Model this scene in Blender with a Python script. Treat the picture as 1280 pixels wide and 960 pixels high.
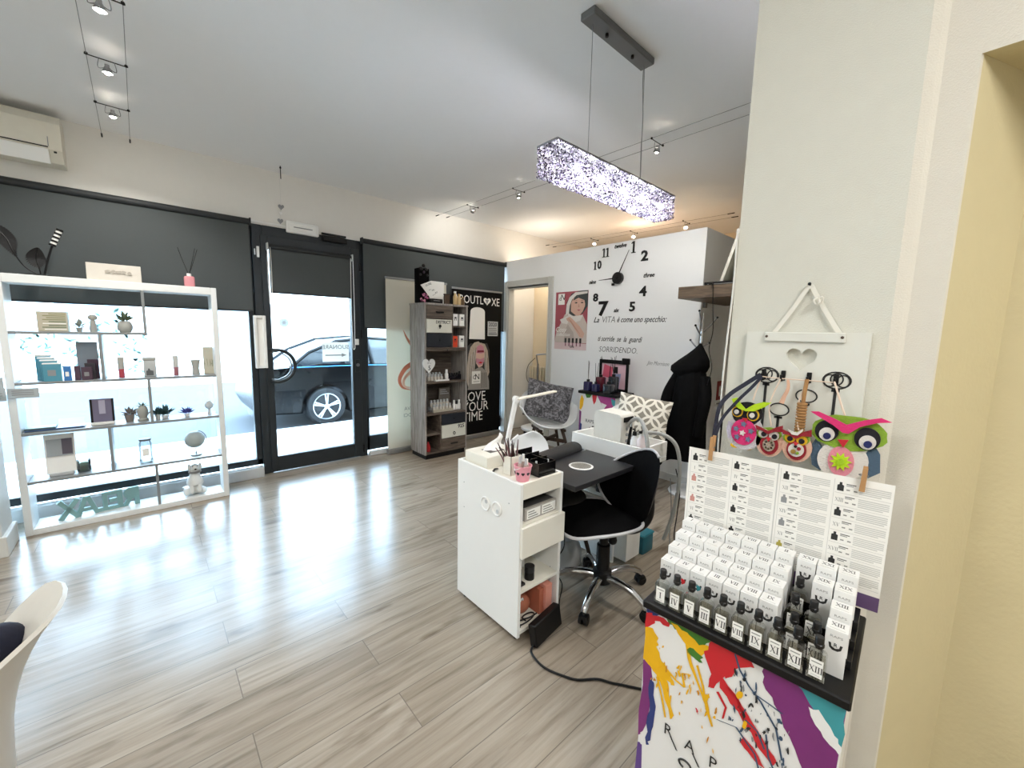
import bpy, bmesh, math, random
from mathutils import Vector, Matrix
random.seed(7)
S = bpy.context.scene
COL = S.collection
for o in list(bpy.data.objects):
    bpy.data.objects.remove(o)

# ---------------------------------------------------------------- camera
cam = bpy.data.objects.new('camera', bpy.data.cameras.new('camera'))
COL.objects.link(cam)
yaw, pit, rol = math.radians(48.021), math.radians(7.143), math.radians(-1.271)
fw = Vector((math.cos(yaw)*math.cos(pit), math.sin(yaw)*math.cos(pit), -math.sin(pit)))
rt = Vector((math.sin(yaw), -math.cos(yaw), 0)); dn = fw.cross(rt)
c_, s_ = math.cos(rol), math.sin(rol)
R_, D_ = c_*rt + s_*dn, -s_*rt + c_*dn
mw = Matrix.Identity(4)
for i in range(3):
    mw[i][0], mw[i][1], mw[i][2] = R_[i], -D_[i], -fw[i]
mw[2][3] = 1.45
cam.matrix_world = mw
cam.data.sensor_fit = 'HORIZONTAL'; cam.data.sensor_width = 36.0
cam.data.lens = 510.46/1280*36.0
cam.data.clip_start = 0.02
S.camera = cam

# ---------------------------------------------------------------- exposure, sky, lights
S.view_settings.view_transform = 'Standard'
S.view_settings.look = 'None'
S.view_settings.exposure = 2.36
S.view_settings.gamma = 1.0
S.view_settings.use_curve_mapping = False
try:
    S.cycles.use_denoising = True
    S.cycles.max_bounces = 10; S.cycles.diffuse_bounces = 5; S.cycles.glossy_bounces = 4
    S.cycles.transparent_max_bounces = 24; S.cycles.transmission_bounces = 6
    S.cycles.sample_clamp_indirect = 6.0
    S.cycles.caustics_reflective = True; S.cycles.caustics_refractive = False
except Exception:
    pass
W = bpy.data.worlds.new('sky'); S.world = W
W.use_nodes = True
wn = W.node_tree
bg = wn.nodes['Background']
bg.inputs[0].default_value = (0.54, 0.77, 1.0, 1); bg.inputs[1].default_value = 3.6

def lamp(name, typ, loc, power, color=(1, 1, 1), size=0.1, aim=None, spot=None, sizey=None):
    d = bpy.data.lights.new(name, typ); d.energy = power; d.color = color
    o = bpy.data.objects.new(name, d); COL.objects.link(o); o.location = loc
    if typ == 'AREA':
        d.size = size
        if sizey: d.shape = 'RECTANGLE'; d.size_y = sizey
    elif typ in ('POINT', 'SPOT'):
        d.shadow_soft_size = size
    if spot: d.spot_size = math.radians(spot); d.spot_blend = 0.6
    if aim is not None:
        o.rotation_euler = (Vector(aim) - Vector(loc)).to_track_quat('-Z', 'Y').to_euler()
    return o
# daylight portals in the three glazed openings (they emit nothing, they only guide the sky light)
for nm, x0, x1, z0, z1 in (('portal_shopfront', -2.0, .78, .15, 1.65), ('portal_door', .91, 1.72, .16, 1.8), ('portal_sidelight', 1.86, 3.6, .2, 1.5)):
    p = lamp(nm, 'AREA', ((x0+x1)/2, 4.70, (z0+z1)/2), 1, size=x1-x0, sizey=z1-z0, aim=((x0+x1)/2, 0, (z0+z1)/2))
    p.data.cycles.is_portal = True
# unseen fill lamps added beside and behind the camera, then lamps of the back rooms
lamp('fill_lamp_left_side', 'AREA', (-1.35, 1.5, 2.86), 8, (1.0, .98, .95), .9, aim=(-1.35, 1.5, 0), sizey=.5)
lamp('fill_lamp_rear_room', 'AREA', (0.0, -1.2, 2.86), 12, (1.0, .98, .95), 1.2, aim=(0.0, -1.2, 0), sizey=.6)
lamp('ceiling_lamp_alcove', 'POINT', (4.9, 3.0, 2.62), 1.3, (1.0, .66, .45), .08)
lamp('ceiling_lamp_back_room', 'POINT', (4.05, 4.0, 2.35), 1.9, (1.0, .88, .74), .08)

# ---------------------------------------------------------------- materials
def lin(h):
    h = h.lstrip('#'); r = []
    for i in (0, 2, 4):
        c = int(h[i:i+2], 16)/255
        r.append(c/12.92 if c <= .04045 else ((c+.055)/1.055)**2.4)
    return tuple(r) + (1,)
_M = {}
def mat(name, col, rough=.5, metal=0., spec=.5, var=.05, scale=20., bump=0., bscale=80., coat=0., emit=0., sheen=0., stretch=None):
    """Principled surface with a slight procedural variation of its colour and, if asked, a bump."""
    if name in _M: return _M[name]
    m = bpy.data.materials.new(name); m.use_nodes = True; _M[name] = m
    nt = m.node_tree; N = nt.nodes; L = nt.links; b = N['Principled BSDF']
    c = lin(col) if isinstance(col, str) else tuple(col) + (1,)
    b.inputs['Roughness'].default_value = rough; b.inputs['Metallic'].default_value = metal
    b.inputs['Specular IOR Level'].default_value = spec; b.inputs['Coat Weight'].default_value = coat
    b.inputs['Sheen Weight'].default_value = sheen
    tc = N.new('ShaderNodeTexCoord'); vec = tc.outputs['Object']
    if stretch:
        mp = N.new('ShaderNodeMapping'); mp.inputs['Scale'].default_value = stretch; L.new(vec, mp.inputs[0]); vec = mp.outputs[0]
    nz = N.new('ShaderNodeTexNoise'); nz.inputs['Scale'].default_value = scale; nz.inputs['Detail'].default_value = 4
    L.new(vec, nz.inputs['Vector'])
    mx = N.new('ShaderNodeMix'); mx.data_type = 'RGBA'
    mx.inputs[6].default_value = tuple(max(0, x*(1-var)) for x in c[:3]) + (1,)
    mx.inputs[7].default_value = tuple(min(1, x*(1+var)) for x in c[:3]) + (1,)
    L.new(nz.outputs['Fac'], mx.inputs[0]); L.new(mx.outputs[2], b.inputs['Base Color'])
    if bump:
        n2 = N.new('ShaderNodeTexNoise'); n2.inputs['Scale'].default_value = bscale; n2.inputs['Detail'].default_value = 3
        L.new(vec, n2.inputs['Vector'])
        bp = N.new('ShaderNodeBump'); bp.inputs['Strength'].default_value = bump; bp.inputs['Distance'].default_value = .004
        L.new(n2.outputs['Fac'], bp.inputs['Height']); L.new(bp.outputs[0], b.inputs['Normal'])
    if emit:
        b.inputs['Emission Color'].default_value = c; b.inputs['Emission Strength'].default_value = emit
    return m
def nodes(name):
    m = bpy.data.materials.new(name); m.use_nodes = True; _M[name] = m
    return m, m.node_tree.nodes, m.node_tree.links, m.node_tree.nodes['Principled BSDF']
def ramp(N, L, src, stops):
    r = N.new('ShaderNodeValToRGB'); e = r.color_ramp.elements
    while len(e) < len(stops): e.new(.5)
    for k, (p, h) in enumerate(stops): e[k].position = p; e[k].color = lin(h)
    L.new(src, r.inputs[0]); return r.outputs[0]
def clear_glass(name, tint=(1, 1, 1), refl=1.0, rough=0.02):
    """thin clear sheet: lets light straight through and mirrors a little at grazing angles"""
    m, N, L, b = nodes(name); N.remove(b)
    out = [n for n in N if n.type == 'OUTPUT_MATERIAL'][0]
    t = N.new('ShaderNodeBsdfTransparent'); t.inputs[0].default_value = tuple(tint) + (1,)
    g = N.new('ShaderNodeBsdfGlossy'); g.inputs['Roughness'].default_value = rough
    fr = N.new('ShaderNodeFresnel'); fr.inputs[0].default_value = 1.45
    mu = N.new('ShaderNodeMath'); mu.operation = 'MULTIPLY'; mu.inputs[1].default_value = refl
    mx = N.new('ShaderNodeMixShader'); L.new(fr.outputs[0], mu.inputs[0]); L.new(mu.outputs[0], mx.inputs[0])
    L.new(t.outputs[0], mx.inputs[1]); L.new(g.outputs[0], mx.inputs[2]); L.new(mx.outputs[0], out.inputs[0])
    return m

def make_floor():
    m, N, L, b = nodes('laminate_planks')
    tc = N.new('ShaderNodeTexCoord')
    br = N.new('ShaderNodeTexBrick'); L.new(tc.outputs['Object'], br.inputs['Vector'])
    br.offset = .37; br.inputs['Scale'].default_value = 1; br.inputs['Brick Width'].default_value = 1.28
    br.inputs['Row Height'].default_value = .187; br.inputs['Mortar Size'].default_value = .0018
    br.inputs['Mortar Smooth'].default_value = .2; br.inputs['Bias'].default_value = 0
    br.inputs['Color1'].default_value = (0, 0, 0, 1); br.inputs['Color2'].default_value = (1, 1, 1, 1); br.inputs['Mortar'].default_value = (.5, .5, .5, 1)
    ofs = N.new('ShaderNodeVectorMath'); ofs.operation = 'MULTIPLY_ADD'
    ofs.inputs[1].default_value = (7, 3, 5); L.new(br.outputs['Color'], ofs.inputs[0]); L.new(tc.outputs['Object'], ofs.inputs[2])
    mp = N.new('ShaderNodeMapping'); mp.inputs['Scale'].default_value = (.9, 15, 1); L.new(ofs.outputs[0], mp.inputs[0])
    n1 = N.new('ShaderNodeTexNoise'); n1.inputs['Scale'].default_value = 2.2; n1.inputs['Detail'].default_value = 7; n1.inputs['Roughness'].default_value = .62
    n1.inputs['Distortion'].default_value = .6; L.new(mp.outputs[0], n1.inputs['Vector'])
    grain = ramp(N, L, n1.outputs['Fac'], [(.28, '#857a6b'), (.42, '#9d9181'), (.55, '#a99d8d'), (.75, '#b8ad9d')])
    mp2 = N.new('ShaderNodeMapping'); mp2.inputs['Scale'].default_value = (2.2, 8, 1); L.new(ofs.outputs[0], mp2.inputs[0])
    n2 = N.new('ShaderNodeTexNoise'); n2.inputs['Scale'].default_value = 1.1; n2.inputs['Detail'].default_value = 5; L.new(mp2.outputs[0], n2.inputs['Vector'])
    knot = ramp(N, L, n2.outputs['Fac'], [(.29, '#a39a90'), (.40, '#ececec'), (1, '#ffffff')])
    mul = N.new('ShaderNodeMix'); mul.data_type = 'RGBA'; mul.blend_type = 'MULTIPLY'; mul.inputs[0].default_value = .75
    L.new(grain, mul.inputs[6]); L.new(knot, mul.inputs[7])
    tone = ramp(N, L, br.outputs['Color'], [(0, '#e6e3df'), (1, '#ffffff')])
    mul2 = N.new('ShaderNodeMix'); mul2.data_type = 'RGBA'; mul2.blend_type = 'MULTIPLY'; mul2.inputs[0].default_value = .8
    L.new(mul.outputs[2], mul2.inputs[6]); L.new(tone, mul2.inputs[7])
    seam = N.new('ShaderNodeMix'); seam.data_type = 'RGBA'; L.new(br.outputs['Fac'], seam.inputs[0])
    L.new(mul2.outputs[2], seam.inputs[6]); seam.inputs[7].default_value = lin('#746b61')
    L.new(seam.outputs[2], b.inputs['Base Color'])
    rr = N.new('ShaderNodeMapRange'); rr.inputs[3].default_value = .17; rr.inputs[4].default_value = .27; L.new(n1.outputs['Fac'], rr.inputs[0])
    L.new(rr.outputs[0], b.inputs['Roughness']); b.inputs['Specular IOR Level'].default_value = .5
    bp = N.new('ShaderNodeBump'); bp.inputs['Strength'].default_value = .12; bp.inputs['Distance'].default_value = .002
    L.new(n1.outputs['Fac'], bp.inputs['Height']); L.new(bp.outputs[0], b.inputs['Normal'])
    return m
def make_wood(name, stops, stretch=(14, 14, 1.2), rough=.55, scale=3.):
    m, N, L, b = nodes(name)
    tc = N.new('ShaderNodeTexCoord'); mp = N.new('ShaderNodeMapping'); mp.inputs['Scale'].default_value = stretch
    L.new(tc.outputs['Object'], mp.inputs[0])
    n = N.new('ShaderNodeTexNoise'); n.inputs['Scale'].default_value = scale; n.inputs['Detail'].default_value = 8; n.inputs['Roughness'].default_value = .65
    n.inputs['Distortion'].default_value = .4; L.new(mp.outputs[0], n.inputs['Vector'])
    L.new(ramp(N, L, n.outputs['Fac'], stops), b.inputs['Base Color']); b.inputs['Roughness'].default_value = rough
    return m
def make_crystal():
    m, N, L, b = nodes('crystal_beads')
    g = N.new('ShaderNodeNewGeometry')
    c = ramp(N, L, g.outputs['Random Per Island'], [(0, '#25212f'), (.4, '#6f687d'), (.7, '#cfcad9'), (1, '#ffffff')])
    L.new(c, b.inputs['Base Color']); b.inputs['Roughness'].default_value = .12; b.inputs['Metallic'].default_value = .55
    out = [n for n in N if n.type == 'OUTPUT_MATERIAL'][0]
    tr = N.new('ShaderNodeBsdfTranslucent'); L.new(c, tr.inputs[0])
    mx = N.new('ShaderNodeMixShader'); mx.inputs[0].default_value = .5
    L.new(b.outputs[0], mx.inputs[1]); L.new(tr.outputs[0], mx.inputs[2]); L.new(mx.outputs[0], out.inputs[0])
    return m
FLOOR = make_floor()
GREYOAK = make_wood('grey_oak', [(.25, '#4d4744'), (.45, '#8b8580'), (.6, '#a8a29c'), (.8, '#c2bdb8')])
DKOAK = make_wood('dark_oak', [(.25, '#2e2722'), (.45, '#554a41'), (.6, '#6b5f54'), (.8, '#8a7d70')], (1.2, 6, 14))
SHELFOAK = make_wood('shelf_oak', [(.25, '#35291f'), (.45, '#5a4a3a'), (.6, '#6d5b48'), (.8, '#85705a')], (14, 1.4, 14))
WALNUT = make_wood('walnut_leg', [(.25, '#21160f'), (.5, '#38271c'), (.8, '#4d3728')], (12, 12, 2))
CRYSTAL = make_crystal()
GLASS = clear_glass('window_glass', (.97, .99, 1.0), 1.0)
BGLASS = clear_glass('bottle_glass', (.95, .96, .94), 2.5, .08)
WALL = mat('white_plaster', '#d6d5d0', .85, bump=.25, bscale=120, var=.02)
BAND = mat('window_wall_paint', '#e4e2dc', .85, bump=.2, bscale=120, var=.02)
PARTW = mat('partition_paint', '#eceded', .6, var=.01)
COLW = mat('column_plaster', '#d6d5ca', .85, bump=.3, bscale=320, var=.03)
COLW2 = mat('corner_plaster', '#d9d4c8', .85, bump=.3, bscale=320, var=.03)
WARMLIT = mat('warm_lit_wall', '#cdc19b', .8, bump=.2, bscale=90, var=.03)  # warm light of the inner room put into the wall colour
CREAM2 = mat('back_room_wall', '#dccdb2', .8, var=.02)
CEIL = mat('ceiling_paint', '#f1f2f3', .9, var=.01)
WHITE = mat('white_laminate', '#eeeeea', .35, var=.01)
SHELFW = mat('white_shelf_laminate', '#e4e7e6', .4, var=.01)
OFFW = mat('off_white_laminate', '#e9e5d8', .4, var=.01)
WPLAST = mat('white_plastic', '#efefec', .3, var=.01)
ANTH = mat('anthracite_aluminium', '#2b3033', .4, .3, var=.04)
BLIND = mat('blind_fabric', '#4b5051', .9, var=.05, scale=150)
BLINDD = mat('blind_cassette', '#23272a', .6)
BLACK = mat('black_plastic', '#08080a', .45, spec=.35)
BLACKM = mat('black_fabric', '#030304', .8, bump=.4, bscale=200, spec=.1)
BLKGL = mat('black_gloss', '#0c0c0e', .18)
DESKTOP = mat('desk_top_black', '#232427', .38, var=.1, scale=60)
LEATH = mat('black_leather', '#141416', .42, bump=.3, bscale=150)
CHROME = mat('chrome', '#d8d8da', .12, 1.0)
STEEL = mat('brushed_steel', '#8f9092', .35, 1.0)
GREYP = mat('grey_plastic', '#8b8d8f', .45)
LGREY = mat('light_grey', '#c3c6c7', .5)
PIPE = mat('grey_piping', '#c9c9cb', .4)
def translucent(name, col, f=.5):
    m, N, L, b = nodes(name); b.inputs['Base Color'].default_value = lin(col); b.inputs['Roughness'].default_value = .8
    out = [n for n in N if n.type == 'OUTPUT_MATERIAL'][0]
    tr = N.new('ShaderNodeBsdfTranslucent'); tr.inputs[0].default_value = lin(col)
    nz = N.new('ShaderNodeTexNoise'); nz.inputs['Scale'].default_value = 30
    mr = N.new('ShaderNodeMapRange'); mr.inputs[3].default_value = f-.04; mr.inputs[4].default_value = f+.04; L.new(nz.outputs['Fac'], mr.inputs[0])
    mx = N.new('ShaderNodeMixShader'); L.new(mr.outputs[0], mx.inputs[0]); L.new(b.outputs[0], mx.inputs[1]); L.new(tr.outputs[0], mx.inputs[2]); L.new(mx.outputs[0], out.inputs[0])
    return m
PAPERT = translucent('thin_paper', '#f2f1ec', .5)
BOARDSHADE = mat('shelf_board_shade', '#85898a', .45, var=.02)  # backlit shade of the white shelf's boards put into their colour
PAPER = mat('paper', '#f2f1ec', .7, var=.01)
TEXTG = mat('grey_print', '#8f8f8c', .8)
TEXTD = mat('dark_print', '#2b2b2b', .8)
TEXTL = mat('light_grey_print', '#c9c9c5', .8)
RED = mat('red_print', '#c8202a', .5)
YEL = mat('yellow_print', '#eab308', .5, var=.15)
PUR = mat('purple_print', '#7b2d72', .5, var=.12)
NAVY = mat('navy_print', '#2b3a78', .5, var=.12)
TEAL = mat('teal_print', '#3c979f', .5, var=.12)
GREEN = mat('green_print', '#3f7a25', .5, var=.12)
PINK = mat('pink_plastic', '#e8a0ae', .4)

# ---------------------------------------------------------------- geometry collector
_fonts = {}
class G:
    """collects shapes in world space; build() links them as ONE mesh object"""
    def __init__(s): s.V = []; s.F = []; s.K = []; s.m = []; s.T = Matrix.Identity(4)
    def idx(s, m):
        if m not in s.m: s.m.append(m)
        return s.m.index(m)
    def add(s, vs, fs, m, smooth=False):
        k = s.idx(m); b = len(s.V)
        s.V += [s.T @ Vector(v) for v in vs]
        s.F += [tuple(b+i for i in f) for f in fs]; s.K += [(k, smooth)]*len(fs)
        return s
    def bm(s, bm, m, smooth=False):
        bm.verts.index_update()
        s.add([v.co.copy() for v in bm.verts], [[v.index for v in f.verts] for f in bm.faces], m, smooth); bm.free(); return s
    def box(s, x0, y0, z0, x1, y1, z1, m, b=0, seg=1):
        return s.obox(((x0+x1)/2, (y0+y1)/2, (z0+z1)/2), (abs(x1-x0), abs(y1-y0), abs(z1-z0)), m, None, b, seg)
    def obox(s, c, size, m, rot=None, b=0, seg=1):
        bm = bmesh.new(); bmesh.ops.create_cube(bm, size=1)
        bmesh.ops.scale(bm, vec=size, verts=bm.verts)
        if b: bmesh.ops.bevel(bm, geom=bm.edges[:], offset=min(b, min(size)*.49), segments=seg, affect='EDGES', profile=.5)
        R = rot if rot is not None else Matrix.Identity(3)
        bmesh.ops.transform(bm, matrix=Matrix.Translation(c) @ R.to_4x4(), verts=bm.verts)
        return s.bm(bm, m, seg > 1)
    def cyl(s, p0, p1, r0, m, r1=None, n=16, cap=True):
        p0 = Vector(p0); p1 = Vector(p1); r1 = r0 if r1 is None else r1
        d = (p1-p0).normalized(); a = Vector((0, 0, 1)) if abs(d.z) < .9 else Vector((1, 0, 0))
        u = d.cross(a).normalized(); v = d.cross(u)
        vs = []
        for p, r in ((p0, r0), (p1, r1)):
            vs += [p + (u*math.cos(2*math.pi*i/n) + v*math.sin(2*math.pi*i/n))*r for i in range(n)]
        s.add(vs, [(i, i+n, (i+1) % n + n, (i+1) % n) for i in range(n)], m, True)
        if cap: s.add(vs, [tuple(range(n)), tuple(range(2*n-1, n-1, -1))], m)
        return s
    def tube(s, pts, r, m, n=8, sm=6, cap=True):
        P = [Vector(p) for p in pts]
        if sm > 1 and len(P) > 2: P = spline(P, sm)
        L = len(P); vs = []; up = None
        for i, p in enumerate(P):
            t = (P[min(i+1, L-1)] - P[max(i-1, 0)]).normalized()
            if up is None:
                a = Vector((0, 0, 1)) if abs(t.z) < .9 else Vector((1, 0, 0)); up = t.cross(a).normalized()
            up = (up - t*up.dot(t)).normalized(); w = t.cross(up)
            rr = r(i/(L-1)) if callable(r) else r
            vs += [p + (up*math.cos(2*math.pi*k/n) + w*math.sin(2*math.pi*k/n))*rr for k in range(n)]
        fs = [(i*n+k, i*n+(k+1) % n, (i+1)*n+(k+1) % n, (i+1)*n+k) for i in range(L-1) for k in range(n)]
        s.add(vs, fs, m, True)
        if cap: s.add(vs, [tuple(range(n-1, -1, -1)), tuple((L-1)*n+k for k in range(n))], m)
        return s
    def ribbon(s, pts, w, t, m, side=None):
        """flat band following points; side = width direction"""
        P = [Vector(p) for p in pts]; L = len(P); vs = []
        for i, p in enumerate(P):
            d = (P[min(i+1, L-1)] - P[max(i-1, 0)]).normalized()
            sd = Vector(side) if side is not None else d.cross(Vector((0, 0, 1)))
            sd = (sd - d*sd.dot(d)).normalized(); nn = d.cross(sd).normalized()
            vs += [p+sd*w/2+nn*t/2, p-sd*w/2+nn*t/2, p-sd*w/2-nn*t/2, p+sd*w/2-nn*t/2]
        fs = [(i*4+k, i*4+(k+1) % 4, (i+1)*4+(k+1) % 4, (i+1)*4+k) for i in range(L-1) for k in range(4)]
        return s.add(vs, fs + [(3, 2, 1, 0), tuple((L-1)*4+k for k in range(4))], m)
    def lathe(s, prof, o, m, n=24, smooth=True):
        o = Vector(o); vs = []; k = len(prof)
        for r, z in prof: vs += [o + Vector((r*math.cos(2*math.pi*i/n), r*math.sin(2*math.pi*i/n), z)) for i in range(n)]
        fs = [(j*n+i, j*n+(i+1) % n, (j+1)*n+(i+1) % n, (j+1)*n+i) for j in range(k-1) for i in range(n)]
        s.add(vs, fs, m, smooth)
        caps = []
        if prof[0][0] > 1e-5: caps.append(tuple(range(n-1, -1, -1)))
        if prof[-1][0] > 1e-5: caps.append(tuple((k-1)*n+i for i in range(n)))
        if caps: s.add(vs, caps, m)
        return s
    def sphere(s, c, r, m, nu=16, nv=10):
        r = (r, r, r) if not hasattr(r, '__len__') else r; c = Vector(c)
        prof = [(math.sin(math.pi*j/nv), -math.cos(math.pi*j/nv)) for j in range(nv+1)]
        vs = [c + Vector((a*math.cos(2*math.pi*i/nu)*r[0], a*math.sin(2*math.pi*i/nu)*r[1], z*r[2])) for a, z in prof for i in range(nu)]
        fs = [(j*nu+i, j*nu+(i+1) % nu, (j+1)*nu+(i+1) % nu, (j+1)*nu+i) for j in range(nv) for i in range(nu)]
        return s.add(vs, fs, m, True)
    def prism(s, poly, o, u, v, d, m):
        """outline (a,b) in the plane o + a*u + b*v, extruded by d along u x v"""
        o = Vector(o); u = Vector(u).normalized(); v = Vector(v).normalized(); nn = u.cross(v)
        A = sum(poly[i-1][0]*poly[i][1] - poly[i][0]*poly[i-1][1] for i in range(len(poly)))
        if A < 0: poly = poly[::-1]
        n = len(poly); vs = [o+u*a+v*b for a, b in poly] + [o+u*a+v*b+nn*d for a, b in poly]
        return s.add(vs, [tuple(range(n-1, -1, -1)), tuple(range(n, 2*n))] + [(i, (i+1) % n, (i+1) % n+n, i+n) for i in range(n)], m)
    def grid(s, f, nu, nv, m, closed=False, flip=False):
        vs = [f(i/nu, j/nv) for j in range(nv+1) for i in range(nu+(0 if closed else 1))]
        w = nu if closed else nu+1
        fs = []
        for j in range(nv):
            for i in range(nu):
                q = (j*w+i, j*w+(i+1) % w, (j+1)*w+(i+1) % w, (j+1)*w+i)
                fs.append(q[::-1] if flip else q)
        return s.add(vs, fs, m, True)
    def shell(s, f, nu, nv, m, t, closed=False):
        """surface f(u,v) given a thickness t along its normal, with closed rims"""
        w = nu if closed else nu+1
        P = [Vector(f(i/nu, j/nv)) for j in range(nv+1) for i in range(w)]
        fs = [(j*w+i, j*w+(i+1) % w, (j+1)*w+(i+1) % w, (j+1)*w+i) for j in range(nv) for i in range(nu)]
        Nn = [Vector() for _ in P]
        for q in fs:
            nn = (P[q[2]]-P[q[0]]).cross(P[q[3]]-P[q[1]])
            for k in q: Nn[k] += nn
        Q = [p - (nn.normalized() if nn.length > 1e-12 else Vector((0, 0, 1)))*t for p, nn in zip(P, Nn)]
        b = len(P); e = []
        for i in range(nu):
            e.append((nv*w+i, nv*w+(i+1) % w, b+nv*w+(i+1) % w, b+nv*w+i)); e.append(((i+1) % w, i, b+i, b+(i+1) % w))
        if not closed:
            for j in range(nv):
                e.append((j*w, (j+1)*w, b+(j+1)*w, b+j*w)); e.append(((j+1)*w+nu, j*w+nu, b+j*w+nu, b+(j+1)*w+nu))
        return s.add(P+Q, fs + [tuple(b+k for k in q[::-1]) for q in fs] + e, m, True)
    def text(s, txt, size, o, u, v, m, d=.0006, bold=0., shear=0., align='CENTER', sx=1.0):
        key = (txt, bold, shear, align)
        if key not in _fonts:
            c = bpy.data.curves.new('lettering', 'FONT'); c.body = txt; c.size = 1; c.align_x = align; c.align_y = 'CENTER'
            c.offset = bold; c.shear = shear; c.resolution_u = 2; c.extrude = .5
            ob = bpy.data.objects.new('lettering', c); COL.objects.link(ob)
            me = bpy.data.meshes.new_from_object(ob.evaluated_get(bpy.context.evaluated_depsgraph_get()))
            _fonts[key] = ([v_.co.copy() for v_ in me.vertices], [tuple(p.vertices) for p in me.polygons])
            bpy.data.objects.remove(ob); bpy.data.curves.remove(c); bpy.data.meshes.remove(me)
        vs, fs = _fonts[key]; o = Vector(o); u = Vector(u).normalized(); v = Vector(v).normalized(); nn = u.cross(v)
        return s.add([o+u*(p.x*size*sx)+v*(p.y*size)+nn*((p.z+.5)*d) for p in vs], fs, m)
    def build(s, name, parent=None, local=False):
        """link as one mesh object; world coordinates unless local (then relative to the parent)"""
        me = bpy.data.meshes.new(name)
        if parent is not None and not local: Mi = wm(parent).inverted()
        elif parent is None and not local:
            xs = [v.x for v in s.V]; ys = [v.y for v in s.V]; zs = [v.z for v in s.V]
            loc = Vector(((min(xs)+max(xs))/2, (min(ys)+max(ys))/2, min(zs))); Mi = Matrix.Translation(-loc)
        else: Mi = Matrix.Identity(4)
        me.from_pydata([Mi @ v for v in s.V], [], s.F)
        for m in s.m: me.materials.append(m)
        for p, (k, sm) in zip(me.polygons, s.K): p.material_index = k; p.use_smooth = sm
        me.update()
        if any(k[1] for k in s.K):
            try: me.set_sharp_from_angle(angle=math.radians(42))
            except Exception: pass
        o = bpy.data.objects.new(name, me); COL.objects.link(o)
        if parent is not None: o.parent = parent
        elif not local: o.location = loc
        return o
def wm(o):
    M = o.matrix_basis.copy()
    while o.parent is not None: o = o.parent; M = o.matrix_basis @ M
    return M
def spline(P, k):
    out = []
    for i in range(len(P)-1):
        a, b, c, d = P[max(i-1, 0)], P[i], P[i+1], P[min(i+2, len(P)-1)]
        for j in range(k):
            t = j/k
            out.append(.5*((2*b) + (c-a)*t + (2*a-5*b+4*c-d)*t*t + (3*b-a-3*c+d)*t**3))
    return out + [P[-1]]
def tag(o, label, cat, group=None):
    o['label'] = label; o['category'] = cat
    if group: o['group'] = group
    return o
def thing(name, label, cat, loc=(0, 0, 0), rz=0., group=None):
    o = bpy.data.objects.new(name, None); COL.objects.link(o); o.empty_display_size = .05
    o.location = loc; o.rotation_euler = (0, 0, rz); return tag(o, label, cat, group)
def struct(g, name, parent=None):
    o = g.build(name, parent)
    if parent is None: o['kind'] = 'structure'
    return o
def stuff(o): o['kind'] = 'stuff'; return o
def dup(root, loc, rz=None, label=None, group=None):
    """a copy of a thing with copies of its parts and sub-parts"""
    def kids(a): return [x for x in bpy.data.objects if x.parent == a]
    r = root.copy(); COL.objects.link(r); r.location = loc
    if rz is not None: r.rotation_euler = (0, 0, rz)
    if label: r['label'] = label
    if group: r['group'] = group
    for ch in kids(root):
        c = ch.copy(); COL.objects.link(c); c.parent = r
        for g in kids(ch):
            d = g.copy(); COL.objects.link(d); d.parent = c
    return r
def rz(a): return Matrix.Rotation(a, 3, 'Z')
def place(loc, a=0., tilt=None):
    M = Matrix.Translation(loc) @ Matrix.Rotation(a, 4, 'Z')
    return M @ tilt if tilt is not None else M
def circ(r, n=24, a0=0., a1=2*math.pi, cx=0, cy=0, ry=None):
    ry = r if ry is None else ry
    full = abs(a1-a0-2*math.pi) < 1e-6
    return [(cx+r*math.cos(a0+(a1-a0)*i/(n if full else n-1)), cy+ry*math.sin(a0+(a1-a0)*i/(n if full else n-1))) for i in range(n)]
def heart(w, h, cx=0, cy=0, n=30):
    out = []
    for i in range(n):
        t = 2*math.pi*i/n
        out.append((cx + w/2*math.sin(t)**3, cy + h*(13*math.cos(t)-5*math.cos(2*t)-2*math.cos(3*t)-math.cos(4*t))/29.0))
    return out
def blob(cx, cy, rx, ry, n=18, j=.25, rot=0., seed=0):
    R = random.Random(seed); out = []
    for i in range(n):
        a = 2*math.pi*i/n; k = 1 + R.uniform(-j, j); x = rx*k*math.cos(a); y = ry*k*math.sin(a)
        out.append((cx + x*math.cos(rot)-y*math.sin(rot), cy + x*math.sin(rot)+y*math.cos(rot)))
    return out
def star(n, r0, r1, cx=0, cy=0, a=0.):
    return [(cx+(r0 if i % 2 == 0 else r1)*math.cos(a+math.pi*i/n), cy+(r0 if i % 2 == 0 else r1)*math.sin(a+math.pi*i/n)) for i in range(2*n)]
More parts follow.
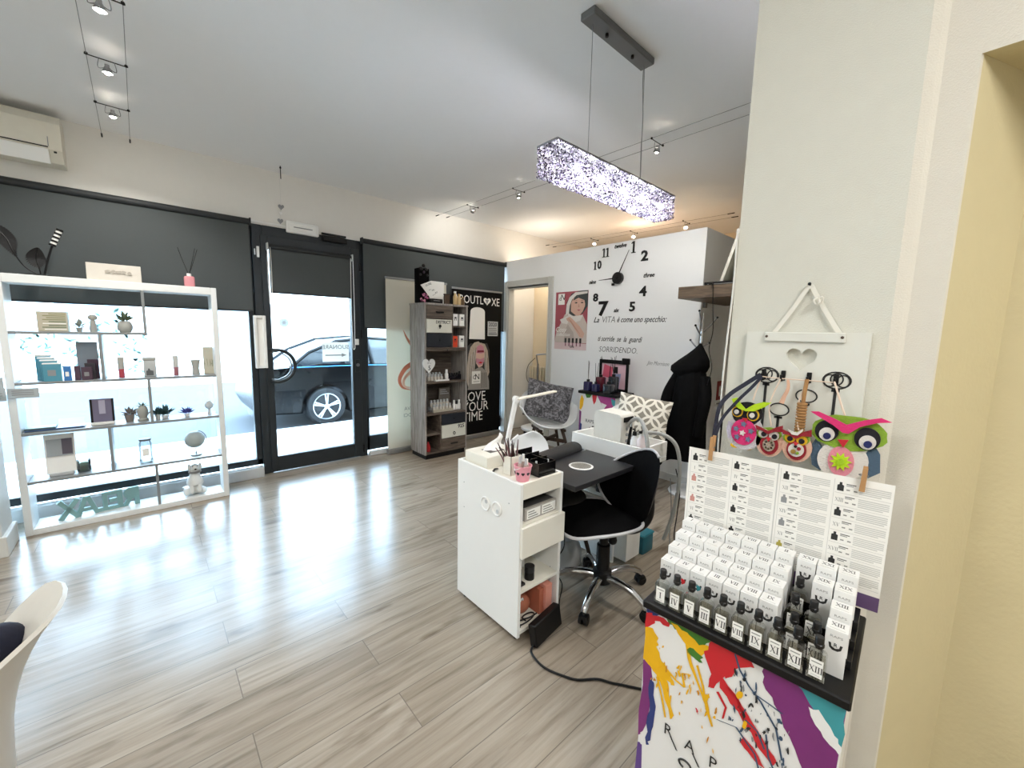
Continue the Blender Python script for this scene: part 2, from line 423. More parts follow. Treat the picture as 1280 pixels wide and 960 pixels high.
def roman(g, txt, size, o, u, v, m, d=.0004):
    """serif roman numerals drawn as strokes"""
    o = Vector(o); u = Vector(u).normalized(); v = Vector(v).normalized()
    W_ = {'I': .34, 'V': .72, 'X': .74, 'R': .66}; tot = sum(W_[c] for c in txt); x = -tot/2
    def stroke(a, b, w):
        a = Vector((a[0], a[1], 0)); b = Vector((b[0], b[1], 0)); q = Vector((w/2, 0, 0))
        P = [a-q, a+q, b+q, b-q]
        g.prism([(p.x*size, p.y*size) for p in P], o, u, v, d, m)
    for c in txt:
        w = W_[c]; l = x+.05; r = x+w-.05
        if c == 'I':
            stroke(((l+r)/2, -.5), ((l+r)/2, .5), .13)
            for y in (-.48, .48): stroke(((l+r)/2, y-.025), ((l+r)/2, y+.025), .3)
        elif c == 'V':
            stroke((l+.08, .5), ((l+r)/2, -.5), .14); stroke((r-.06, .5), ((l+r)/2, -.5), .05)
            for q in (l+.08, r-.06): stroke((q, .46), (q, .5), .24)
        elif c == 'X':
            stroke((l+.06, .5), (r-.06, -.5), .14); stroke((r-.08, .5), (l+.08, -.5), .05)
            for q in (l+.08, r-.08):
                stroke((q, .46), (q, .5), .24); stroke((q, -.5), (q, -.46), .24)
        x += w
    return g
UX, UY, UZ = Vector((1, 0, 0)), Vector((0, 1, 0)), Vector((0, 0, 1))
NY = -UY     # text on walls facing -X reads along -Y

# ================================================================ THE ROOM
YW, XP, ZC = 4.534, 3.87, 2.90
struct(G().box(-2.4, -2.6, -.06, 6.3, 4.62, 0, FLOOR), 'floor')
struct(G().box(-2.45, -2.65, ZC, 6.35, 4.80, ZC+.06, CEIL), 'ceiling')
g = G()
g.box(-2.45, YW, 2.40, 6.3, 4.78, ZC, BAND)                     # band above the shopfront
g.box(3.94, YW, 0, 6.3, 4.78, 2.40, BAND); g.box(-2.45, YW, 0, -2.05, 4.78, 2.40, BAND)
struct(g, 'wall_front')
struct(G().box(-2.46, -2.6, 0, -2.40, YW, ZC, WALL), 'wall_left')
struct(G().box(-2.4, -2.66, 0, 6.3, -2.6, ZC, WALL), 'wall_back')
struct(G().box(6.2, -2.6, 0, 6.3, YW, ZC, CREAM2), 'wall_right')
# partition with the clock, with its doorway, and its return along the alcove
g = G()
g.box(XP, 1.70, 0, XP+.10, 3.63, 2.44, PARTW); g.box(XP, 4.43, 0, XP+.10, YW, 2.44, PARTW)
g.box(XP, 3.63, 2.065, XP+.10, 4.43, 2.44, PARTW)
g.box(XP+.10, 1.70, 0, 6.2, 1.80, 2.44, PARTW)
struct(g, 'wall_partition')
g = G()
TRIM = mat('door_trim_grey', '#c3c3bd', .5)
for y0, y1, z0, z1 in ((3.555, 3.64, 0, 2.165), (4.42, 4.50, 0, 2.165), (3.64, 4.42, 2.08, 2.165)):
    g.box(XP-.018, y0, z0, XP, y1, z1, TRIM, .006)
    g.box(XP-.028, y0+(.055 if y0 < 4 else .0), z0+(.0 if z0 < 1 else 0), XP-.016, y0+(.075 if y0 < 4 else .02) if z0 < 1 else y1, z1 if z0 < 1 else z0+.02, TRIM, .003)
for y0, y1 in ((3.63, 3.655), (4.405, 4.43)): g.box(XP, y0, 0, XP+.10, y1, 2.08, TRIM)
g.box(XP, 3.655, 2.055, XP+.10, 4.405, 2.08, TRIM)
struct(g, 'trim_1')
g = G(); g.box(4.50, 1.80, 0, 4.56, YW, 2.44, CREAM2); struct(g, 'wall_rear_room')
struct(G().box(XP-.012, 1.70, 0, XP, 3.555, .075, mat('baseboard_white', '#d5d6d4', .5)).box(XP-.012, 4.50, 0, XP, YW, .075, mat('baseboard_white', '#d5d6d4')), 'baseboard_partition')
# the pier beside the photographer, with a rounded corner and a splayed opening
g = G()
pl = [(1.25, .46), (1.25, .124), (1.256, .108), (1.262, .098), (1.262, .046)]
def vert(gg, pts, z0, z1, m, close=False):
    for a, b in zip(pts, pts[1:] + (pts[:1] if close else [])):
        gg.add([(a[0], a[1], z0), (b[0], b[1], z0), (b[0], b[1], z1), (a[0], a[1], z1)], [(0, 1, 2, 3)], m)
vert(g, pl[:2], 0, ZC, COLW); vert(g, pl[1:], 0, ZC, COLW2)
vert(g, [(1.262, .046), (1.268, .043)], 0, 2.014, COLW2)
vert(g, [(1.268, .043), (1.48, -.047)], 0, ZC, WARMLIT)
vert(g, [(1.48, -.047), (1.485, -1.2), (1.262, -1.2), (1.262, -2.6)], 0, ZC, WARMLIT)
vert(g, [(1.262, -2.6), (1.75, -2.6), (1.75, .46), (1.25, .46)], 0, ZC, COLW)
struct(g, 'wall_pier')
g = G(); g.add([(1.262, .046, 2.014), (1.262, -1.2, 2.014), (1.262, -1.2, ZC), (1.262, .046, ZC)], [(0, 1, 2, 3)], COLW2)
g.add([(1.262, .046, 2.014), (1.49, -.05, 2.014), (1.49, -1.2, 2.014), (1.262, -1.2, 2.014)], [(0, 1, 2, 3)], WARMLIT)
g.add([(1.49, -.05, 2.014), (1.262, .046, 2.014), (1.262, .046, ZC), (1.49, -.05, ZC)], [(0, 1, 2, 3)], COLW2)
struct(g, 'lintel')
# low ledge below the shopfront
struct(G().box(-2.05, 4.455, 0, .79, YW, .10, LGREY, .004), 'trim_2')
struct(G().box(1.86, 4.49, 0, 3.66, YW, .05, LGREY, .004), 'trim_3')

# ---- shopfront glazing
def window(name, x0, x1, z0, z1, bars, r=.05, rb=.06):
    g = G()
    g.box(x0, 4.56, z0, x1, 4.63, z0+rb, ANTH, .004); g.box(x0, 4.56, z1-r, x1, 4.63, z1, ANTH, .004)
    for x in bars: g.box(x-r/2, 4.56, z0, x+r/2, 4.63, z1, ANTH, .004)
    w = struct(g, name)
    G().box(x0, 4.592, z0+rb, x1, 4.598, z1-r, GLASS).build('pane', w)
    return w
w1 = window('window_1', -2.05, .80, .10, 2.40, (-2.02, .775))
w2 = window('window_2', 1.85, 3.94, .05, 2.40, (1.875, 3.93), r=.03, rb=.17)
# leafy sticker on the shop window, seen through the shelf
g = G()
TEALD = translucent('teal_leaf_film', '#c0d6d2', .8)
R = random.Random(3)
for cx, cz, n, sp in ((-.40, 1.20, 26, .12), (-.60, 1.32, 18, .1), (-.10, 1.27, 16, .1), (-.04, 1.12, 10, .07), (-.20, 1.48, 12, .08)):
    for i in range(n):
        a = R.uniform(0, 6.3); L_ = R.uniform(.04, .065)
        px, pz = cx + R.uniform(-sp, sp), cz + R.uniform(-sp, sp)
        g.prism([(px+L_*t*math.cos(a)-w_*math.sin(a), pz+L_*t*math.sin(a)+w_*math.cos(a)) for t, w_ in ((0, 0), (.5, .010), (1, 0), (.5, -.010))], (0, 4.591, 0), UX, UZ, .0008, TEALD)
g.build('leaf_sticker', w1)

# ---- the glass shop door
g = G()
g.box(.80, 4.535, 0, .885, 4.64, 2.40, ANTH, .004); g.box(1.765, 4.535, 0, 1.85, 4.64, 2.40, ANTH, .004); g.box(.885, 4.535, 2.29, 1.765, 4.64, 2.40, ANTH, .004)
d1 = struct(g, 'door_1')
g = G(); g.box(.865, 4.515, .012, .925, 4.575, 2.31, ANTH, .004); g.box(1.695, 4.515, .012, 1.79, 4.575, 2.31, ANTH, .004)
g.box(.925, 4.515, .012, 1.695, 4.575, .165, ANTH, .004); g.box(.925, 4.515, 2.215, 1.695, 4.575, 2.31, ANTH, .004)
leaf = g.build('door_leaf', d1)
G().box(.925, 4.545, .165, 1.695, 4.551, 2.215, GLASS).build('pane', d1)
g = G()
g.tube([(.905, 4.50, 1.235)] + [(.945+.155*math.sin(a), 4.455, 1.08+.155*math.cos(a)) for a in [i*math.pi/14 for i in range(15)]] + [(.905, 4.50, .925)], .016, ANTH, 10, 2)
g.tube([(.905, 4.51, 1.21), (.945, 4.462, 1.215)] + [(.945+.125*math.sin(a), 4.462, 1.08+.125*math.cos(a)) for a in [i*math.pi/14 for i in range(1, 14)]] + [(.945, 4.462, .945), (.905, 4.51, .95)], .006, STEEL, 8, 2)
g.build('pull_handle', d1)
g = G().box(1.725, 4.50, 1.28, 1.765, 4.516, 1.345, WPLAST, .003).cyl((1.745, 4.516, 1.06), (1.745, 4.49, 1.06), .018, STEEL)
g.box(1.72, 4.50, .98, 1.77, 4.516, 1.12, ANTH, .003); g.build('lock', d1)
for z in (.10, 1.4, 2.12): G().cyl((1.80, 4.515, z-.045), (1.80, 4.515, z+.045), .011, BLACK, n=10).build('hinge', d1)
g = G().box(1.42, 4.48, 2.335, 1.66, 4.535, 2.385, BLACK, .006); g.obox((1.52, 4.47, 2.40), (.24, .018, .02), BLACK, rz(.0)); g.build('door_closer', d1)
g = G().box(.835, 4.525, 2.10, .858, 4.537, 2.20, WPLAST, .003).box(.815, 4.525, 2.12, .824, 4.537, 2.175, WPLAST, .002); g.build('door_sensor', d1)
# notice on the glass, written for the street: seen here from behind
t = thing('door_notice', 'white notice with an arrow stuck on the glass shop door', 'sign', (1.527, 4.543, 1.10))
G().box(1.39, 4.541, 1.10, 1.665, 4.5445, 1.308, PAPERT).build('sheet', t)
g = G().text('SUONARE', .062, (1.527, 4.541, 1.255), (-1, 0, 0), UZ, TEXTG, -.0006, .01)
g.prism([(-.11, -.006), (.06, -.006), (.06, -.02), (.115, 0), (.06, .02), (.06, .006), (-.11, .006)], (1.527, 4.541, 1.17), UX, UZ, .0006, TEXTG)
g.build('lettering', t)
t = thing('door_sticker', 'small pale round sticker on the door glass above the pull handle', 'sticker', (1.04, 4.543, 1.47))
G().prism(circ(.045), (1.04, 4.5445, 1.50), UX, UZ, .001, translucent('frosted_sticker', '#dfe6e8', .6)).prism(star(6, .03, .012), (1.04, 4.5432, 1.50), UX, UZ, .0005, LGREY).build('disc', t)
# white frame on the mullion left of the door
t = thing('picture_frame', 'narrow white picture frame fixed beside the shop door', 'picture frame', (.83, 4.50, 1.06))
g = G()
for x0, x1, z0, z1 in ((.775, .80, 1.06, 1.56), (.85, .875, 1.06, 1.56), (.80, .85, 1.06, 1.085), (.80, .85, 1.535, 1.56)): g.box(x0, 4.495, z0, x1, 4.534, z1, WPLAST, .004)
g.build('frame', t); G().box(.80, 4.515, 1.085, .85, 4.53, 1.535, PAPER).build('mat_board', t)

# ---- roller blinds
def blind(x0, x1, ztop, zbot, y, label, cas=.055, chain=None, sag=0):
    t = thing('roller_blind', label, 'blind', ((x0+x1)/2, y, zbot))
    G().cyl((x0, y, ztop-.03), (x1, y, ztop-.03), cas/2, BLINDD, n=16).box(x0, y+.005, ztop-.055, x1, y+.03, ztop, BLINDD, .006).build('cassette', t)
    g = G().box(x0+.012, y-.002, zbot, x1-.012, y+.001, ztop-.04, BLIND).cyl((x0+.012, y, zbot), (x1-.012, y, zbot), .009, BLINDD, n=8); g.build('fabric', t)
    for x in (x0, x1): G().box(x-.006, y-.03, ztop-.065, x+.006, y+.034, ztop+.002, LGREY if chain else BLINDD, .003).build('bracket', t)
    if chain:
        for x, dz in chain:
            g = G()
            for q in (-.012, .012): g.tube([(x+q, y-.015, ztop-.04), (x+q*1.3, y-.012, ztop-.04-dz/2), (x+q*.9, y-.015, ztop-.04-dz)], .0032, WPLAST, 6, 3)
            g.tube([(x-.011, y-.015, ztop-.04-dz), (x, y-.015, ztop-.055-dz), (x+.011, y-.015, ztop-.04-dz)], .0032, WPLAST, 6, 3)
            g.build('bead_chain', t)
    return t
blind(-2.05, .785, 2.43, 1.60, 4.49, 'wide dark grey roller blind half lowered behind the white shelf')
blind(1.815, 3.862, 2.43, 1.47, 4.49, 'dark grey roller blind half lowered behind the two banners')
blind(.915, 1.705, 2.235, 1.785, 4.495, 'grey roller blind with bead chains on the glass shop door', .04, [(.925, .52), (1.70, .95)])
# air conditioner
t = thing('air_conditioner', 'white wall mounted air conditioner above the left blind', 'air conditioner', (-.75, 4.40, 2.55))
g = G(); g.prism([(0, 0), (0, .30), (-.17, .30), (-.215, .24), (-.215, .07), (-.15, 0)], (-.335, YW, 2.55), UY, UZ, -.85, mat('aircon_casing', '#d8d4c6', .4)); g.build('casing', t)
g = G(); g.prism([(-.155, -.004), (-.222, .068), (-.228, .064), (-.165, -.012)], (-.40, YW, 2.55), UY, UZ, -.75, WPLAST)
g.box(-1.16, 4.315, 2.63, -.40, 4.319, 2.637, BLACK); g.build('louvre_flap', t)
G().box(-.375, 4.312, 2.60, -.36, 4.319, 2.612, BLACK, .002).build('sensor_window', t)
G().box(-.40, 4.3155, 2.64, -.396, 4.319, 2.70, GREYP).build('seam', t)
# emergency light above the door
t = thing('emergency_light', 'flat white emergency light above the shop door', 'emergency light', (1.235, 4.50, 2.36))
G().box(1.09, 4.495, 2.365, 1.385, YW, 2.475, WPLAST, .008).build('housing', t)
G().box(1.115, 4.487, 2.385, 1.36, 4.497, 2.455, mat('light_diffuser', '#f4f4f0', .3), .006).box(1.15, 4.4855, 2.415, 1.32, 4.4872, 2.424, GREYP).build('diffuser', t)
t = thing('cable_duct', 'thin white cable duct running to the emergency light', 'cable duct', (.94, 4.53, 2.41))
G().box(.79, 4.523, 2.412, 1.09, YW, 2.43, WPLAST, .003).build('cover', t)
# hanging heart string
g = G().tube([(1.048, 4.50, 2.895), (1.049, 4.50, 2.62), (1.04, 4.50, 2.44)], .0008, LGREY, 5, 3)
t = thing('hanging_decoration', 'string of small hearts hanging above the shop door', 'ornament', (1.045, 4.50, 2.42))
g.build('string', t)
for k, (z, c) in enumerate(((2.585, GREYP), (2.525, WPLAST), (2.455, GREYP))):
    hh = .05 if k != 1 else .028
    G().prism(heart(hh, hh), (1.05-.006*k, 4.498, z), UX, UZ, .006, c).build('heart', t)
t = thing('ceiling_hook', 'thin black hook rod below the ceiling over the door', 'hook', (1.048, 4.44, 2.80))
G().cyl((1.02, 4.33, 2.79), (1.02, 4.33, 2.90), .004, BLACK, n=8).sphere((1.02, 4.33, 2.885), .009, BLACK, 8, 6).build('rod', t)

# ================================================================ THE STREET
PAVE = mat('pavement_slabs', '#d9d7d2', .85, scale=6, var=.04); ROAD = mat('asphalt', '#45474a', .95, scale=60, var=.1)
g = G().box(-14, 4.64, -.16, 16, 6.95, -.10, PAVE)
for x in range(-13, 16): g.box(x*1.0+.3, 4.64, -.1, x*1.0+.306, 6.95, -.0995, GREYP)
for y in (5.4, 6.2): g.box(-14, y, -.1, 16, y+.006, -.0995, GREYP)
o = struct(g, 'pavement')
struct(G().box(-16, 6.95, -.20, 18, 14.0, -.14, ROAD), 'road')
struct(G().box(-30, 14.0, -.20, 40, 60, -.12, PAVE), 'ground_far')
g = G().box(-12, 19, -.12, 20, 24, 4.5, mat('far_facade', '#e4e2dc', .8))
bld = thing('building', 'pale low building across the street beyond the parked car', 'building', (4, 20, -.12))
g.build('facade', bld)
for x in (-9, -5.5, -2, 1.5, 5, 8.5, 12, 15.5):
    G().box(x, 18.94, .9, x+1.5, 19.0, 2.4, mat('far_window', '#8d979c', .3)).build('window', bld)
t = thing('doormat', 'blue and white doormat on the pavement outside the door', 'doormat', (1.25, 4.95, -.10))
G().box(.98, 4.78, -.10, 1.58, 5.12, -.088, mat('mat_blue', '#7f97b8', .9), .004).build('pile', t)
g = G()
for k in range(7): g.box(1.03+k*.075, 4.86, -.0885, 1.075+k*.075, 5.04, -.087, PAPER)
g.build('lettering', t)

# ---- parked black car
t = thing('car', 'black car with five spoke silver wheels parked outside the door', 'car', (3.4, 8.0, -.14))
CARP = mat('car_paint', '#040405', .22, 0, spec=.22); CARG = mat('car_glass', '#20262c', .08, spec=.8); TYRE = mat('tyre', '#17181a', .8)
zc = -.14
def sect(x):                       # half widths and heights of the body along its length (x = 0 rear bumper)
    return x
prof = [(0.0, .42), (.03, .62), (.10, .86), (.22, .95), (.75, .98), (1.0, 1.02), (1.6, 1.0), (2.4, .97), (3.2, .93), (3.9, .84), (4.35, .72), (4.52, .55), (4.55, .38)]
bot = [(4.50, .22), (3.98, .20)] + [(3.62+.36*math.cos(a), .30+.36*math.sin(a)) for a in [i*math.pi/12 for i in range(0, 13)]] + [(3.2, .17), (1.45, .17)] + [(1.06+.36*math.cos(a), .30+.36*math.sin(a)) for a in [i*math.pi/12 for i in range(0, 13)]] + [(.68, .22), (.08, .25)]
side = [(1.15+x, z+zc) for x, z in prof + bot]
g = G(); n = len(side)
rows = [(7.10, 1.0), (7.06, .985), (7.16, .90)]
vs = []
for y, _k in ((7.10, 0), (7.07, 0)): pass
def ring(y, inset):
    cx, cz = 3.4, .42
    return [(x + (-inset if x > cx else inset)*(.6 if abs(x-cx) > 2 else .2), y, z - (inset*.6 if z > .5 else 0)) for x, z in side]
rings = [ring(7.16, .10), ring(7.09, .03), ring(7.07, 0), ring(7.09, 0), ring(8.69, 0), ring(8.71, 0), ring(8.69, .03), ring(8.62, .10)]
rings = [ring(7.13, .05), ring(7.085, .012), ring(7.075, 0), ring(8.70, 0), ring(8.69, .012), ring(8.645, .05)]
for r in rings: vs += r
fs = [tuple(range(n-1, -1, -1)), tuple((len(rings)-1)*n+i for i in range(n))]
for k in range(len(rings)-1): fs += [(k*n+i, k*n+(i+1) % n, (k+1)*n+(i+1) % n, (k+1)*n+i) for i in range(n)]
g.add(vs, fs, CARP); g.build('body', t)
roof = [(.55, .97), (.85, 1.20), (1.30, 1.38), (1.9, 1.44), (2.5, 1.40), (3.0, 1.20), (3.42, .93)]
g = G(); rr = [(1.15+x, z+zc) for x, z in roof]
lo = [(x, 7.14, z) for x, z in rr]; m1 = [(x, 7.16+.16*max(0, (z-.85))/.45, z) for x, z in rr]; m2 = [(x, 8.62-.16*max(0, (z-.85))/.45, z) for x, z in rr]
k = len(rr); g.add(m1+m2, [tuple(range(k)), tuple(range(2*k-1, k-1, -1))] + [(i, i+k, i+1+k, i+1) for i in range(k-1)] + [(0, k-1, 2*k-1, k)], CARG); g.build('greenhouse', t)
g = G()
for a, b in zip(m1, m1[1:]): g.tube([a, b], .028, CARP, 6, 1)
for a, b in zip(m2, m2[1:]): g.tube([a, b], .028, CARP, 6, 1)
for i in range(2, 5): g.add([m1[i], m1[i+1], m2[i+1], m2[i]] if i < 4 else [m1[i], m1[i], m2[i], m2[i]], [(0, 1, 2, 3)], CARP)
g.tube([m1[2], (2.55, 7.12, .83)], .03, CARP, 6, 1); g.tube([(3.0, m1[3][1], m1[3][2]), (3.05, 7.12, .82)], .03, CARP, 6, 1); g.build('roof', t)
G().tube([(1.7, 7.07, .83), (2.9, 7.066, .83), (4.5, 7.07, .78)], .008, mat('shoulder_reflection', '#2f6aa8', .2, .6), 6, 3).build('shoulder_sheen', t)  # blue reflection along the shoulder, drawn as a coloured strip
G().box(2.66, 7.045, .70, 2.86, 7.075, .725, CHROME, .008).build('door_handle', t)
G().box(1.17, 7.085, .56, 1.42, 7.11, .70, mat('tail_lamp', '#8d1720', .2), .01).build('tail_lamp', t)
for cx, nm in ((2.21, 1), (4.77, 1)):
    for yy in (7.075, 8.48):
        w = G(); w.T = Matrix.Translation((cx, yy+.11, .16)) @ Matrix.Rotation(math.pi/2, 4, 'X')
        w.lathe([(.20, -.10), (.29, -.11), (.315, -.08), (.32, 0), (.315, .08), (.29, .11), (.20, .10)], (0, 0, 0), TYRE, 40)
        wo = w.build('wheel', t)
        r = G(); r.T = Matrix.Translation((cx, yy+.11, .16)) @ Matrix.Rotation(math.pi/2, 4, 'X')
        ALU = mat('alloy', '#c9ccd0', .3, .8)
        r.lathe([(.205, .09), (.222, .112), (.212, .115), (.195, .09), (.195, -.05)], (0, 0, 0), ALU, 40, True)
        r.cyl((0, 0, .0), (0, 0, -.05), .20, BLACK, n=32); r.cyl((0, 0, .05), (0, 0, .112), .042, ALU, n=20)
        for q in range(5):
            a = q*2*math.pi/5+math.pi/2
            for sgn in (-.11, .11):
                r.prism([(.03, -.010), (.205, -.012), (.205, .012), (.03, .010)], (.0, 0, .085), (math.cos(a+sgn), math.sin(a+sgn), 0), (-math.sin(a+sgn), math.cos(a+sgn), 0), .025, ALU)
        r.build('rim', wo)

# ================================================================ LAMPS
BULB = mat('lamp_bulb', '#fff6e4', .4, emit=60.)
SILV = mat('lamp_silver', '#9a9b9d', .3, 1.0)
# ---- crystal pendant
t = thing('pendant_lamp', 'long rectangular crystal pendant lamp hanging from two wires', 'pendant lamp', (1.88, 1.32, 2.14))
G().box(1.58, 1.265, 2.865, 2.095, 1.345, ZC, mat('canopy_grey', '#77797b', .4, .6), .004).build('ceiling_canopy', t)
for x in (1.73, 1.95): G().cyl((x, 1.305, 2.865), (x, 1.305, 2.852), .008, BLACK, n=10).build('screw', t)
G().cyl((1.635, 1.315, 2.87), (1.642, 1.318, 2.27), .0016, STEEL, n=6).build('wire', t)
G().cyl((2.075, 1.31, 2.87), (2.115, 1.32, 2.27), .0016, STEEL, n=6).build('wire', t)
G().tube([(2.065, 1.31, 2.865), (2.07, 1.31, 2.75), (2.095, 1.315, 2.62), (2.10, 1.318, 2.45), (2.115, 1.322, 2.27)], .0026, GREYP, 6, 6).build('power_cable', t)
x0, x1, y0, y1, z0, z1 = 1.365, 2.40, 1.262, 1.382, 2.145, 2.275
g = G()
for a, b, c, d in ((x0, y0, x1, y0), (x0, y1, x1, y1), (x0, y0, x0, y1), (x1, y0, x1, y1)): g.tube([(a, b, z1), (c, d, z1)], .005, SILV, 6, 1)
for x in (1.642, 2.115): g.box(x-.006, y0, z1-.006, x+.006, y1, z1+.004, SILV)
g.box(x0+.004, y0+.004, z1-.004, x1-.004, y1-.004, z1, SILV); g.box(x0+.02, 1.31, z1-.02, x1-.02, 1.334, z1-.004, SILV); g.build('frame', t)  # closed top plate added to block light going up to the ceiling
g = G(); R = random.Random(11)
def chip(c, r):
    a = Matrix.Rotation(R.uniform(0, 6.28), 3, Vector((R.uniform(-1, 1), R.uniform(-1, 1), R.uniform(-1, 1) + .01)).normalized())
    k = [Vector((r, 0, 0)), Vector((-r, 0, 0)), Vector((0, r*.8, 0)), Vector((0, -r*.8, 0)), Vector((0, 0, r*1.1)), Vector((0, 0, -r*1.1))]
    g.add([c + a @ q for q in k], [(0, 2, 4), (2, 1, 4), (1, 3, 4), (3, 0, 4), (2, 0, 5), (1, 2, 5), (3, 1, 5), (0, 3, 5)], CRYSTAL)
st = .0078
def fill(nu, nv, f):
    for i in range(nu):
        for j in range(nv):
            if R.random() < .9: chip(Vector(f((i+R.uniform(.1, .9))/nu, (j+R.uniform(.1, .9))/nv)) + Vector([R.uniform(-.003, .003) for _ in range(3)]), R.uniform(.0032, .0056))
nx, ny, nz = int((x1-x0)/st), int((y1-y0)/st), int((z1-z0)/st)
for y in (y0, y1): fill(nx, nz, lambda u, v, y=y: (x0+(x1-x0)*u, y, z0+(z1-z0)*v))
for x in (x0, x1): fill(ny, nz, lambda u, v, x=x: (x, y0+(y1-y0)*u, z0+(z1-z0)*v))
fill(nx, ny, lambda u, v: (x0+(x1-x0)*u, y0+(y1-y0)*v, z0))
cr = g.build('crystal_shade', t); cr['label'] = 'sparkling curtain of clear crystals'
PB = mat('pendant_bulb', '#f4f0ff', .4, emit=45.)
for k in range(5):
    x = x0+.14+k*.19
    G().cyl((x, 1.322, z1-.02), (x, 1.322, z1-.05), .012, SILV, n=12).cyl((x, 1.322, z1-.05), (x, 1.285, z1-.078), .008, SILV, n=10).sphere((x, 1.275, z1-.085), .013, PB, 12, 8).build('bulb', t)
    lamp('pendant_light', 'POINT', (x, 1.322, z0+.035), 1.1, (.93, .92, 1.0), .02)

# ---- cable lamps: each pair of wires, and the lamps clipped across it
def cable(name, label, pts):
    t = thing(name, label, 'lighting cable', pts[0][1])
    for a, b in pts:
        G().cyl(a, b, .0016, STEEL, n=6).build('wire', t)
        for p, q in ((a, b), (b, a)):
            d = (Vector(q)-Vector(p)).normalized()
            G().cyl(Vector(p), Vector(p)+d*.07, .005, BLACK, n=8).build('tensioner', t)
cable('lighting_cable', 'pair of steel lighting wires above the white shelf', [((-.135, YW, 2.85), (-.09, -2.6, 2.80)), ((.02, YW, 2.855), (.05, -2.6, 2.80))])
cable('lighting_cable', 'pair of steel lighting wires crossing behind the crystal pendant', [((2.765, YW, 2.85), (2.62, -2.6, 2.74)), ((2.915, YW, 2.86), (2.78, -2.6, 2.75))])
cable('lighting_cable', 'pair of steel lighting wires above the partition wall', [((4.72, YW, 2.80), (4.74, 1.81, 2.76)), ((4.88, YW, 2.80), (4.90, 1.83, 2.76))])
def cable_lamp(x0, x1, y, z, aim, label, group, power=6., col=(1, .96, .9)):
    t = thing('cable_spotlight', label, 'spotlight', ((x0+x1)/2, y, z-.09), 0, group)
    g = G().cyl((x0-.008, y, z-.004), (x1+.008, y, z-.004), .0028, BLACK, n=8)
    for x in (x0, x1): g.sphere((x, y, z), .008, BLACK, 8, 6)
    g.build('crossbar', t)
    c = Vector(((x0+x1)/2, y, z-.05)); d = (Vector(aim)-c).normalized()
    g = G(); g.tube([((x0+x1)/2-.03, y, z-.004), c+Vector((-.035, 0, .0)), c-d*.012], .002, STEEL, 6, 4); g.tube([((x0+x1)/2+.03, y, z-.004), c+Vector((.035, 0, .0)), c-d*.012], .002, STEEL, 6, 4); g.build('wire_loop', t)
    G().cyl(c-d*.025, c-d*.012, .010, SILV, n=12).cyl(c-d*.012, c+d*.016, .012, SILV, .024, 16, False).build('reflector', t)
    G().sphere(c+d*.010, .014, BULB, 12, 8).build('bulb', t)
    lamp('cable_spot', 'SPOT', c+d*.034, power, col, .02, aim=Vector(aim), spot=130)
cw = lambda k: 'cable lights above the white shelf'
for k, (y, lb) in enumerate(((3.86, 'lit cable spotlight above the shelf, the one closest to the window wall'), (3.22, 'bright cable spotlight above the shelf, second from the window wall'), (2.62, 'cable spotlight above the shelf, third from the window wall'))):
    zz = 2.80+.05*(y+2.6)/7.1
    cable_lamp(-.135+.045*(4.53-y)/7.1, .02+.03*(4.53-y)/7.1, y, zz, (-.05, y+.35, 0), lb, 'cable lights above the white shelf')
for y, lb in ((1.62, 'lit cable spotlight to the right of the crystal pendant'), (3.09, 'cable spotlight behind the crystal pendant, nearer its left end'), (3.86, 'cable spotlight farthest along the wires behind the pendant')):
    f = (4.53-y)/7.13
    cable_lamp(2.765-.145*f, 2.915-.135*f, y, 2.85-.11*f, (3.4, y+.5, 1.2) if y < 3.3 else (3.0, 4.5, 2.3), lb, 'cable lights behind the pendant', 7. if y < 2 else 2.)
for y, lb in ((3.67, 'small spotlight above the partition, above the clock digit 11'), (3.05, 'small spotlight above the partition, above the clock digit 1'), (2.36, 'bright spotlight above the top corner of the partition')):
    cable_lamp(4.72, 4.88, y, 2.775, (4.2, y-.2, 1.0), lb, 'cable lights above the partition', 4., (1, .82, .6))

for y, lb in ((.55, 'added unseen cable spotlight on the middle wires beside the pier'), (-.7, 'added unseen cable spotlight behind the photographer on the middle wires')):  # unseen lamps added on these wires to brighten the near furniture
    f = (4.53-y)/7.13
    cable_lamp(2.765-.145*f, 2.915-.135*f, y, 2.85-.11*f, (1.9, y+.3, 0), lb, 'cable lights behind the pendant', 12.)

# ================================================================ WHITE SHELF AND WHAT STANDS ON IT
F0, F1 = 4.137, 4.355
t = thing('open_shelf', 'large white open shelf unit in front of the shop window', 'shelf', (-.11, 4.24, 0))
for x0, x1 in ((-.69, -.652), (.425, .463)): G().box(x0, F0, 0, x1, F1, 1.757, SHELFW, .003).build('side_panel', t)
G().box(-.652, F0, 1.70, .425, F1, 1.757, SHELFW, .003).build('top_panel', t)
G().box(-.652, F0, 0, .425, F1, .042, SHELFW, .003).build('bottom_panel', t)
SZ = {1: 1.39, 2: 1.052, 3: .71, 4: .374}
for z, xa, xb in ((SZ[1], -.652, .02), (SZ[2], -.652, .425), (SZ[3], -.652, .425), (SZ[4], -.652, .425)):
    G().box(xa, F0, z-.018, xb, F1, z, BOARDSHADE, .002).build('shelf_board', t)
for x, za, zb in ((.002, SZ[1], 1.70), (-.245, SZ[2], SZ[1]-.018), (-.004, SZ[3], SZ[2]-.018), (-.243, SZ[4], SZ[3]-.018), (-.004, .042, SZ[4]-.018)):
    G().box(x, F0, za, x+.018, F1, zb, BOARDSHADE, .002).build('divider', t)
YM = 4.235; TOP = 1.757
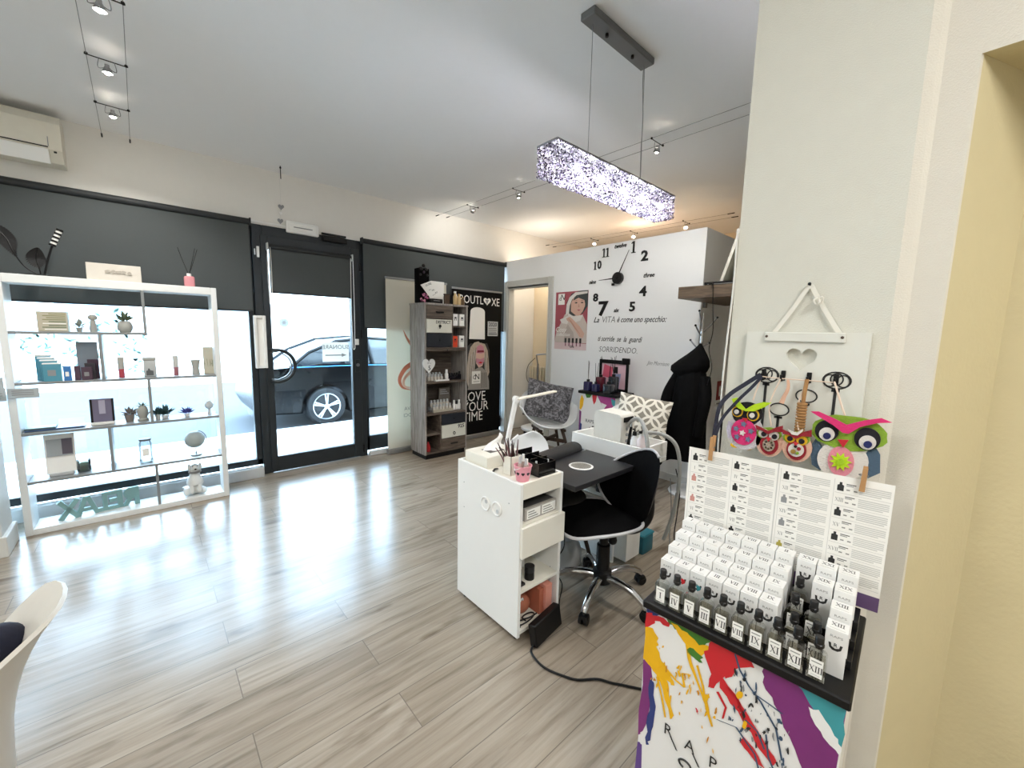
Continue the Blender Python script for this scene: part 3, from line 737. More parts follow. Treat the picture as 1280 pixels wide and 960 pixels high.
# on top
t = thing('feather_vase', 'black vase with dark feathers and striped stem on the white shelf', 'vase', (-.50, YM, TOP))
g = G().lathe([(.0, 0), (.09, 0), (.095, .008), (.03, .014), (.0, .016)], (-.50, YM, TOP), BLKGL, 24); g.build('dish', t)
def feather(pts, w, m, teeth=10):
    g = G(); P = spline([Vector(p) for p in pts], 8); L = len(P)
    g.tube(pts, .004, m, 6, 8)
    for i in range(L//3, L-1):
        d = (P[i+1]-P[i]).normalized(); s = d.cross(UY).normalized()
        f = math.sin(math.pi*(i-L//3+.6)/(L-L//3)); ww = w*f
        for sg in (1, -1): g.add([P[i], P[i]+s*sg*ww-d*.012, P[i+1]+s*sg*ww*.8-d*.004, P[i+1], P[i]+UY*.003, P[i+1]+UY*.003], [(0, 1, 2, 3), (4, 1, 2, 5), (0, 1, 4), (3, 2, 5)], m)
    return g
feather([(-.50, YM, TOP+.01), (-.56, YM, TOP+.06), (-.60, YM-.01, TOP+.15), (-.62, YM, TOP+.22), (-.66, YM, TOP+.28), (-.72, YM, TOP+.30)], .045, BLACK).build('feather', t)
feather([(-.49, YM, TOP+.01), (-.495, YM, TOP+.06), (-.505, YM+.01, TOP+.12), (-.49, YM, TOP+.19)], .05, BLACK).build('feather', t)
g = G().tube([(-.475, YM, TOP+.01), (-.45, YM, TOP+.12), (-.425, YM, TOP+.21)], .006, BLACK, 8, 6)
for k in range(9):
    a = Vector((-.425, YM, TOP+.21)) + Vector((.045, 0, .115))*(k/9); b = Vector((-.425, YM, TOP+.21)) + Vector((.045, 0, .115))*((k+1)/9)
    g.cyl(a, b, .016 if k % 2 else .018, BLACK if k % 2 == 0 else WPLAST, n=12)
g.build('striped_stem', t)
t = thing('plaque', 'pale rectangular plaque lying against the blind on top of the shelf', 'sign', (-.13, YM+.05, TOP))
g = G(); rx = Matrix.Rotation(math.radians(-8), 3, 'X'); g.obox((-.132, YM+.06, TOP+.066), (.295, .012, .132), mat('plaque_beige', '#c8c2b8', .7), rx, .003); g.build('board', t)
g = G(); R = random.Random(5)
for k in range(5): g.prism(blob(-.17+.03*k, TOP+.075, .014, .012, 9, .4, 0, k), (0, YM+.048-.0, 0), UX, UZ, .003, mat('plaque_relief', '#a9a297', .7))
g.build('ornament', t)
def reed_diffuser(x, y, z, label, col, group=None, w=.068, h=.085, reeds=((-.06, .30), (.05, .31), (.065, .305)), stick=None, capm=None):
    t = thing('reed_diffuser', label, 'reed diffuser', (x, y, z), 0, group)
    G().box(x-w/2, y-w/2, z, x+w/2, y+w/2, z+h, col, w*.18, 3).build('bottle', t)
    G().cyl((x, y, z+h), (x, y, z+h+.022), w*.22, capm or WPLAST, n=14).build('collar', t)
    for dx, hh in reeds: G().tube([(x, y, z+h+.01), (x+dx*.5, y+dx*.1, z+h+(hh-h)*.5), (x+dx, y+dx*.2, z+hh)], .0022, stick or BLACK, 6, 2).build('reed', t)
    return t
reed_diffuser(.301, YM, TOP, 'pink reed diffuser on the right end of the white shelf top', mat('pink_glass', '#cf8b92', .25))

LG = mat('figurine_grey', '#a9a9a2', .6); MOSS = mat('moss_green', '#69775f', .9, var=.3, scale=60); BEI = mat('box_beige', '#b9b3a0', .7)
z = SZ[1]
t = thing('storage_box', 'beige and green printed box on the top compartment of the shelf', 'box', (-.458, YM, z))
G().box(-.529, YM-.05, z, -.388, YM+.05, z+.135, BEI, .003).build('carton', t)
g = G(); R = random.Random(9)
for k in range(9): g.box(-.49+R.uniform(-.03, .02), YM-.0508, z+.012+k*.013, -.395, YM-.0498, z+.018+k*.013, R.choice([MOSS, PAPER, mat('olive_print', '#8a8a62', .7)]))
g.build('print', t)
def plant(name, label, x, y, z, potw, poth, leafn, lr, leafm, potm, seed, top=.05, group=None, pprof=None):
    t = thing(name, label, 'plant', (x, y, z), 0, group)
    G().lathe(pprof or [(0, 0), (potw*.36, 0), (potw*.5, poth), (potw*.44, poth), (potw*.42, poth*.9), (0, poth*.9)], (x, y, z), potm, 20).build('pot', t)
    g = G(); R = random.Random(seed)
    for k in range(leafn):
        a = R.uniform(0, 6.28); el = R.uniform(.25, 1.45); L_ = lr*R.uniform(.6, 1.1)
        d = Vector((math.cos(a)*math.cos(el), math.sin(a)*math.cos(el), math.sin(el))); s = d.cross(UZ).normalized(); b0 = Vector((x, y, z+poth*.9)) + d*.01
        n_ = s.cross(d); w = L_*.17
        g.add([b0, b0+d*L_*.5+s*w+n_*.004, b0+d*L_, b0+d*L_*.5-s*w+n_*.004, b0+d*L_*.5-n_*.003], [(0, 1, 4), (1, 2, 4), (2, 3, 4), (3, 0, 4)], leafm)
    g.build('leaves', t); return t
plant('potted_plant', 'tiny flowering sprig beside the figurine on the top compartment', -.339, YM, z, .035, .03, 16, .06, mat('sprig_grey', '#9aa095', .8), LG, 1)
t = thing('figurine', 'grey round headed figurine on the top compartment of the shelf', 'figurine', (-.268, YM, z))
G().lathe([(0, 0), (.018, 0), (.021, .02), (.017, .05), (.012, .08), (.01, .09), (0, .09)], (-.268, YM, z), LG, 18).build('body', t)
G().lathe([(0, .085), (.018, .086), (.025, .098), (.024, .11), (.015, .12), (0, .123)], (-.268, YM, z), LG, 18).build('head', t)
plant('potted_plant', 'spiky succulent in a squat round grey pot on the shelf', -.101, YM, z, .088, .085, 34, .075, MOSS, LG, 2, pprof=[(0, 0), (.03, 0), (.042, .02), (.045, .045), (.036, .075), (.025, .085), (.02, .08), (0, .08)])
# second row
z = SZ[2]
BOXB = mat('box_teal', '#4f93a8', .5); BOXB2 = mat('box_blue', '#3a78b8', .5); BOXP = mat('box_plum', '#4a3545', .5); BOXP2 = mat('box_dark', '#343038', .5)
def carton(name, label, x0, x1, y0, d, h, z, m, cat='box', group=None, lid=None, face=None):
    t = thing(name, label, cat, ((x0+x1)/2, y0+d/2, z), 0, group)
    G().box(x0, y0, z, x1, y0+d, z+h*.96, m, .0015).build('carton', t)
    G().box(x0-.0006, y0-.0006, z+h*.93, x1+.0006, y0+d+.0006, z+h, lid or m, .0015).build('flap', t)
    if face: G().box(x0+(x1-x0)*.25, y0-.0012, z+h*.3, x0+(x1-x0)*.7, y0-.0002, z+h*.62, face).build('label', t)
    return t
for k, (xa, h) in enumerate(((-.525, .125), (-.540, .145), (-.555, .160), (-.570, .176))):
    carton('product_box', ('front', 'second', 'third', 'rear')[k] + ' teal product box in the row on the shelf', xa, xa+.085-.004*k, 4.15+k*.043, .038, h, z, BOXB, 'box', 'teal product boxes', PAPER, GREYP if k == 0 else None)
carton('product_box', 'small bright blue product box beside the teal boxes', -.432, -.395, 4.155, .03, .10, z, BOXB2, 'box', None, None, PAPER)
carton('product_box', 'slim plum product box next to the divider', -.380, -.352, 4.155, .03, .10, z, BOXP, 'box')
carton('product_box', 'dark plum product box in front of the grey panel', -.346, -.292, 4.155, .03, .09, z, BOXP, 'box', 'plum product boxes', None, GREYP)
carton('product_box', 'second dark product box behind the plum one', -.330, -.275, 4.195, .03, .115, z, BOXP2, 'box', 'plum product boxes')
carton('product_box', 'rearmost dark product box beneath the grey panel', -.318, -.262, 4.235, .03, .14, z, BOXP, 'box', 'plum product boxes')
t = thing('display_board', 'grey upright board behind the plum boxes on the shelf', 'board', (-.30, 4.30, z))
G().box(-.372, 4.295, z, -.262, 4.301, z+.265, mat('panel_grey', '#8f979c', .5), .001).build('panel', t); G().box(-.36, 4.27, z, -.27, 4.33, z+.006, GREYP).build('foot', t)
def squeeze_tube(x, y, z, w, h, body, cap, label):
    t = thing('cream_tube', label, 'tube', (x, y, z))
    G().cyl((x, y, z), (x, y, z+h*.42), w*.46, cap, w*.5, 16).build('cap', t)
    g = G(); g.shell(lambda u, v: (x + w*.5*math.cos(2*math.pi*u)*(1-.0*v), y + w*.5*(1-v*.93)*math.sin(2*math.pi*u), z+h*(.42+.58*v)), 20, 6, body, .001, True); g.build('body', t); return t
squeeze_tube(-.143, YM, z, .036, .152, LG, mat('cap_red', '#b8434f', .4), 'grey cream tube with a red cap on the shelf')
squeeze_tube(.175, YM, z, .033, .157, mat('tube_pale', '#b7b7b2', .5), mat('cap_rose', '#a2666d', .4), 'slim grey cream tube with a dusty rose cap')
t = thing('glass_jar', 'square grey jar with a dark label on the shelf', 'jar', (.018, YM, z))
G().box(-.019, YM-.035, z, .055, YM+.035, z+.125, mat('jar_grey', '#b9bdbd', .25), .008, 2).build('body', t); G().box(-.023, YM-.038, z+.125, .058, YM+.038, z+.148, LG, .006, 2).build('lid', t)
G().prism([(0, .01), (.042, .01), (.042, .045), (.024, .05), (.02, .064), (.012, .064), (.01, .05), (0, .045)], (-.005, YM-.0352, z), UX, UZ, .0006, mat('label_dark', '#5c5f60', .6)).build('label', t)
t = thing('goblet', 'pale grey flared goblet vase on the shelf', 'vase', (.301, YM, z))
G().lathe([(0, .0), (.024, 0), (.026, .01), (.022, .05), (.026, .09), (.034, .12), (.031, .12), (.022, .09), (.018, .05), (0, .02)], (.301, YM, z), LG, 24).build('cup', t)
t = thing('picture_frame', 'small picture of grasses leaning in the shelf corner', 'picture', (.392, YM, z))
g = G().obox((.39, YM+.03, z+.112), (.068, .01, .224), BEI, Matrix.Rotation(math.radians(-4), 3, 'X'), .002); g.build('frame', t)
g = G(); R = random.Random(4)
for k in range(24):
    x = R.uniform(.362, .418); g.tube([(x, YM+.021, z+.01), (x+R.uniform(-.01, .01), YM+.024, z+R.uniform(.06, .13))], .0012, MOSS, 5, 1)
g.build('print', t)
# third row
z = SZ[3]
t = thing('tray', 'flat dark blue tray lying on the shelf', 'tray', (-.50, YM, z))
G().box(-.645, YM-.06, z, -.36, YM+.05, z+.012, mat('tray_blue', '#3d587e', .4), .004).build('base', t); G().box(-.645, YM-.06, z+.012, -.50, YM+.05, z+.024, mat('tray_green', '#54696a', .5), .004).build('rim', t)
t = thing('photo_frame', 'photo frame with a mauve interior print on the shelf', 'picture frame', (-.266, YM, z))
g = G(); q = Matrix.Rotation(math.radians(-6), 3, 'X')
g.obox((-.266, YM, z+.105), (.122, .012, .17), mat('photo_mauve', '#6d6880', .4), q, .002); g.build('print', t)
g = G()
for dx in (-.057, .057): g.obox((-.266+dx, YM-.007, z+.105), (.013, .004, .17), BLACK, q)
g.obox((-.266, YM-.0088, z+.13), (.034, .003, .10), mat('photo_lilac', '#a9a5b8', .4), q); g.obox((-.266, YM-.0088, z+.115), (.034, .005, .04), mat('photo_dark', '#38363f', .4), q); g.obox((-.266, YM-.0078, z+.045), (.07, .004, .02), PAPER, q); g.build('photo', t)
G().box(-.33, YM-.03, z, -.205, YM+.03, z+.02, PAPER, .004).build('stand', t)
plant('potted_plant', 'small grey potted plant beside the watering can', -.123, YM, z, .06, .055, 26, .06, mat('dry_leaf', '#77706a', .9, var=.2), mat('pot_taupe', '#837a74', .8), 5)
t = thing('watering_can', 'grey watering can planter with a leafy rosette', 'watering can', (-.045, YM, z))
G().lathe([(0, 0), (.032, 0), (.034, .012), (.024, .02), (.03, .045), (.034, .07), (.028, .1), (.018, .115), (.016, .112), (0, .1)], (-.047, YM, z), LG, 24).build('body', t)
G().tube([(-.073, YM, z+.095), (-.088, YM, z+.075), (-.085, YM, z+.045), (-.072, YM, z+.04)], .004, LG, 8, 6).build('handle', t)
G().tube([(-.02, YM, z+.045), (-.006, YM, z+.06), (.004, YM-.03, z+.075)], .005, LG, 8, 5).build('spout', t)
g = G()
for k in range(9):
    a = k*.7; d = Vector((math.cos(a), math.sin(a)*.5, .75 if k % 2 else .15)).normalized(); s = d.cross(UZ).normalized(); b0 = Vector((-.047, YM, z+.11))
    g.add([b0, b0+d*.022+s*.008, b0+d*.045, b0+d*.022-s*.008, b0+d*.022+UZ*.004], [(0, 1, 4), (1, 2, 4), (2, 3, 4), (3, 0, 4)], MOSS)
g.build('leaves', t)
plant('potted_plant', 'dark leafy plant in a white pot right of the divider', .085, YM, z, .05, .03, 60, .075, mat('leaf_dark', '#3c5a5c', .7, var=.3), WPLAST, 6)
plant('potted_plant', 'small plant leaning toward the divider on the shelf', .040, YM-.02, z, .035, .04, 26, .06, mat('leaf_dark', '#3c5a5c'), WPLAST, 7)
plant('potted_plant', 'small blue flowers in a white pot on the shelf', .222, YM, z, .04, .025, 40, .055, mat('petal_blue', '#4a4e9c', .7, var=.3), WPLAST, 8)
t = thing('figurine', 'white tree shaped figurine at the right end of the shelf', 'figurine', (.371, YM, z))
G().lathe([(0, 0), (.016, 0), (.013, .006), (.008, .03), (.009, .055), (0, .055)], (.371, YM, z), LGREY, 16).build('stem', t)
g = G(); g.sphere((.371, YM, z+.078), (.031, .025, .032), LGREY, 14, 9); g.sphere((.371, YM, z+.1), (.018, .016, .016), LGREY, 10, 7); g.build('crown', t)
# fourth row
z = SZ[4]
t = thing('picture_frame', 'white framed grey print standing on the shelf', 'picture', (-.50, YM, z))
g = G(); g.obox((-.498, YM, z+.155), (.146, .014, .275), PAPER, q, .002); g.build('frame', t)
g = G(); g.obox((-.498, YM-.0095, z+.20), (.128, .004, .12), mat('print_grey', '#9fa4a6', .6), q); g.obox((-.498, YM-.008, z+.085), (.128, .004, .09), mat('print_grey2', '#b5b9ba', .6), q)
g.obox((-.462, YM-.012, z+.205), (.05, .004, .11), mat('print_dark', '#5a5560', .6), q); g.build('print', t)
G().box(-.56, YM-.03, z, -.44, YM+.04, z+.022, LGREY, .003).build('stand', t)
t = thing('candle_bowl', 'glass candle bowl with green moss on the shelf', 'bowl', (-.39, YM, z))
G().lathe([(0, 0), (.033, 0), (.037, .008), (.039, .09), (.036, .09), (.034, .012), (0, .01)], (-.39, YM, z), clear_glass('bowl_glass', (.8, .86, .84), 2.5), 28).build('bowl', t)
g = G(); g.lathe([(0, .012), (.032, .012), (.033, .05), (.02, .065), (0, .068)], (-.39, YM, z), mat('moss_fill', '#7f8b7a', .9, var=.3, scale=90, bump=.5), 20); g.build('moss', t)
t = thing('glass_jar', 'tall clear glass jar with a dark rimmed lid on the shelf', 'jar', (-.05, YM, z))
G().lathe([(0, 0), (.038, 0), (.042, .01), (.042, .15), (.034, .17), (.034, .175), (.03, .175), (.038, .148), (.038, .012), (0, .01)], (-.05, YM, z), clear_glass('jar_glass', (.93, .95, .95), .7), 28).build('body', t)
G().lathe([(0, .176), (.036, .176), (.038, .184), (.036, .19), (0, .192)], (-.05, YM, z), mat('lid_dark', '#58585a', .5), 24).build('lid', t)
G().box(-.07, YM-.0438, z+.06, -.03, YM-.0425, z+.12, PAPER).build('label', t)
t = thing('globe', 'small pale desk globe tilted on a round base', 'globe', (.258, YM, z))
g = G(); g.lathe([(0, 0), (.038, 0), (.036, .008), (.012, .012), (0, .013)], (.262, YM, z), mat('globe_metal', '#6d6f6d', .4), 24); g.cyl((.262, YM, z+.01), (.262, YM, z+.06), .004, mat('globe_metal', '#6d6f6d'), n=8); g.build('base', t)
G().sphere((.258, YM, z+.135), (.07, .07, .07), mat('globe_map', '#a9b3b2', .5, var=.4, scale=9), 28, 18).build('ball', t)
G().tube([(.258+.077*math.sin(a), YM, z+.135+.077*math.cos(a)) for a in [i*math.pi/12+.35 for i in range(13)]], .003, mat('globe_metal', '#6d6f6d'), 6, 2).build('meridian_arm', t)
# bottom row
z = .042
TL = mat('letter_teal', '#7fa6a6', .6)
def letter3d(ch, x, y, h, a, label, polys):
    t_ = G(); o = Vector((x, y, z)); u = Vector((-math.cos(a), -math.sin(a), 0)); n_ = Vector((math.sin(a), -math.cos(a), 0))
    for p in polys: t_.prism(p, o, u, UZ, .028, TL)
    return tag(t_.build('letter'), label, 'letter', 'letters spelling relax')
def bar(a, b, w):
    dx, dy = b[0]-a[0], b[1]-a[1]; L_ = math.hypot(dx, dy); px, py = -dy/L_*w/2, dx/L_*w/2
    return [(a[0]+px, a[1]+py), (b[0]+px, b[1]+py), (b[0]-px, b[1]-py), (a[0]-px, a[1]-py)]
letter3d('X', -.485, 4.20, .15, .15, 'teal standing letter X at the left of the word', [bar((-.045, .003), (.045, .14), .028), bar((.045, .003), (-.045, .14), .028)])
letter3d('A', -.395, 4.22, .15, .15, 'teal standing letter A next to the X', [bar((-.05, 0), (-.005, .14), .026), bar((.05, 0), (.005, .14), .026), bar((-.03, .045), (.03, .045), .024)])
letter3d('L', -.318, 4.24, .15, .15, 'teal standing letter L mostly behind its neighbours', [[(-.03, 0), (.035, 0), (.035, .027), (-.003, .027), (-.003, .14), (-.03, .14)]])
letter3d('E', -.245, 4.25, .15, .15, 'teal standing letter E in the middle of the shelf', [[(-.04, 0), (.045, 0), (.045, .027), (-.01, .027), (-.01, .058), (.035, .058), (.035, .083), (-.01, .083), (-.01, .115), (.045, .115), (.045, .14), (-.04, .14)]])
letter3d('R', -.150, 4.26, .15, .15, 'teal standing letter R at the right end of the word', [[(-.04, 0), (-.012, 0), (-.012, .05), (.005, .05), (.03, 0), (.058, 0), (.03, .058), (.046, .075), (.05, .1), (.04, .128), (.02, .14), (-.04, .14)]])
t = thing('dog_statue', 'white seated dog statue with a dark collar on the shelf', 'statue', (.235, YM, z))
DW = mat('statue_white', '#dfe2e0', .45)
bm = bmesh.new()
sk = [((.235, YM, z+.045), .062), ((.238, YM-.005, z+.11), .052), ((.24, YM-.012, z+.165), .040), ((.242, YM-.016, z+.205), .030), ((.243, YM-.020, z+.245), .040), ((.243, YM-.055, z+.236), .024), ((.243, YM-.075, z+.230), .018),
      ((.215, YM-.055, z+.09), .020), ((.212, YM-.068, z+.02), .017), ((.262, YM-.055, z+.09), .020), ((.265, YM-.068, z+.02), .017),
      ((.18, YM-.02, z+.04), .034), ((.172, YM-.06, z+.018), .02), ((.292, YM-.02, z+.04), .034), ((.30, YM-.06, z+.018), .02), ((.235, YM+.06, z+.02), .016), ((.29, YM+.07, z+.015), .01)]
ed = [(0, 1), (1, 2), (2, 3), (3, 4), (4, 5), (5, 6), (1, 7), (7, 8), (1, 9), (9, 10), (0, 11), (11, 12), (0, 13), (13, 14), (0, 15), (15, 16)]
def skin(name, sk, ed, m, parent, root=0, sub=2):
    o0 = parent.location
    me = bpy.data.meshes.new(name); me.from_pydata([Vector(p)-o0 for p, _ in sk], ed, []); me.materials.append(m)
    o = bpy.data.objects.new(name, me); COL.objects.link(o); o.parent = parent
    md = o.modifiers.new('skin', 'SKIN'); md.use_smooth_shade = True
    for v, (_, r) in zip(me.skin_vertices[0].data, sk): v.radius = (r, r); v.use_root = False
    me.skin_vertices[0].data[root].use_root = True
    ms = o.modifiers.new('sub', 'SUBSURF'); ms.levels = sub; ms.render_levels = sub
    return o
skin('body', sk, ed, DW, t)
for sx in (-1, 1): G().sphere((.243+.036*sx, YM-.012, z+.235), (.012, .02, .032), DW, 12, 8).build('ear', t)
G().tube([(.243+.036*math.cos(a), YM-.017+.036*math.sin(a), z+.196) for a in [i*math.pi/8 for i in range(17)]], .009, mat('collar_grey', '#7c7a78', .6), 8, 1).build('collar', t)
g = G()
for sx in (-1, 1): g.sphere((.243+.015*sx, YM-.056, z+.252), .0045, BLACK, 8, 6)
g.sphere((.243, YM-.094, z+.236), (.008, .006, .006), BLACK, 8, 6); g.build('face', t)
# price cards on the cabinet at the left and the cabinet itself
CABM = mat('cabinet_white', '#d4d5d1', .5)
t = thing('cabinet', 'pale grey cabinet at the left beside the white shelf', 'cabinet', (-1.15, 3.95, 0))
G().box(-1.6, 3.86, .06, -.735, 4.13, .935, CABM, .004).build('body', t); G().box(-1.62, 3.84, 0, -.715, 4.13, .13, CABM, .004).build('plinth', t)
G().box(-1.62, 3.84, .935, -.72, 4.13, .96, CABM, .004).build('top', t); G().box(-1.58, 3.853, .16, -.76, 3.861, .90, CABM, .003).build('door', t)
t = thing('card_holder', 'clear card holder with printed cards in front of the shelf', 'card holder', (-.70, 4.09, .96))
CARD = mat('price_card', '#aab2b6', .6)
G().box(-.80, 4.085, .96, -.69, 4.125, .972, clear_glass('acrylic', (.9, .93, .94), 2.0), .002).obox((-.735, 4.11, 1.03), (.085, .004, .13), CARD, rz(.1)).build('base', t)
g = G().obox((-.735, 4.095, .985), (.10, .003, .085), CARD).obox((-.615, 4.118, .985), (.135, .003, .065), CARD); g.build('card', t)
g = G()
for k in range(3): g.box(-.665, 4.1155, .973+k*.013, -.57, 4.1164, .979+k*.013, GREYP)
for k in range(2): g.box(-.77, 4.0925, .975+k*.014, -.70, 4.0934, .981+k*.014, GREYP)
g.build('print', t)

# ================================================================ BANNERS
def B2(x, z): return (x, z)
t = thing('roll_up_banner', 'black roll-up banner advertising nails beside the tall wooden shelf', 'banner', (3.335, 4.42, 0))
BANK = mat('banner_black', '#040405', .6, spec=.2); SKINP = mat('print_skin', '#d8b5a5', .6); HAIRP = mat('print_hair', '#b9ab9a', .6, var=.25, scale=40); PINKP = mat('print_pink', '#c9899a', .6)
G().box(2.925, 4.418, .06, 3.745, 4.4205, 1.985, BANK).build('print_sheet', t)
G().box(2.92, 4.395, 0, 3.75, 4.455, .06, mat('banner_silver', '#a9abac', .35, .8), .008).build('base', t)
G().box(2.92, 4.41, 1.985, 3.75, 4.43, 2.01, mat('banner_silver', '#a9abac'), .003).build('top_rail', t)
G().cyl((3.335, 4.435, .06), (3.335, 4.435, 1.99), .008, STEEL, n=8).build('pole', t)
y = 4.418
g = G(); g.text('ABOUTL', .150, (3.425, y, 1.865), UX, UZ, PAPER, .0008, .0, align='RIGHT', sx=.82)
g.prism(heart(.125, .10, 3.49, 1.866), (0, y, 0), UX, UZ, .0008, PAPER); g.text('XE', .150, (3.565, y, 1.855), UX, UZ, PAPER, .0008, align='LEFT', sx=.8)
g.prism([(3.455, 1.885), (3.52, 1.885), (3.488, 1.825)], (0, y-.0008, 0), UX, UZ, .0004, GREYP); g.build('brand_lettering', t)
g = G().prism([(3.195, 1.358), (3.458, 1.352), (3.452, 1.72)] + [(3.333+.118*math.cos(a), 1.722+.055*math.sin(a)) for a in [math.pi*i/12 for i in range(1, 12)]] + [(3.214, 1.72)], (0, y, 0), UX, UZ, .0008, PAPER); g.build('nail_print', t)
g = G().prism([(3.505, 1.40), (3.685, 1.40), (3.685, 1.598), (3.505, 1.598)], (0, y, 0), UX, UZ, .0006, LGREY)
g.text('2020', .075, (3.595, y-.0006, 1.555), UX, UZ, TEXTD, .0006, .012, sx=.95)
for k in range(4): g.prism([(3.52, 1.42+k*.026), (3.67-.01*(k % 2), 1.42+k*.026), (3.67-.01*(k % 2), 1.432+k*.026), (3.52, 1.432+k*.026)], (0, y-.0006, 0), UX, UZ, .0004, TEXTD if k == 0 else TEXTG)
g.build('award_print', t)
g = G()
g.prism([(2.98, .68), (3.545, .66), (3.545, 1.20), (3.50, 1.30), (3.22, 1.30), (2.98, 1.10)], (0, y, 0), UX, UZ, .0004, mat('print_dusk', '#2e2c2c', .6))
g.prism([(3.20, .68), (3.15, .84), (3.17, 1.02), (3.19, 1.16), (3.22, 1.25), (3.28, 1.31), (3.35, 1.325), (3.40, 1.29), (3.36, 1.20), (3.31, 1.10), (3.29, .95), (3.27, .80)], (0, y-.0005, 0), UX, UZ, .0005, HAIRP)
g.prism([(3.38, 1.31), (3.46, 1.29), (3.51, 1.20), (3.53, 1.05), (3.545, .90), (3.50, .80), (3.47, .95), (3.46, 1.10), (3.44, 1.2)], (0, y-.0005, 0), UX, UZ, .0005, HAIRP)
g.prism([(3.315, 1.03), (3.31, 1.16), (3.33, 1.25), (3.38, 1.29), (3.43, 1.27), (3.455, 1.18), (3.45, 1.06), (3.42, .99), (3.36, .97)], (0, y-.0010, 0), UX, UZ, .0005, SKINP)
g.prism([(3.315, 1.17), (3.325, 1.255), (3.38, 1.285), (3.435, 1.26), (3.455, 1.175), (3.39, 1.16)], (0, y-.0015, 0), UX, UZ, .0005, PINKP)
g.prism([(3.33, 1.175), (3.335, 1.205), (3.44, 1.205), (3.445, 1.178)], (0, y-.0018, 0), UX, UZ, .0004, mat('print_wine', '#7b2036', .6))
g.prism([(3.315, 1.05), (3.315, 1.10), (3.39, 1.085), (3.45, 1.105), (3.45, 1.05), (3.41, 1.01), (3.36, 1.005)], (0, y-.0015, 0), UX, UZ, .0005, PINKP)
g.prism([(3.35, 1.04), (3.39, 1.052), (3.43, 1.04), (3.39, 1.025)], (0, y-.0019, 0), UX, UZ, .0004, RED)
g.prism([(3.18, .68), (3.22, .86), (3.30, .95), (3.36, .975), (3.42, .97), (3.50, .90), (3.54, .78), (3.545, .66)], (0, y-.0012, 0), UX, UZ, .0005, mat('print_coat', '#9c978f', .6))
for k in range(7): g.prism(bar((3.19+.012*k, .74+.02*k), (3.20+.022*k, 1.10+.028*k), .005), (0, y-.0009, 0), UX, UZ, .0003, TEXTD if k % 2 else LGREY)
for k in range(4): g.prism(bar((3.47+.012*k, .88+.01*k), (3.45+.02*k, 1.22-.04*k), .005), (0, y-.0009, 0), UX, UZ, .0003, TEXTD if k % 2 else LGREY)
for k in range(4): g.prism(bar((3.41+.03*k, .69), (3.41+.025*k, .90), .006), (0, y-.0018, 0), UX, UZ, .0004, TEXTD)
g.build('portrait_print', t)
g = G().prism([(3.245, .755), (3.39, .755), (3.39, .925), (3.245, .925)], (0, y-.002, 0), UX, UZ, .0008, PAPER)
g.text('N', .11, (3.335, y-.0028, .845), UX, UZ, TEXTD, .0006, .005); g.text('C', .075, (3.285, y-.0028, .84), UX, UZ, TEXTD, .0006)
g.prism([(3.27, .78), (3.37, .78), (3.37, .787), (3.27, .787)], (0, y-.0028, 0), UX, UZ, .0004, TEXTG); g.build('logo_print', t)
g = G()
for k, w in enumerate(('LOVE', 'YOUR', 'TIME')): g.text(w, .185, (3.10, y, .575-.138*k), UX, UZ, PAPER, .0008, 0, align='LEFT', sx=.86)
g.build('slogan_lettering', t)
t = thing('roll_up_banner', 'pale beige roll-up banner with an orange swirl, by the door', 'banner', (2.44, 4.42, 0))
BAN1 = translucent('banner_beige', '#e2dfd2', .35)
G().box(2.045, 4.418, .06, 2.84, 4.4205, 2.02, BAN1).build('print_sheet', t)
G().box(2.04, 4.39, 0, 2.85, 4.46, .062, mat('banner_silver', '#a9abac'), .012).build('base', t)
G().box(2.04, 4.41, 2.02, 2.85, 4.43, 2.045, mat('banner_silver', '#a9abac'), .003).build('top_rail', t)
ORG = mat('swirl_orange', '#d98a70', .6, var=.15); ORG2 = mat('swirl_peach', '#e9c0a8', .6)
g = G()
def sw(P, w, m, d=0):
    P = spline([Vector((a, b, 0)) for a, b in P], 8); n = len(P)
    L1 = []; L2 = []
    for i, p in enumerate(P):
        dd = (P[min(i+1, n-1)]-P[max(i-1, 0)]).normalized(); q = Vector((-dd.y, dd.x, 0))*w*math.sin(math.pi*(i+.7)/(n+.4)); L1.append((p+q)); L2.append((p-q))
    vs = [(a.x, 4.4178-d, a.y) for a in L1]+[(a.x, 4.4178-d, a.y) for a in L2]
    g.add(vs, [(i, i+1, i+1+n, i+n) for i in range(n-1)], m)
sw([(2.25, 1.46), (2.30, 1.36), (2.40, 1.20), (2.38, 1.08), (2.27, 1.0), (2.20, .88), (2.24, .78), (2.36, .74)], .028, ORG, .0003)
sw([(2.40, 1.42), (2.38, 1.26), (2.42, 1.10), (2.36, .98), (2.26, .88), (2.27, .79), (2.40, .77)], .02, ORG2)
sw([(2.50, 1.38), (2.60, 1.20), (2.50, 1.02), (2.44, .90)], .03, ORG, .0003)
g.build('swirl_print', t)
g = G()
g.text('T', .07, (2.40, 4.4178, .60), (-1, 0, 0), UZ, TEXTG, -.0005); g.text('ADNEVA', .062, (2.38, 4.4178, .52), (-1, 0, 0), UZ, TEXTG, -.0005); g.text('I2CO OCI', .062, (2.38, 4.4178, .44), (-1, 0, 0), UZ, TEXTG, -.0005)
g.prism(bar((2.36, .33), (2.45, .22), .008), (0, 4.4178, 0), UX, UZ, .0005, TEXTG); g.prism(bar((2.36, .20), (2.46, .20), .008), (0, 4.4178, 0), UX, UZ, .0005, TEXTG); g.prism(bar((2.47, .36), (2.36, .34), .006), (0, 4.4178, 0), UX, UZ, .0005, TEXTG)
g.build('lettering', t)

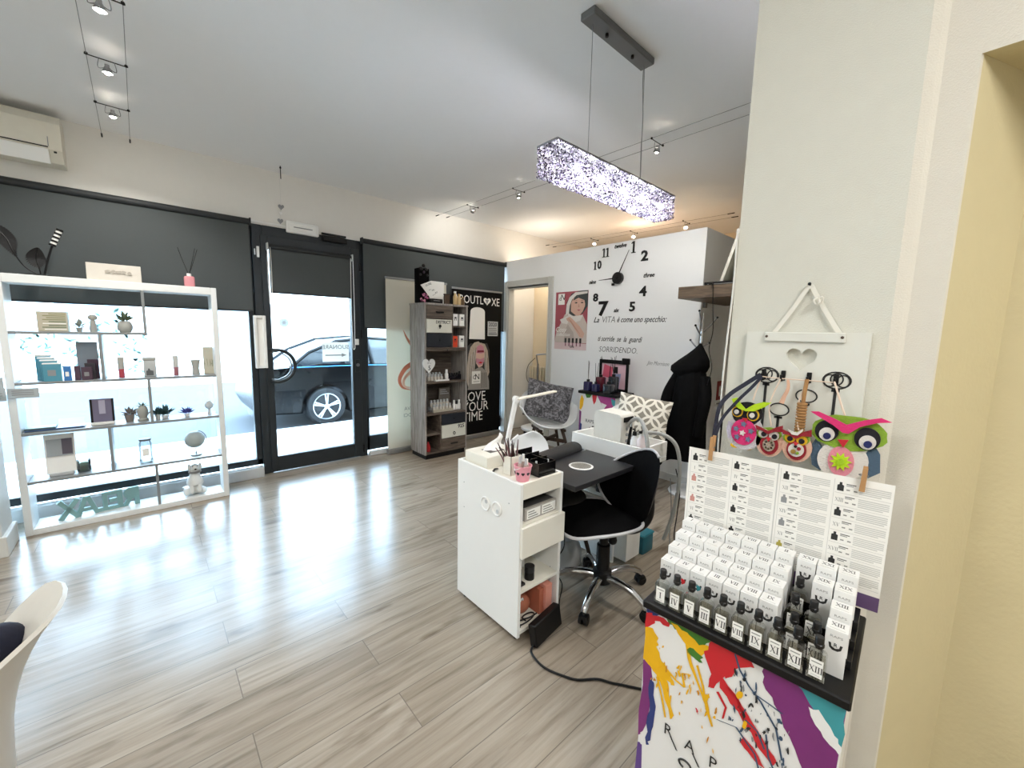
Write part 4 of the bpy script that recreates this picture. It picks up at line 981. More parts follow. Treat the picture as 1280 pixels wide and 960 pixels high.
# ================================================================ TALL RUSTIC SHELF
RX0, RX1, RY0, RY1 = 2.268, 2.835, 3.953, 4.285
t = thing('tall_shelf', 'tall rustic wooden shelf unit with drawers in front of the banners', 'shelf', (2.55, 4.12, 0))
G().box(RX0+.02, RY0+.02, 0, RX1-.02, RY1, .06, BLACK).build('plinth', t)
for x0, x1 in ((RX0, RX0+.018), (RX1-.018, RX1)): G().box(x0, RY0, .055, x1, RY1, 1.745, GREYOAK, .001).build('side_panel', t)
G().box(RX0-.006, RY0-.004, 1.735, RX1+.006, RY1, 1.755, GREYOAK, .001).build('top_panel', t)
G().box(RX0, RY1-.012, .06, RX1, RY1-.002, 1.74, DKOAK).build('back_panel', t)
for z, xa, xb in ((1.27, RX0+.018, RX1-.018), (.885, RX0+.018, RX1-.018), (.52, RX0+.018, RX1-.018), (.075, RX0+.018, RX1-.018), (.29, RX0+.018, 2.47), (1.515, 2.635, RX1-.018)):
    G().box(xa, RY0+.004, z-.018, xb, RY1-.012, z, DKOAK, .001).build('shelf_board', t)
for x, za, zb in ((2.62, 1.27, 1.735), (2.465, .075, .502)): G().box(x, RY0+.002, za, x+.016, RY1-.012, zb, DKOAK, .001).build('divider', t)
RW = mat('drawer_cream', '#d9d9cd', .5); RB = mat('drawer_navy', '#1b2028', .45)
def drawer(x0, x1, z0, z1, m, txt=None, label=None):
    o = G().box(x0+.003, RY0-.006, z0+.003, x1-.003, RY0+.016, z1-.003, m, .002).box(x0+.012, RY0+.016, z0+.01, x1-.012, RY1-.05, z1-.02, DKOAK).build('drawer', t)
    if label: o['label'] = label
    k = G(); cx = (x0+x1)/2
    if txt == 'plank': k.box(cx-.05, RY0-.018, (z0+z1)/2-.008, cx+.05, RY0-.004, (z0+z1)/2+.008, BLACK, .003)
    elif txt == '925': k.tube([(cx+.014*math.cos(a), RY0-.012, z0+.05+.016*math.sin(a)) for a in [i*math.pi/8 for i in range(17)]], .004, BLACK, 6, 1).cyl((cx, RY0-.006, z0+.066), (cx, RY0-.016, z0+.066), .006, BLACK, n=10)
    elif txt == 'DISTRICT': k.cyl((cx, RY0-.006, (z0+z1)/2), (cx, RY0-.02, (z0+z1)/2), .008, BLACK, n=10).box(cx-.008, RY0-.02, (z0+z1)/2-.03, cx+.004, RY0-.012, (z0+z1)/2, BLACK, .003).sphere((cx, RY0-.016, (z0+z1)/2), (.018, .008, .018), BLACK, 12, 8)
    else: k.sphere((cx, RY0-.014, (z0+z1)/2), .007, BLACK, 10, 6)
    k.build('knob', o)
    if txt in ('925', 'DISTRICT'):
        G().text(txt, .062 if txt == '925' else .046, (x1-.02, RY0-.006, z1-.035), UX, UZ, TEXTD, .0008, .02, align='RIGHT').build('lettering', o)
drawer(2.288, 2.618, 1.585, 1.733, DKOAK, 'plank'); drawer(2.288, 2.618, 1.43, 1.583, RW, 'DISTRICT', 'cream drawer front'); drawer(2.288, 2.618, 1.272, 1.428, RB, None, 'dark navy drawer front')
drawer(2.288, 2.815, 1.228, 1.25, DKOAK)
drawer(2.483, 2.815, .375, .50, RB, None, 'dark navy drawer front'); drawer(2.483, 2.815, .215, .372, RW, '925', 'cream drawer front'); drawer(2.483, 2.815, .078, .212, DKOAK, 'plank')
t = thing('heart_sign', 'white wooden heart sign hanging on the front corner of the tall shelf', 'sign', (2.33, 3.94, .97))
G().prism(heart(.155, .17, 2.31, 1.075), (0, 3.935, 0), UX, UZ, -.012, mat('heart_white', '#d6d8d6', .7)).build('board', t)
G().text('5', .07, (2.315, 3.9345, 1.045), UX, UZ, TEXTD, .0006, .01).text('10 x', .03, (2.31, 3.9345, 1.10), UX, UZ, TEXTG, .0006).build('lettering', t)
def pbox(x0, z, w, h, m, label, grp, y0=4.02, d=.06):
    t = thing('product_box', label, 'box', (x0+w/2, y0+d/2, z), 0, grp)
    G().box(x0, y0, z, x0+w, y0+d, z+h, m, .0015).build('carton', t)
    g = G().prism([(w*.28, h*.45), (w*.40, h*.45), (w*.40, h*.62), (w*.60, h*.62), (w*.60, h*.45), (w*.72, h*.45), (w*.72, h*.75), (w*.28, h*.75)][::1], (x0, y0, z), UX, UZ, .0006, TEXTD if m is not RED else mat('orange_dark', '#9c2c12', .5)); g.build('logo', t); return t
ORB = mat('box_orange', '#d8451f', .5)
pbox(2.650, 1.515, .062, .135, PAPER, 'white product box left, in the top cubby of the tall shelf', 'boxes in the tall shelf cubbies', 3.975)
pbox(2.738, 1.515, .068, .135, PAPER, 'white product box right, in the top cubby of the tall shelf', 'boxes in the tall shelf cubbies', 3.975)
pbox(2.648, 1.27, .062, .13, ORB, 'orange product box in the second cubby of the tall shelf', 'boxes in the tall shelf cubbies', 3.975)
pbox(2.738, 1.27, .068, .135, PAPER, 'white product box beside the orange box', 'boxes in the tall shelf cubbies', 3.975)
# nail polish rows
ord_ = ['first', 'second', 'third', 'fourth', 'fifth', 'sixth', 'seventh', 'eighth', 'ninth', 'tenth']
def polish(x, y, z, h, body, cap, label, grp, w=.032):
    t = thing('polish_bottle', label, 'bottle', (x, y, z), 0, grp)
    G().box(x-w/2, y-w/2, z, x+w/2, y+w/2, z+h*.62, body, .004, 2).build('bottle', t); G().cyl((x, y, z+h*.62), (x, y, z+h), w*.42, cap, w*.40, 12).build('cap', t); return t
PB1 = mat('polish_milky', '#cfc8bd', .3); PB2 = mat('polish_black', '#15131a', .25)
zz = .885
for k in range(5): polish(2.375+k*.042, 4.06, zz, .072, PB1, LGREY, ord_[k] + ' milky bottle from the left on the shelf below the drawers', 'milky bottles below the drawers')
for k in range(5): polish(2.378+k*.042, 4.105, zz, .09, PB1, LGREY, ord_[k] + ' bottle from the left in the rear row below the drawers', 'rear milky bottles below the drawers')
polish(2.608, 4.05, zz, .125, PAPER, WPLAST, 'tall white bottle between the milky and black bottles', 'white bottles in the tall shelf', .034)
for k in range(5): polish(2.652+k*.036, 4.06, zz, .08+.015*(k == 4), PB2, BLACK, ord_[k] + ' black bottle from the left beside the white bottle', 'black bottles below the drawers')
t = thing('box_tray', 'white paper tray in front of the milky bottles', 'tray', (2.48, 4.0, zz)); G().box(2.42, 3.975, zz, 2.60, 4.02, zz+.012, PAPER, .002).build('base', t); G().box(2.42, 3.975, zz+.012, 2.60, 3.979, zz+.02, PAPER).build('lip', t)
zz = .52
t = thing('bottle_rack', 'clear stepped rack full of small bottles in the tall shelf', 'rack', (2.54, 4.08, zz))
G().box(2.415, 4.02, zz, 2.685, 4.14, zz+.012, LGREY, .002).box(2.415, 4.08, zz+.012, 2.685, 4.14, zz+.05, LGREY, .002).build('base', t); G().box(2.413, 4.018, zz, 2.687, 4.02, zz+.03, BEI).build('lip', t)
for k in range(6): polish(2.435+k*.044, 4.048, zz+.012, .075, PB1, LGREY, ord_[k] + ' bottle from the left in the front row of the rack', 'bottles in the front row of the rack')
for k in range(6): polish(2.437+k*.044, 4.108, zz+.05, .08, PB1, LGREY, ord_[k] + ' bottle from the left in the rear row of the rack', 'bottles in the rear row of the rack')
for k in range(3): polish(2.715+k*.036, 4.05, zz, .115-.01*(k == 1), PAPER, BLACK if k == 1 else WPLAST, ord_[k] + ' white bottle from the left beside the rack', 'white bottles beside the rack', .03)
t = thing('display_card', 'grey printed display card behind the bottle rack', 'card', (2.65, 4.18, zz))
G().box(2.585, 4.175, zz, 2.735, 4.182, .775, mat('card_taupe', '#77716a', .6)).build('card', t); g = G()
for k in range(3): g.box(2.60, 4.1742, .70+k*.022, 2.72-.02*k, 4.175, .71+k*.022, LGREY)
g.build('print', t)
t = thing('fabric_roll', 'dark patterned cloth hanging inside the left edge of the tall shelf', 'cloth', (2.32, 4.05, .55))
G().tube([(2.325, 4.03, .86), (2.32, 4.03, .75), (2.328, 4.035, .64), (2.32, 4.03, .53)], lambda u: .026-.006*math.sin(u*7), mat('cloth_dark', '#3e3b3a', .9, var=.6, scale=70), 10, 6).build('cloth', t); G().tube([(2.325, 4.03, .86), (2.325, 4.04, .868)], .003, BLACK, 6, 1).build('loop', t)
t = thing('candle', 'red candle in the lowest left cubby of the tall shelf', 'candle', (2.35, 4.05, .075))
G().lathe([(0, 0), (.024, 0), (.026, .03), (.024, .07), (.012, .09), (.008, .11), (0, .112)], (2.35, 4.03, .075), mat('candle_red', '#b01c22', .4), 18).build('wax', t); G().cyl((2.35, 4.03, .187), (2.35, 4.03, .197), .0015, BLACK, n=6).build('wick', t)
# on top of the tall shelf
zt = 1.755
t = thing('gift_bag', 'tall black gift bag with a pink flower print on the tall shelf', 'bag', (2.30, 4.08, zt))
G().box(2.25, 4.05, zt, 2.385, 4.14, zt+.37, BLACKM, .004).build('bag', t)
g = G(); R = random.Random(2)
for k in range(14): g.prism(blob(2.318+R.uniform(-.045, .045), zt+.05+R.uniform(-.04, .045), .014, .012, 8, .4, 0, k), (0, 4.05, 0), UX, UZ, .0005+.0001*k, R.choice([PINKP, mat('print_rose', '#b05c86', .6), mat('print_plum', '#5a2446', .6)]))
g.build('flower_print', t)
g = G()
for sx in (-1, 1):
    g.sphere((2.318+sx*.03, 4.065, zt+.36), (.032, .02, .026), BLACK, 12, 8); g.sphere((2.318+sx*.042, 4.06, zt+.30), (.02, .016, .02), BLACK, 10, 7)
g.sphere((2.318, 4.055, zt+.40), (.022, .018, .02), BLACK, 10, 7); g.sphere((2.318, 4.055, zt+.33), (.016, .014, .016), mat('bow_purple', '#3b2a3c', .5), 10, 7)
g.build('bow', t)
t = thing('price_sheet', 'white price sheet leaning at an angle on the tall shelf', 'paper', (2.42, 4.02, zt+.02))
pl4 = [(2.263, 1.944), (2.397, 1.999), (2.562, 1.848), (2.389, 1.805)]
G().prism([(a-.0, b) for a, b in pl4], (0, 4.03, 0), UX, UZ, .0015, PAPER).build('sheet', t)
g = G(); tilt_u = Vector((.165, 0, -.151)).normalized(); tilt_v = Vector((.151, 0, .165)).normalized()
for a, b, s_, w in ((2.36, 1.955, .032, 'LUXE'), (2.42, 1.90, .022, 'GEL'), (2.46, 1.875, .022, 'KIT'), (2.38, 1.90, .014, 'da 15'), (2.43, 1.85, .014, 'con 10')): g.text(w, s_, (a, 4.0284, b), Vector((.134, 0, .055)), Vector((-.055, 0, .134)), TEXTD, .0005, .005)
g.build('lettering', t)
t = thing('white_card', 'plain white upright card behind the leaning price sheet', 'card', (2.55, 4.12, zt))
G().box(2.45, 4.115, zt, 2.618, 4.12, zt+.255, PAPER, .001).build('card', t); G().box(2.47, 4.10, zt, 2.60, 4.14, zt+.008, PAPER).build('foot', t)
t = thing('black_case', 'low black case on the tall shelf below the leaning sheet', 'case', (2.46, 4.05, zt))
G().box(2.39, 4.035, zt, 2.555, 4.10, zt+.055, BLACK, .012, 3).build('case', t); G().box(2.43, 4.032, zt+.03, 2.51, 4.036, zt+.036, GREYP).build('zip', t)
t = thing('wooden_box', 'small brown box behind the glittery bottles on the tall shelf', 'box', (2.66, 4.1, zt)); G().box(2.61, 4.09, zt, 2.68, 4.15, zt+.11, mat('box_brown', '#4a382a', .6), .003).build('body', t); G().box(2.608, 4.088, zt+.11, 2.682, 4.152, zt+.125, mat('box_brown2', '#3d2e22', .6), .003).build('lid', t)
GOLDL = mat('gold_liquid', '#c3a878', .3, var=.5, scale=120)
for k, (x, h, lb) in enumerate(((2.71, .155, 'glittery gold bottle with white cap, on the tall shelf'), (2.765, .13, 'second glittery gold bottle on the tall shelf'), (2.815, .10, 'dark amber bottle at the right end of the tall shelf'))):
    t = thing('decorative_bottle', lb, 'bottle', (x, 4.03, zt), 0, 'decorative bottles on the tall shelf')
    G().lathe([(0, 0), (.023, 0), (.025, .01), (.024, h*.6), (.012, h*.78), (.010, h*.86), (0, h*.86)], (x, 4.03, zt), GOLDL if k < 2 else mat('amber', '#5a4226', .3), 18).build('bottle', t); G().cyl((x, 4.03, zt+h*.86), (x, 4.03, zt+h), .015 if k == 0 else .011, WPLAST if k == 0 else mat('cap_gold', '#b89a62', .3, .8), n=14).build('cap', t)

# ================================================================ ON THE PARTITION
BK = mat('clock_black', '#0d0d0e', .4)
def PP(Y, Z, d=0): return (XP-d, Y, Z)
t = thing('wall_clock', 'large black wall clock of separate numerals and words on the partition', 'clock', (XP, 2.612, 2.06))
G().cyl(PP(2.612, 2.06), PP(2.612, 2.06, .035), .063, BK, n=36).box(XP-.03, 2.655, 1.985, XP-.006, 2.685, 2.01, BK, .004).build('hub', t)
def hand(y1, z1, w0, label):
    a = Vector((XP-.040, 2.612, 2.06)); b = Vector((XP-.040, y1, z1)); d = (b-a).normalized(); s = d.cross(UX); g = G()
    g.add([a-d*.03+s*w0, a-d*.03-s*w0, b-s*w0*.25, b+s*w0*.25, a-d*.03+s*w0+UX*.003, a-d*.03-s*w0+UX*.003, b-s*w0*.25+UX*.003, b+s*w0*.25+UX*.003], [(0, 1, 2, 3), (7, 6, 5, 4), (0, 4, 5, 1), (1, 5, 6, 2), (2, 6, 7, 3), (3, 7, 4, 0)], BK); g.build(label, t)
hand(2.478, 2.336, .008, 'minute_hand'); hand(2.847, 2.052, .009, 'hour_hand')
def one(g, Y, Z, h):
    w = h*.17; g.box(XP-.006, Y-w/2, Z-h/2, XP, Y+w/2, Z+h/2, BK); g.box(XP-.006, Y-w*1.25, Z-h/2, XP, Y+w*1.25, Z-h/2+h*.07, BK)
    g.prism([(-w*.5, h*.5), (-w*.5, h*.36), (-w*1.35, h*.30), (-w*1.35, h*.37)], PP(Y, Z, 0), NY, UZ, .006, BK)
for n_, Y, Z, sz, b in (('1', 2.448, 2.365, .155, .03), ('2', 2.315, 2.257, .14, .035), ('4', 2.309, 1.90, .14, .03), ('5', 2.425, 1.748, .135, .03), ('7', 2.80, 1.735, .215, .035), ('8', 2.905, 1.865, .12, .035), ('10', 2.895, 2.225, .125, .02), ('11', 2.795, 2.352, .125, .02)):
    g = G()
    if n_ == '1': one(g, Y, Z, .118)
    elif n_ == '11': one(g, Y+.024, Z, .095); one(g, Y-.024, Z, .095)
    elif n_ == '10': one(g, Y+.036, Z, .09); g.text('0', .125, PP(Y-.022, Z, 0), NY, UZ, BK, .006, .03, sx=.85)
    else: g.text(n_, sz, PP(Y, Z, 0), NY, UZ, BK, .006, b, sx=1.15)
    g.build('numeral', t)
for n_, Y, Z in (('twelve', 2.614, 2.40), ('three', 2.257, 2.062), ('six', 2.625, 1.718), ('nine', 2.962, 2.045)):
    G().text(n_, .062, PP(Y, Z, 0), NY, UZ, BK, .006, .012, .35, sx=.9).build('numeral', t)
t = thing('wall_lettering', 'black Italian quotation lettered on the white partition below the clock', 'wall lettering', (XP, 2.5, 1.15))
DK = mat('decal_black', '#1c1c1d', .5); DKG = mat('decal_grey', '#4a4a4c', .5)
g = G(); g.text('La', .085, PP(2.885, 1.615), NY, UZ, DK, .0008, .014, .4); g.text('VITA', .10, PP(2.72, 1.617), NY, UZ, DKG, .0008, -.01, .18, sx=.85)
g.text('\u00e8 come uno specchio:', .085, PP(2.325, 1.617), NY, UZ, DK, .0008, .014, .4, sx=.76); g.build('first_line', t)
G().text('ti sorride  se  la  guardi', .082, PP(2.575, 1.405), NY, UZ, DK, .0008, .012, .4, sx=.72).build('second_line', t)
G().text('SORRIDENDO.', .088, PP(2.58, 1.286), NY, UZ, DKG, .0008, -.008, .18, sx=.86).build('third_line', t)
G().text('Jim Morrison', .06, PP(2.095, 1.172), NY, UZ, DKG, .0008, -.01, .5, sx=.74).build('signature', t)
# poster
t = thing('poster', 'poster of a person in a white hooded cap on the partition', 'poster', (XP, 3.26, 1.26))
PY0, PY1, PZ0, PZ1 = 3.512, 3.012, 1.262, 1.960
def L(a, b, d=0): return (a, b)
o_ = Vector((XP-.002, PY0, PZ0)); PW, PH = .50, .698
def pp(g, pts, k, m): g.prism([(a*PW, b*PH) for a, b in pts], o_ + Vector((-.0006*k, 0, 0)), NY, UZ, .0006, m)
G().box(XP-.002, PY1, PZ0, XP, PY0, PZ1, mat('poster_red', '#a4505a', .5, var=.05)).build('print_sheet', t)
SK2 = mat('poster_skin', '#cfa896', .6); CAPW = mat('poster_white', '#dcd8d2', .6); CAPD = mat('poster_dark', '#393f3f', .6); JK = mat('poster_cloth', '#c9bdb4', .6)
g = G()
pp(g, [(.0, .0), (1, 0), (1, .11), (0, .13)], 1, mat('poster_band', '#d9c2c2', .6))
pp(g, [(.0, .12), (.05, .3), (.2, .47), (.30, .60), (.42, .66), (.60, .62), (.88, .58), (1, .44), (1, .12)], 1, JK)
pp(g, [(.32, .62), (.36, .82), (.50, .96), (.78, 1.0), (1, 1.0), (1, .74), (.86, .62), (.60, .58)], 2, CAPD)
pp(g, [(.34, .60), (.36, .78), (.44, .90), (.62, .98), (.98, .985), (.98, .95), (.66, .93), (.52, .86), (.46, .76), (.44, .62)], 3, CAPW)
pp(g, [(.50, .66), (.50, .80), (.56, .88), (.70, .91), (.86, .90), (.93, .84), (.92, .74), (.86, .65), (.76, .585), (.66, .59)], 4, SK2)
pp(g, [(.60, .90), (.90, .92), (.99, .88), (.99, .76), (.94, .74), (.90, .84), (.72, .885), (.56, .84)], 5, CAPD)
for cx in (.655, .835): pp(g, [(cx-.05, .80), (cx, .815), (cx+.05, .80), (cx, .79)], 5, TEXTD); pp(g, [(cx-.055, .828), (cx, .842), (cx+.055, .83), (cx, .835)], 5, mat('poster_brow', '#6b4a3c', .6))
pp(g, [(.735, .79), (.765, .73), (.735, .722), (.72, .73)], 5, mat('poster_nose', '#b98d7b', .6))
pp(g, [(.69, .68), (.74, .692), (.80, .68), (.745, .662)], 5, mat('poster_lips', '#b0626a', .6))
pp(g, [(.40, .64), (.60, .57), (.88, .60), (.80, .50), (.60, .46), (.44, .55)], 4, CAPW)
pp(g, [(.16, .52), (.40, .58), (.47, .54), (.40, .44), (.22, .46)], 5, CAPW)
pp(g, [(.36, .54), (.48, .57), (.56, .53), (.80, .40), (.94, .28), (.90, .21), (.80, .22), (.66, .34), (.52, .46), (.40, .50)], 6, SK2)
for k in range(4): pp(g, bar((.42+k*.03, .55-.015*k), (.66+.05*k, .36-.03*k), .006), 7, mat('poster_nose', '#b98d7b'))
pp(g, [(.30, .12), (.34, .34), (.42, .44), (.60, .30), (.66, .12)], 4, mat('poster_fold', '#b3a69d', .6))
g.build('portrait_print', t)
g = G(); pp(g, [(.08, .78), (.29, .78), (.29, .97), (.08, .97)], 1, PAPER)
g.text('N', .10, o_ + Vector((-.0013, -.11, .63)), NY, UZ, TEXTD, .0006, 0, .2); g.text('C', .055, o_ + Vector((-.0013, -.075, .61)), NY, UZ, TEXTD, .0006); g.build('logo_print', t)
g = G()
for k in range(5): pp(g, [(.34+k*.115, .12), (.40+k*.115, .12), (.40+k*.115, .20), (.34+k*.115, .20)], 8, TEXTD); pp(g, [(.355+k*.115, .06), (.385+k*.115, .06), (.385+k*.115, .12), (.355+k*.115, .12)], 8, mat('poster_bottle', '#7b3a55', .5))
g.text('ON', .04, o_ + Vector((-.006, -.29, .035)), NY, UZ, TEXTD, .0006, .02); g.text('Cosy', .085, o_ + Vector((-.006, -.10, .24)), NY, UZ, PAPER, .0006, 0, .3); g.text('collection', .055, o_ + Vector((-.006, -.14, .18)), NY, UZ, PAPER, .0006, 0, .3); g.build('lettering', t)

# ================================================================ BACK ROOM SEEN THROUGH THE DOORWAY
t = thing('radiator', 'cream column radiator on the wall of the back room', 'radiator', (4.43, 4.2, .10))
RAD = mat('radiator_cream', '#d8cdb4', .4)
for k in range(11):
    y = 3.92+k*.055
    G().tube([(4.40, y, .14), (4.40, y, .92)], .018, RAD, 8, 1).tube([(4.455, y, .14), (4.455, y, .92)], .018, RAD, 8, 1).box(4.385, y-.02, .90, 4.47, y+.02, .95, RAD, .01, 2).box(4.385, y-.02, .10, 4.47, y+.02, .16, RAD, .01, 2).build('column', t)
for z in (.13, .925): G().cyl((4.43, 3.90, z), (4.43, 4.49, z), .014, RAD, n=10).build('header_pipe', t)
t = thing('picture_frame', 'dark edged picture hanging in the back room above the radiator', 'picture frame', (4.48, 4.05, 1.30))
G().box(4.475, 3.80, 1.28, 4.50, 4.13, 1.85, mat('frame_brown', '#4b3d30', .5), .003).build('frame', t); G().box(4.473, 3.83, 1.31, 4.476, 4.10, 1.82, mat('picture_cream', '#e6dcc8', .6)).build('print', t)
t = thing('rolling_stand', 'white rolling stand with pole and cable in the doorway', 'stand', (4.14, 4.10, 0))
G().lathe([(0, .06), (.20, .06), (.22, .075), (.22, .10), (.17, .12), (.05, .13), (0, .13)], (4.16, 4.08, 0), WPLAST, 32).build('base', t)
for k in range(5):
    a = k*2*math.pi/5+.3; G().cyl((4.16+.17*math.cos(a)-.01, 4.08+.17*math.sin(a), .028), (4.16+.17*math.cos(a)+.012, 4.08+.17*math.sin(a), .028), .028, BLACK, n=14).cyl((4.16+.17*math.cos(a), 4.08+.17*math.sin(a), .028), (4.16+.17*math.cos(a), 4.08+.17*math.sin(a), .065), .007, STEEL, n=8).build('caster', t)
G().cyl((4.16, 4.08, .12), (4.16, 4.08, 1.02), .013, STEEL, n=12).build('pole', t)
G().tube([(4.16, 4.08, 1.0), (4.15, 4.10, 1.12), (4.10, 4.04, 1.15), (4.10, 3.86, 1.17), (4.12, 3.78, 1.16)], .009, STEEL, 8, 6).build('arm', t)
G().tube([(4.14, 4.12, 1.1), (4.10, 4.22, .98), (4.10, 4.24, .80), (4.13, 4.14, .66), (4.15, 4.09, .60)], .004, BLACK, 6, 8).build('cable', t)
G().box(4.12, 4.06, .58, 4.17, 4.12, .64, BLACK, .004).build('switch_box', t)

# ================================================================ SHELL CHAIRS AT THE PARTITION
SHELLW = mat('chair_shell_white', '#eceeee', .35, var=.01)
def shell_armchair(t, x, y, a, seat=.44, arm=.645, back=.80, w=.31, legs=True, legm=None, m=None, steep=False, splay=.23):
    """tub chair: seat bowl, arms and back in one moulded shell; a = direction it faces"""
    m = m or SHELLW
    def f(u, v):
        th = 2*math.pi*u                       # 0 = front
        front = .5+.5*math.cos(th)
        side = abs(math.sin(th))
        rim = seat + .005 + (arm-seat)*min(1, max(0, (1-front)/.45))**1.2
        if front < .5: rim = arm + (back-arm)*math.sin(math.pi/2*max(0, 1-front/.36)) if front < .36 else arm*1.0 - (.0)
        r = w*(1.0-.04*math.cos(2*th))
        k = v**.9
        rr = r*(k*.82 + .18*k**3); z = seat-.045 + (rim-seat+.045)*max(0, (v-.42)/.58)**1.7
        if steep: rr = r*(.64*min(1, v/.35)**.6+.36*v**5); z = seat-.15 + (rim-seat+.15)*v**1.3
        rr *= 1 + (.10 if front < .5 else 0)*max(0, v-.6)
        return (math.cos(th)*rr, math.sin(th)*rr, z)
    g = G(); g.T = place((x, y, 0), a); g.shell(f, 40, 14, m, .009, True); g.build('shell', t)
    if legs:
        lm = legm or WALNUT
        for sx in (1, -1):
            for sy in (1, -1):
                g = G(); g.T = place((x, y, 0), a); g.cyl((sx*min(.12, splay), sy*min(.12, splay), seat-.05), (sx*splay, sy*(splay-.005), 0), .019, lm, .012, 12); g.build('leg', t)
        g = G(); g.T = place((x, y, 0), a)
        e = .15 if splay > .2 else .07; g.box(-e, -e-.01, seat-.075, e, -e+.02, seat-.045, lm, .004).box(-e, e-.02, seat-.075, e, e+.01, seat-.045, lm, .004); g.obox((0, 0, .27), (1.74*splay, .022, .04), lm, rz(math.pi/4), .003).obox((0, 0, .27), (1.74*splay, .022, .04), lm, rz(-math.pi/4), .003); g.build('cross_brace', t)
ca = math.atan2(-.86, -.5)
t = thing('armchair', 'white shell armchair with dark wooden legs and a grey cushion, by the doorway', 'chair', (3.34, 3.08, 0), ca)
shell_armchair(t, 3.34, 3.08, ca, .45, .64, .80, .315)
def cushion(t_name, label, c, w, h, d, m, R3, fn=None, name='cover', pipe=None):
    t = thing(t_name, label, 'cushion', c); t.rotation_euler = R3.to_euler()
    g = G(); g.T = Matrix.Translation(c) @ R3.to_4x4()
    def sup(u, v, s):
        a = 2*u-1; b = 2*v-1
        k = (max(0, (1-abs(a)**2.6)*(1-abs(b)**2.6)))**.55
        pin = 1-.07*(1-abs(a))*abs(b)**2 ; pin2 = 1-.07*(1-abs(b))*abs(a)**2
        return (a*w/2*pin2, s*d/2*k, b*h/2*pin)
    g.grid(lambda u, v: sup(u, v, 1), 20, 20, m, flip=True); g.grid(lambda u, v: sup(u, v, -1), 20, 20, m); g.build(name, t); return t, g.T
def make_grey_cushion():
    m, N, L, b = nodes('cushion_grey'); tc = N.new('ShaderNodeTexCoord'); n = N.new('ShaderNodeTexNoise'); n.inputs['Scale'].default_value = 26; n.inputs['Detail'].default_value = 2; n.inputs['Distortion'].default_value = 1.2
    L.new(tc.outputs['Object'], n.inputs['Vector']); L.new(ramp(N, L, n.outputs['Fac'], [(.36, '#3c3c3f'), (.5, '#5c5b5e'), (.62, '#85848a')]), b.inputs['Base Color']); b.inputs['Roughness'].default_value = .9
    return m
GC = make_grey_cushion()
Rc = Matrix.Rotation(ca+math.pi/2, 3, 'Z') @ Matrix.Rotation(math.radians(-24), 3, 'X') @ Matrix.Rotation(math.radians(14), 3, 'Y')
cushion('cushion', 'dark grey patterned cushion in the white armchair by the doorway', (3.40, 3.145, .685), .55, .45, .14, GC, Rc)
cb = math.atan2(-.45, -.9)
t = thing('armchair', 'white shell armchair with a patterned pillow, beside the coat rack', 'chair', (3.24, 1.96, 0), cb)
shell_armchair(t, 3.24, 1.96, cb, .45, .64, .80, .27)
# patterned pillow
m, N, Lk, b = nodes('circle_pattern_fabric')
tc = N.new('ShaderNodeTexCoord'); mp = N.new('ShaderNodeMapping'); mp.inputs['Scale'].default_value = (6.2, 6.2, 6.2); Lk.new(tc.outputs['Object'], mp.inputs[0])
def ring_mask(off):
    ad = N.new('ShaderNodeVectorMath'); ad.operation = 'ADD'; ad.inputs[1].default_value = off; Lk.new(mp.outputs[0], ad.inputs[0])
    fr = N.new('ShaderNodeVectorMath'); fr.operation = 'FRACTION'; Lk.new(ad.outputs[0], fr.inputs[0])
    sb = N.new('ShaderNodeVectorMath'); sb.operation = 'SUBTRACT'; sb.inputs[1].default_value = (.5, .5, .5); Lk.new(fr.outputs[0], sb.inputs[0])
    mu = N.new('ShaderNodeVectorMath'); mu.operation = 'MULTIPLY'; mu.inputs[1].default_value = (1, 0, 1); Lk.new(sb.outputs[0], mu.inputs[0])
    ln = N.new('ShaderNodeVectorMath'); ln.operation = 'LENGTH'; Lk.new(mu.outputs[0], ln.inputs[0])
    s1 = N.new('ShaderNodeMath'); s1.operation = 'SUBTRACT'; s1.inputs[1].default_value = .5; Lk.new(ln.outputs['Value'], s1.inputs[0])
    s2 = N.new('ShaderNodeMath'); s2.operation = 'ABSOLUTE'; Lk.new(s1.outputs[0], s2.inputs[0])
    s3 = N.new('ShaderNodeMath'); s3.operation = 'LESS_THAN'; s3.inputs[1].default_value = .062; Lk.new(s2.outputs[0], s3.inputs[0]); return s3.outputs[0]
a1, a2 = ring_mask((0, 0, 0)), ring_mask((.5, .5, .5))
mxx = N.new('ShaderNodeMath'); mxx.operation = 'MAXIMUM'; Lk.new(a1, mxx.inputs[0]); Lk.new(a2, mxx.inputs[1])
cm = N.new('ShaderNodeMix'); cm.data_type = 'RGBA'; Lk.new(mxx.outputs[0], cm.inputs[0]); cm.inputs[6].default_value = lin('#8d887c'); cm.inputs[7].default_value = lin('#ece8dc'); Lk.new(cm.outputs[2], b.inputs['Base Color']); b.inputs['Roughness'].default_value = .9
PATT = m
Rp = Matrix.Rotation(cb+math.pi/2, 3, 'Z') @ Matrix.Rotation(math.radians(-18), 3, 'X') @ Matrix.Rotation(math.radians(8), 3, 'Y')
cushion('cushion', 'cream and grey cushion with a circle pattern, near the coat rack', (3.20, 1.845, .752), .45, .35, .13, PATT, Rp)

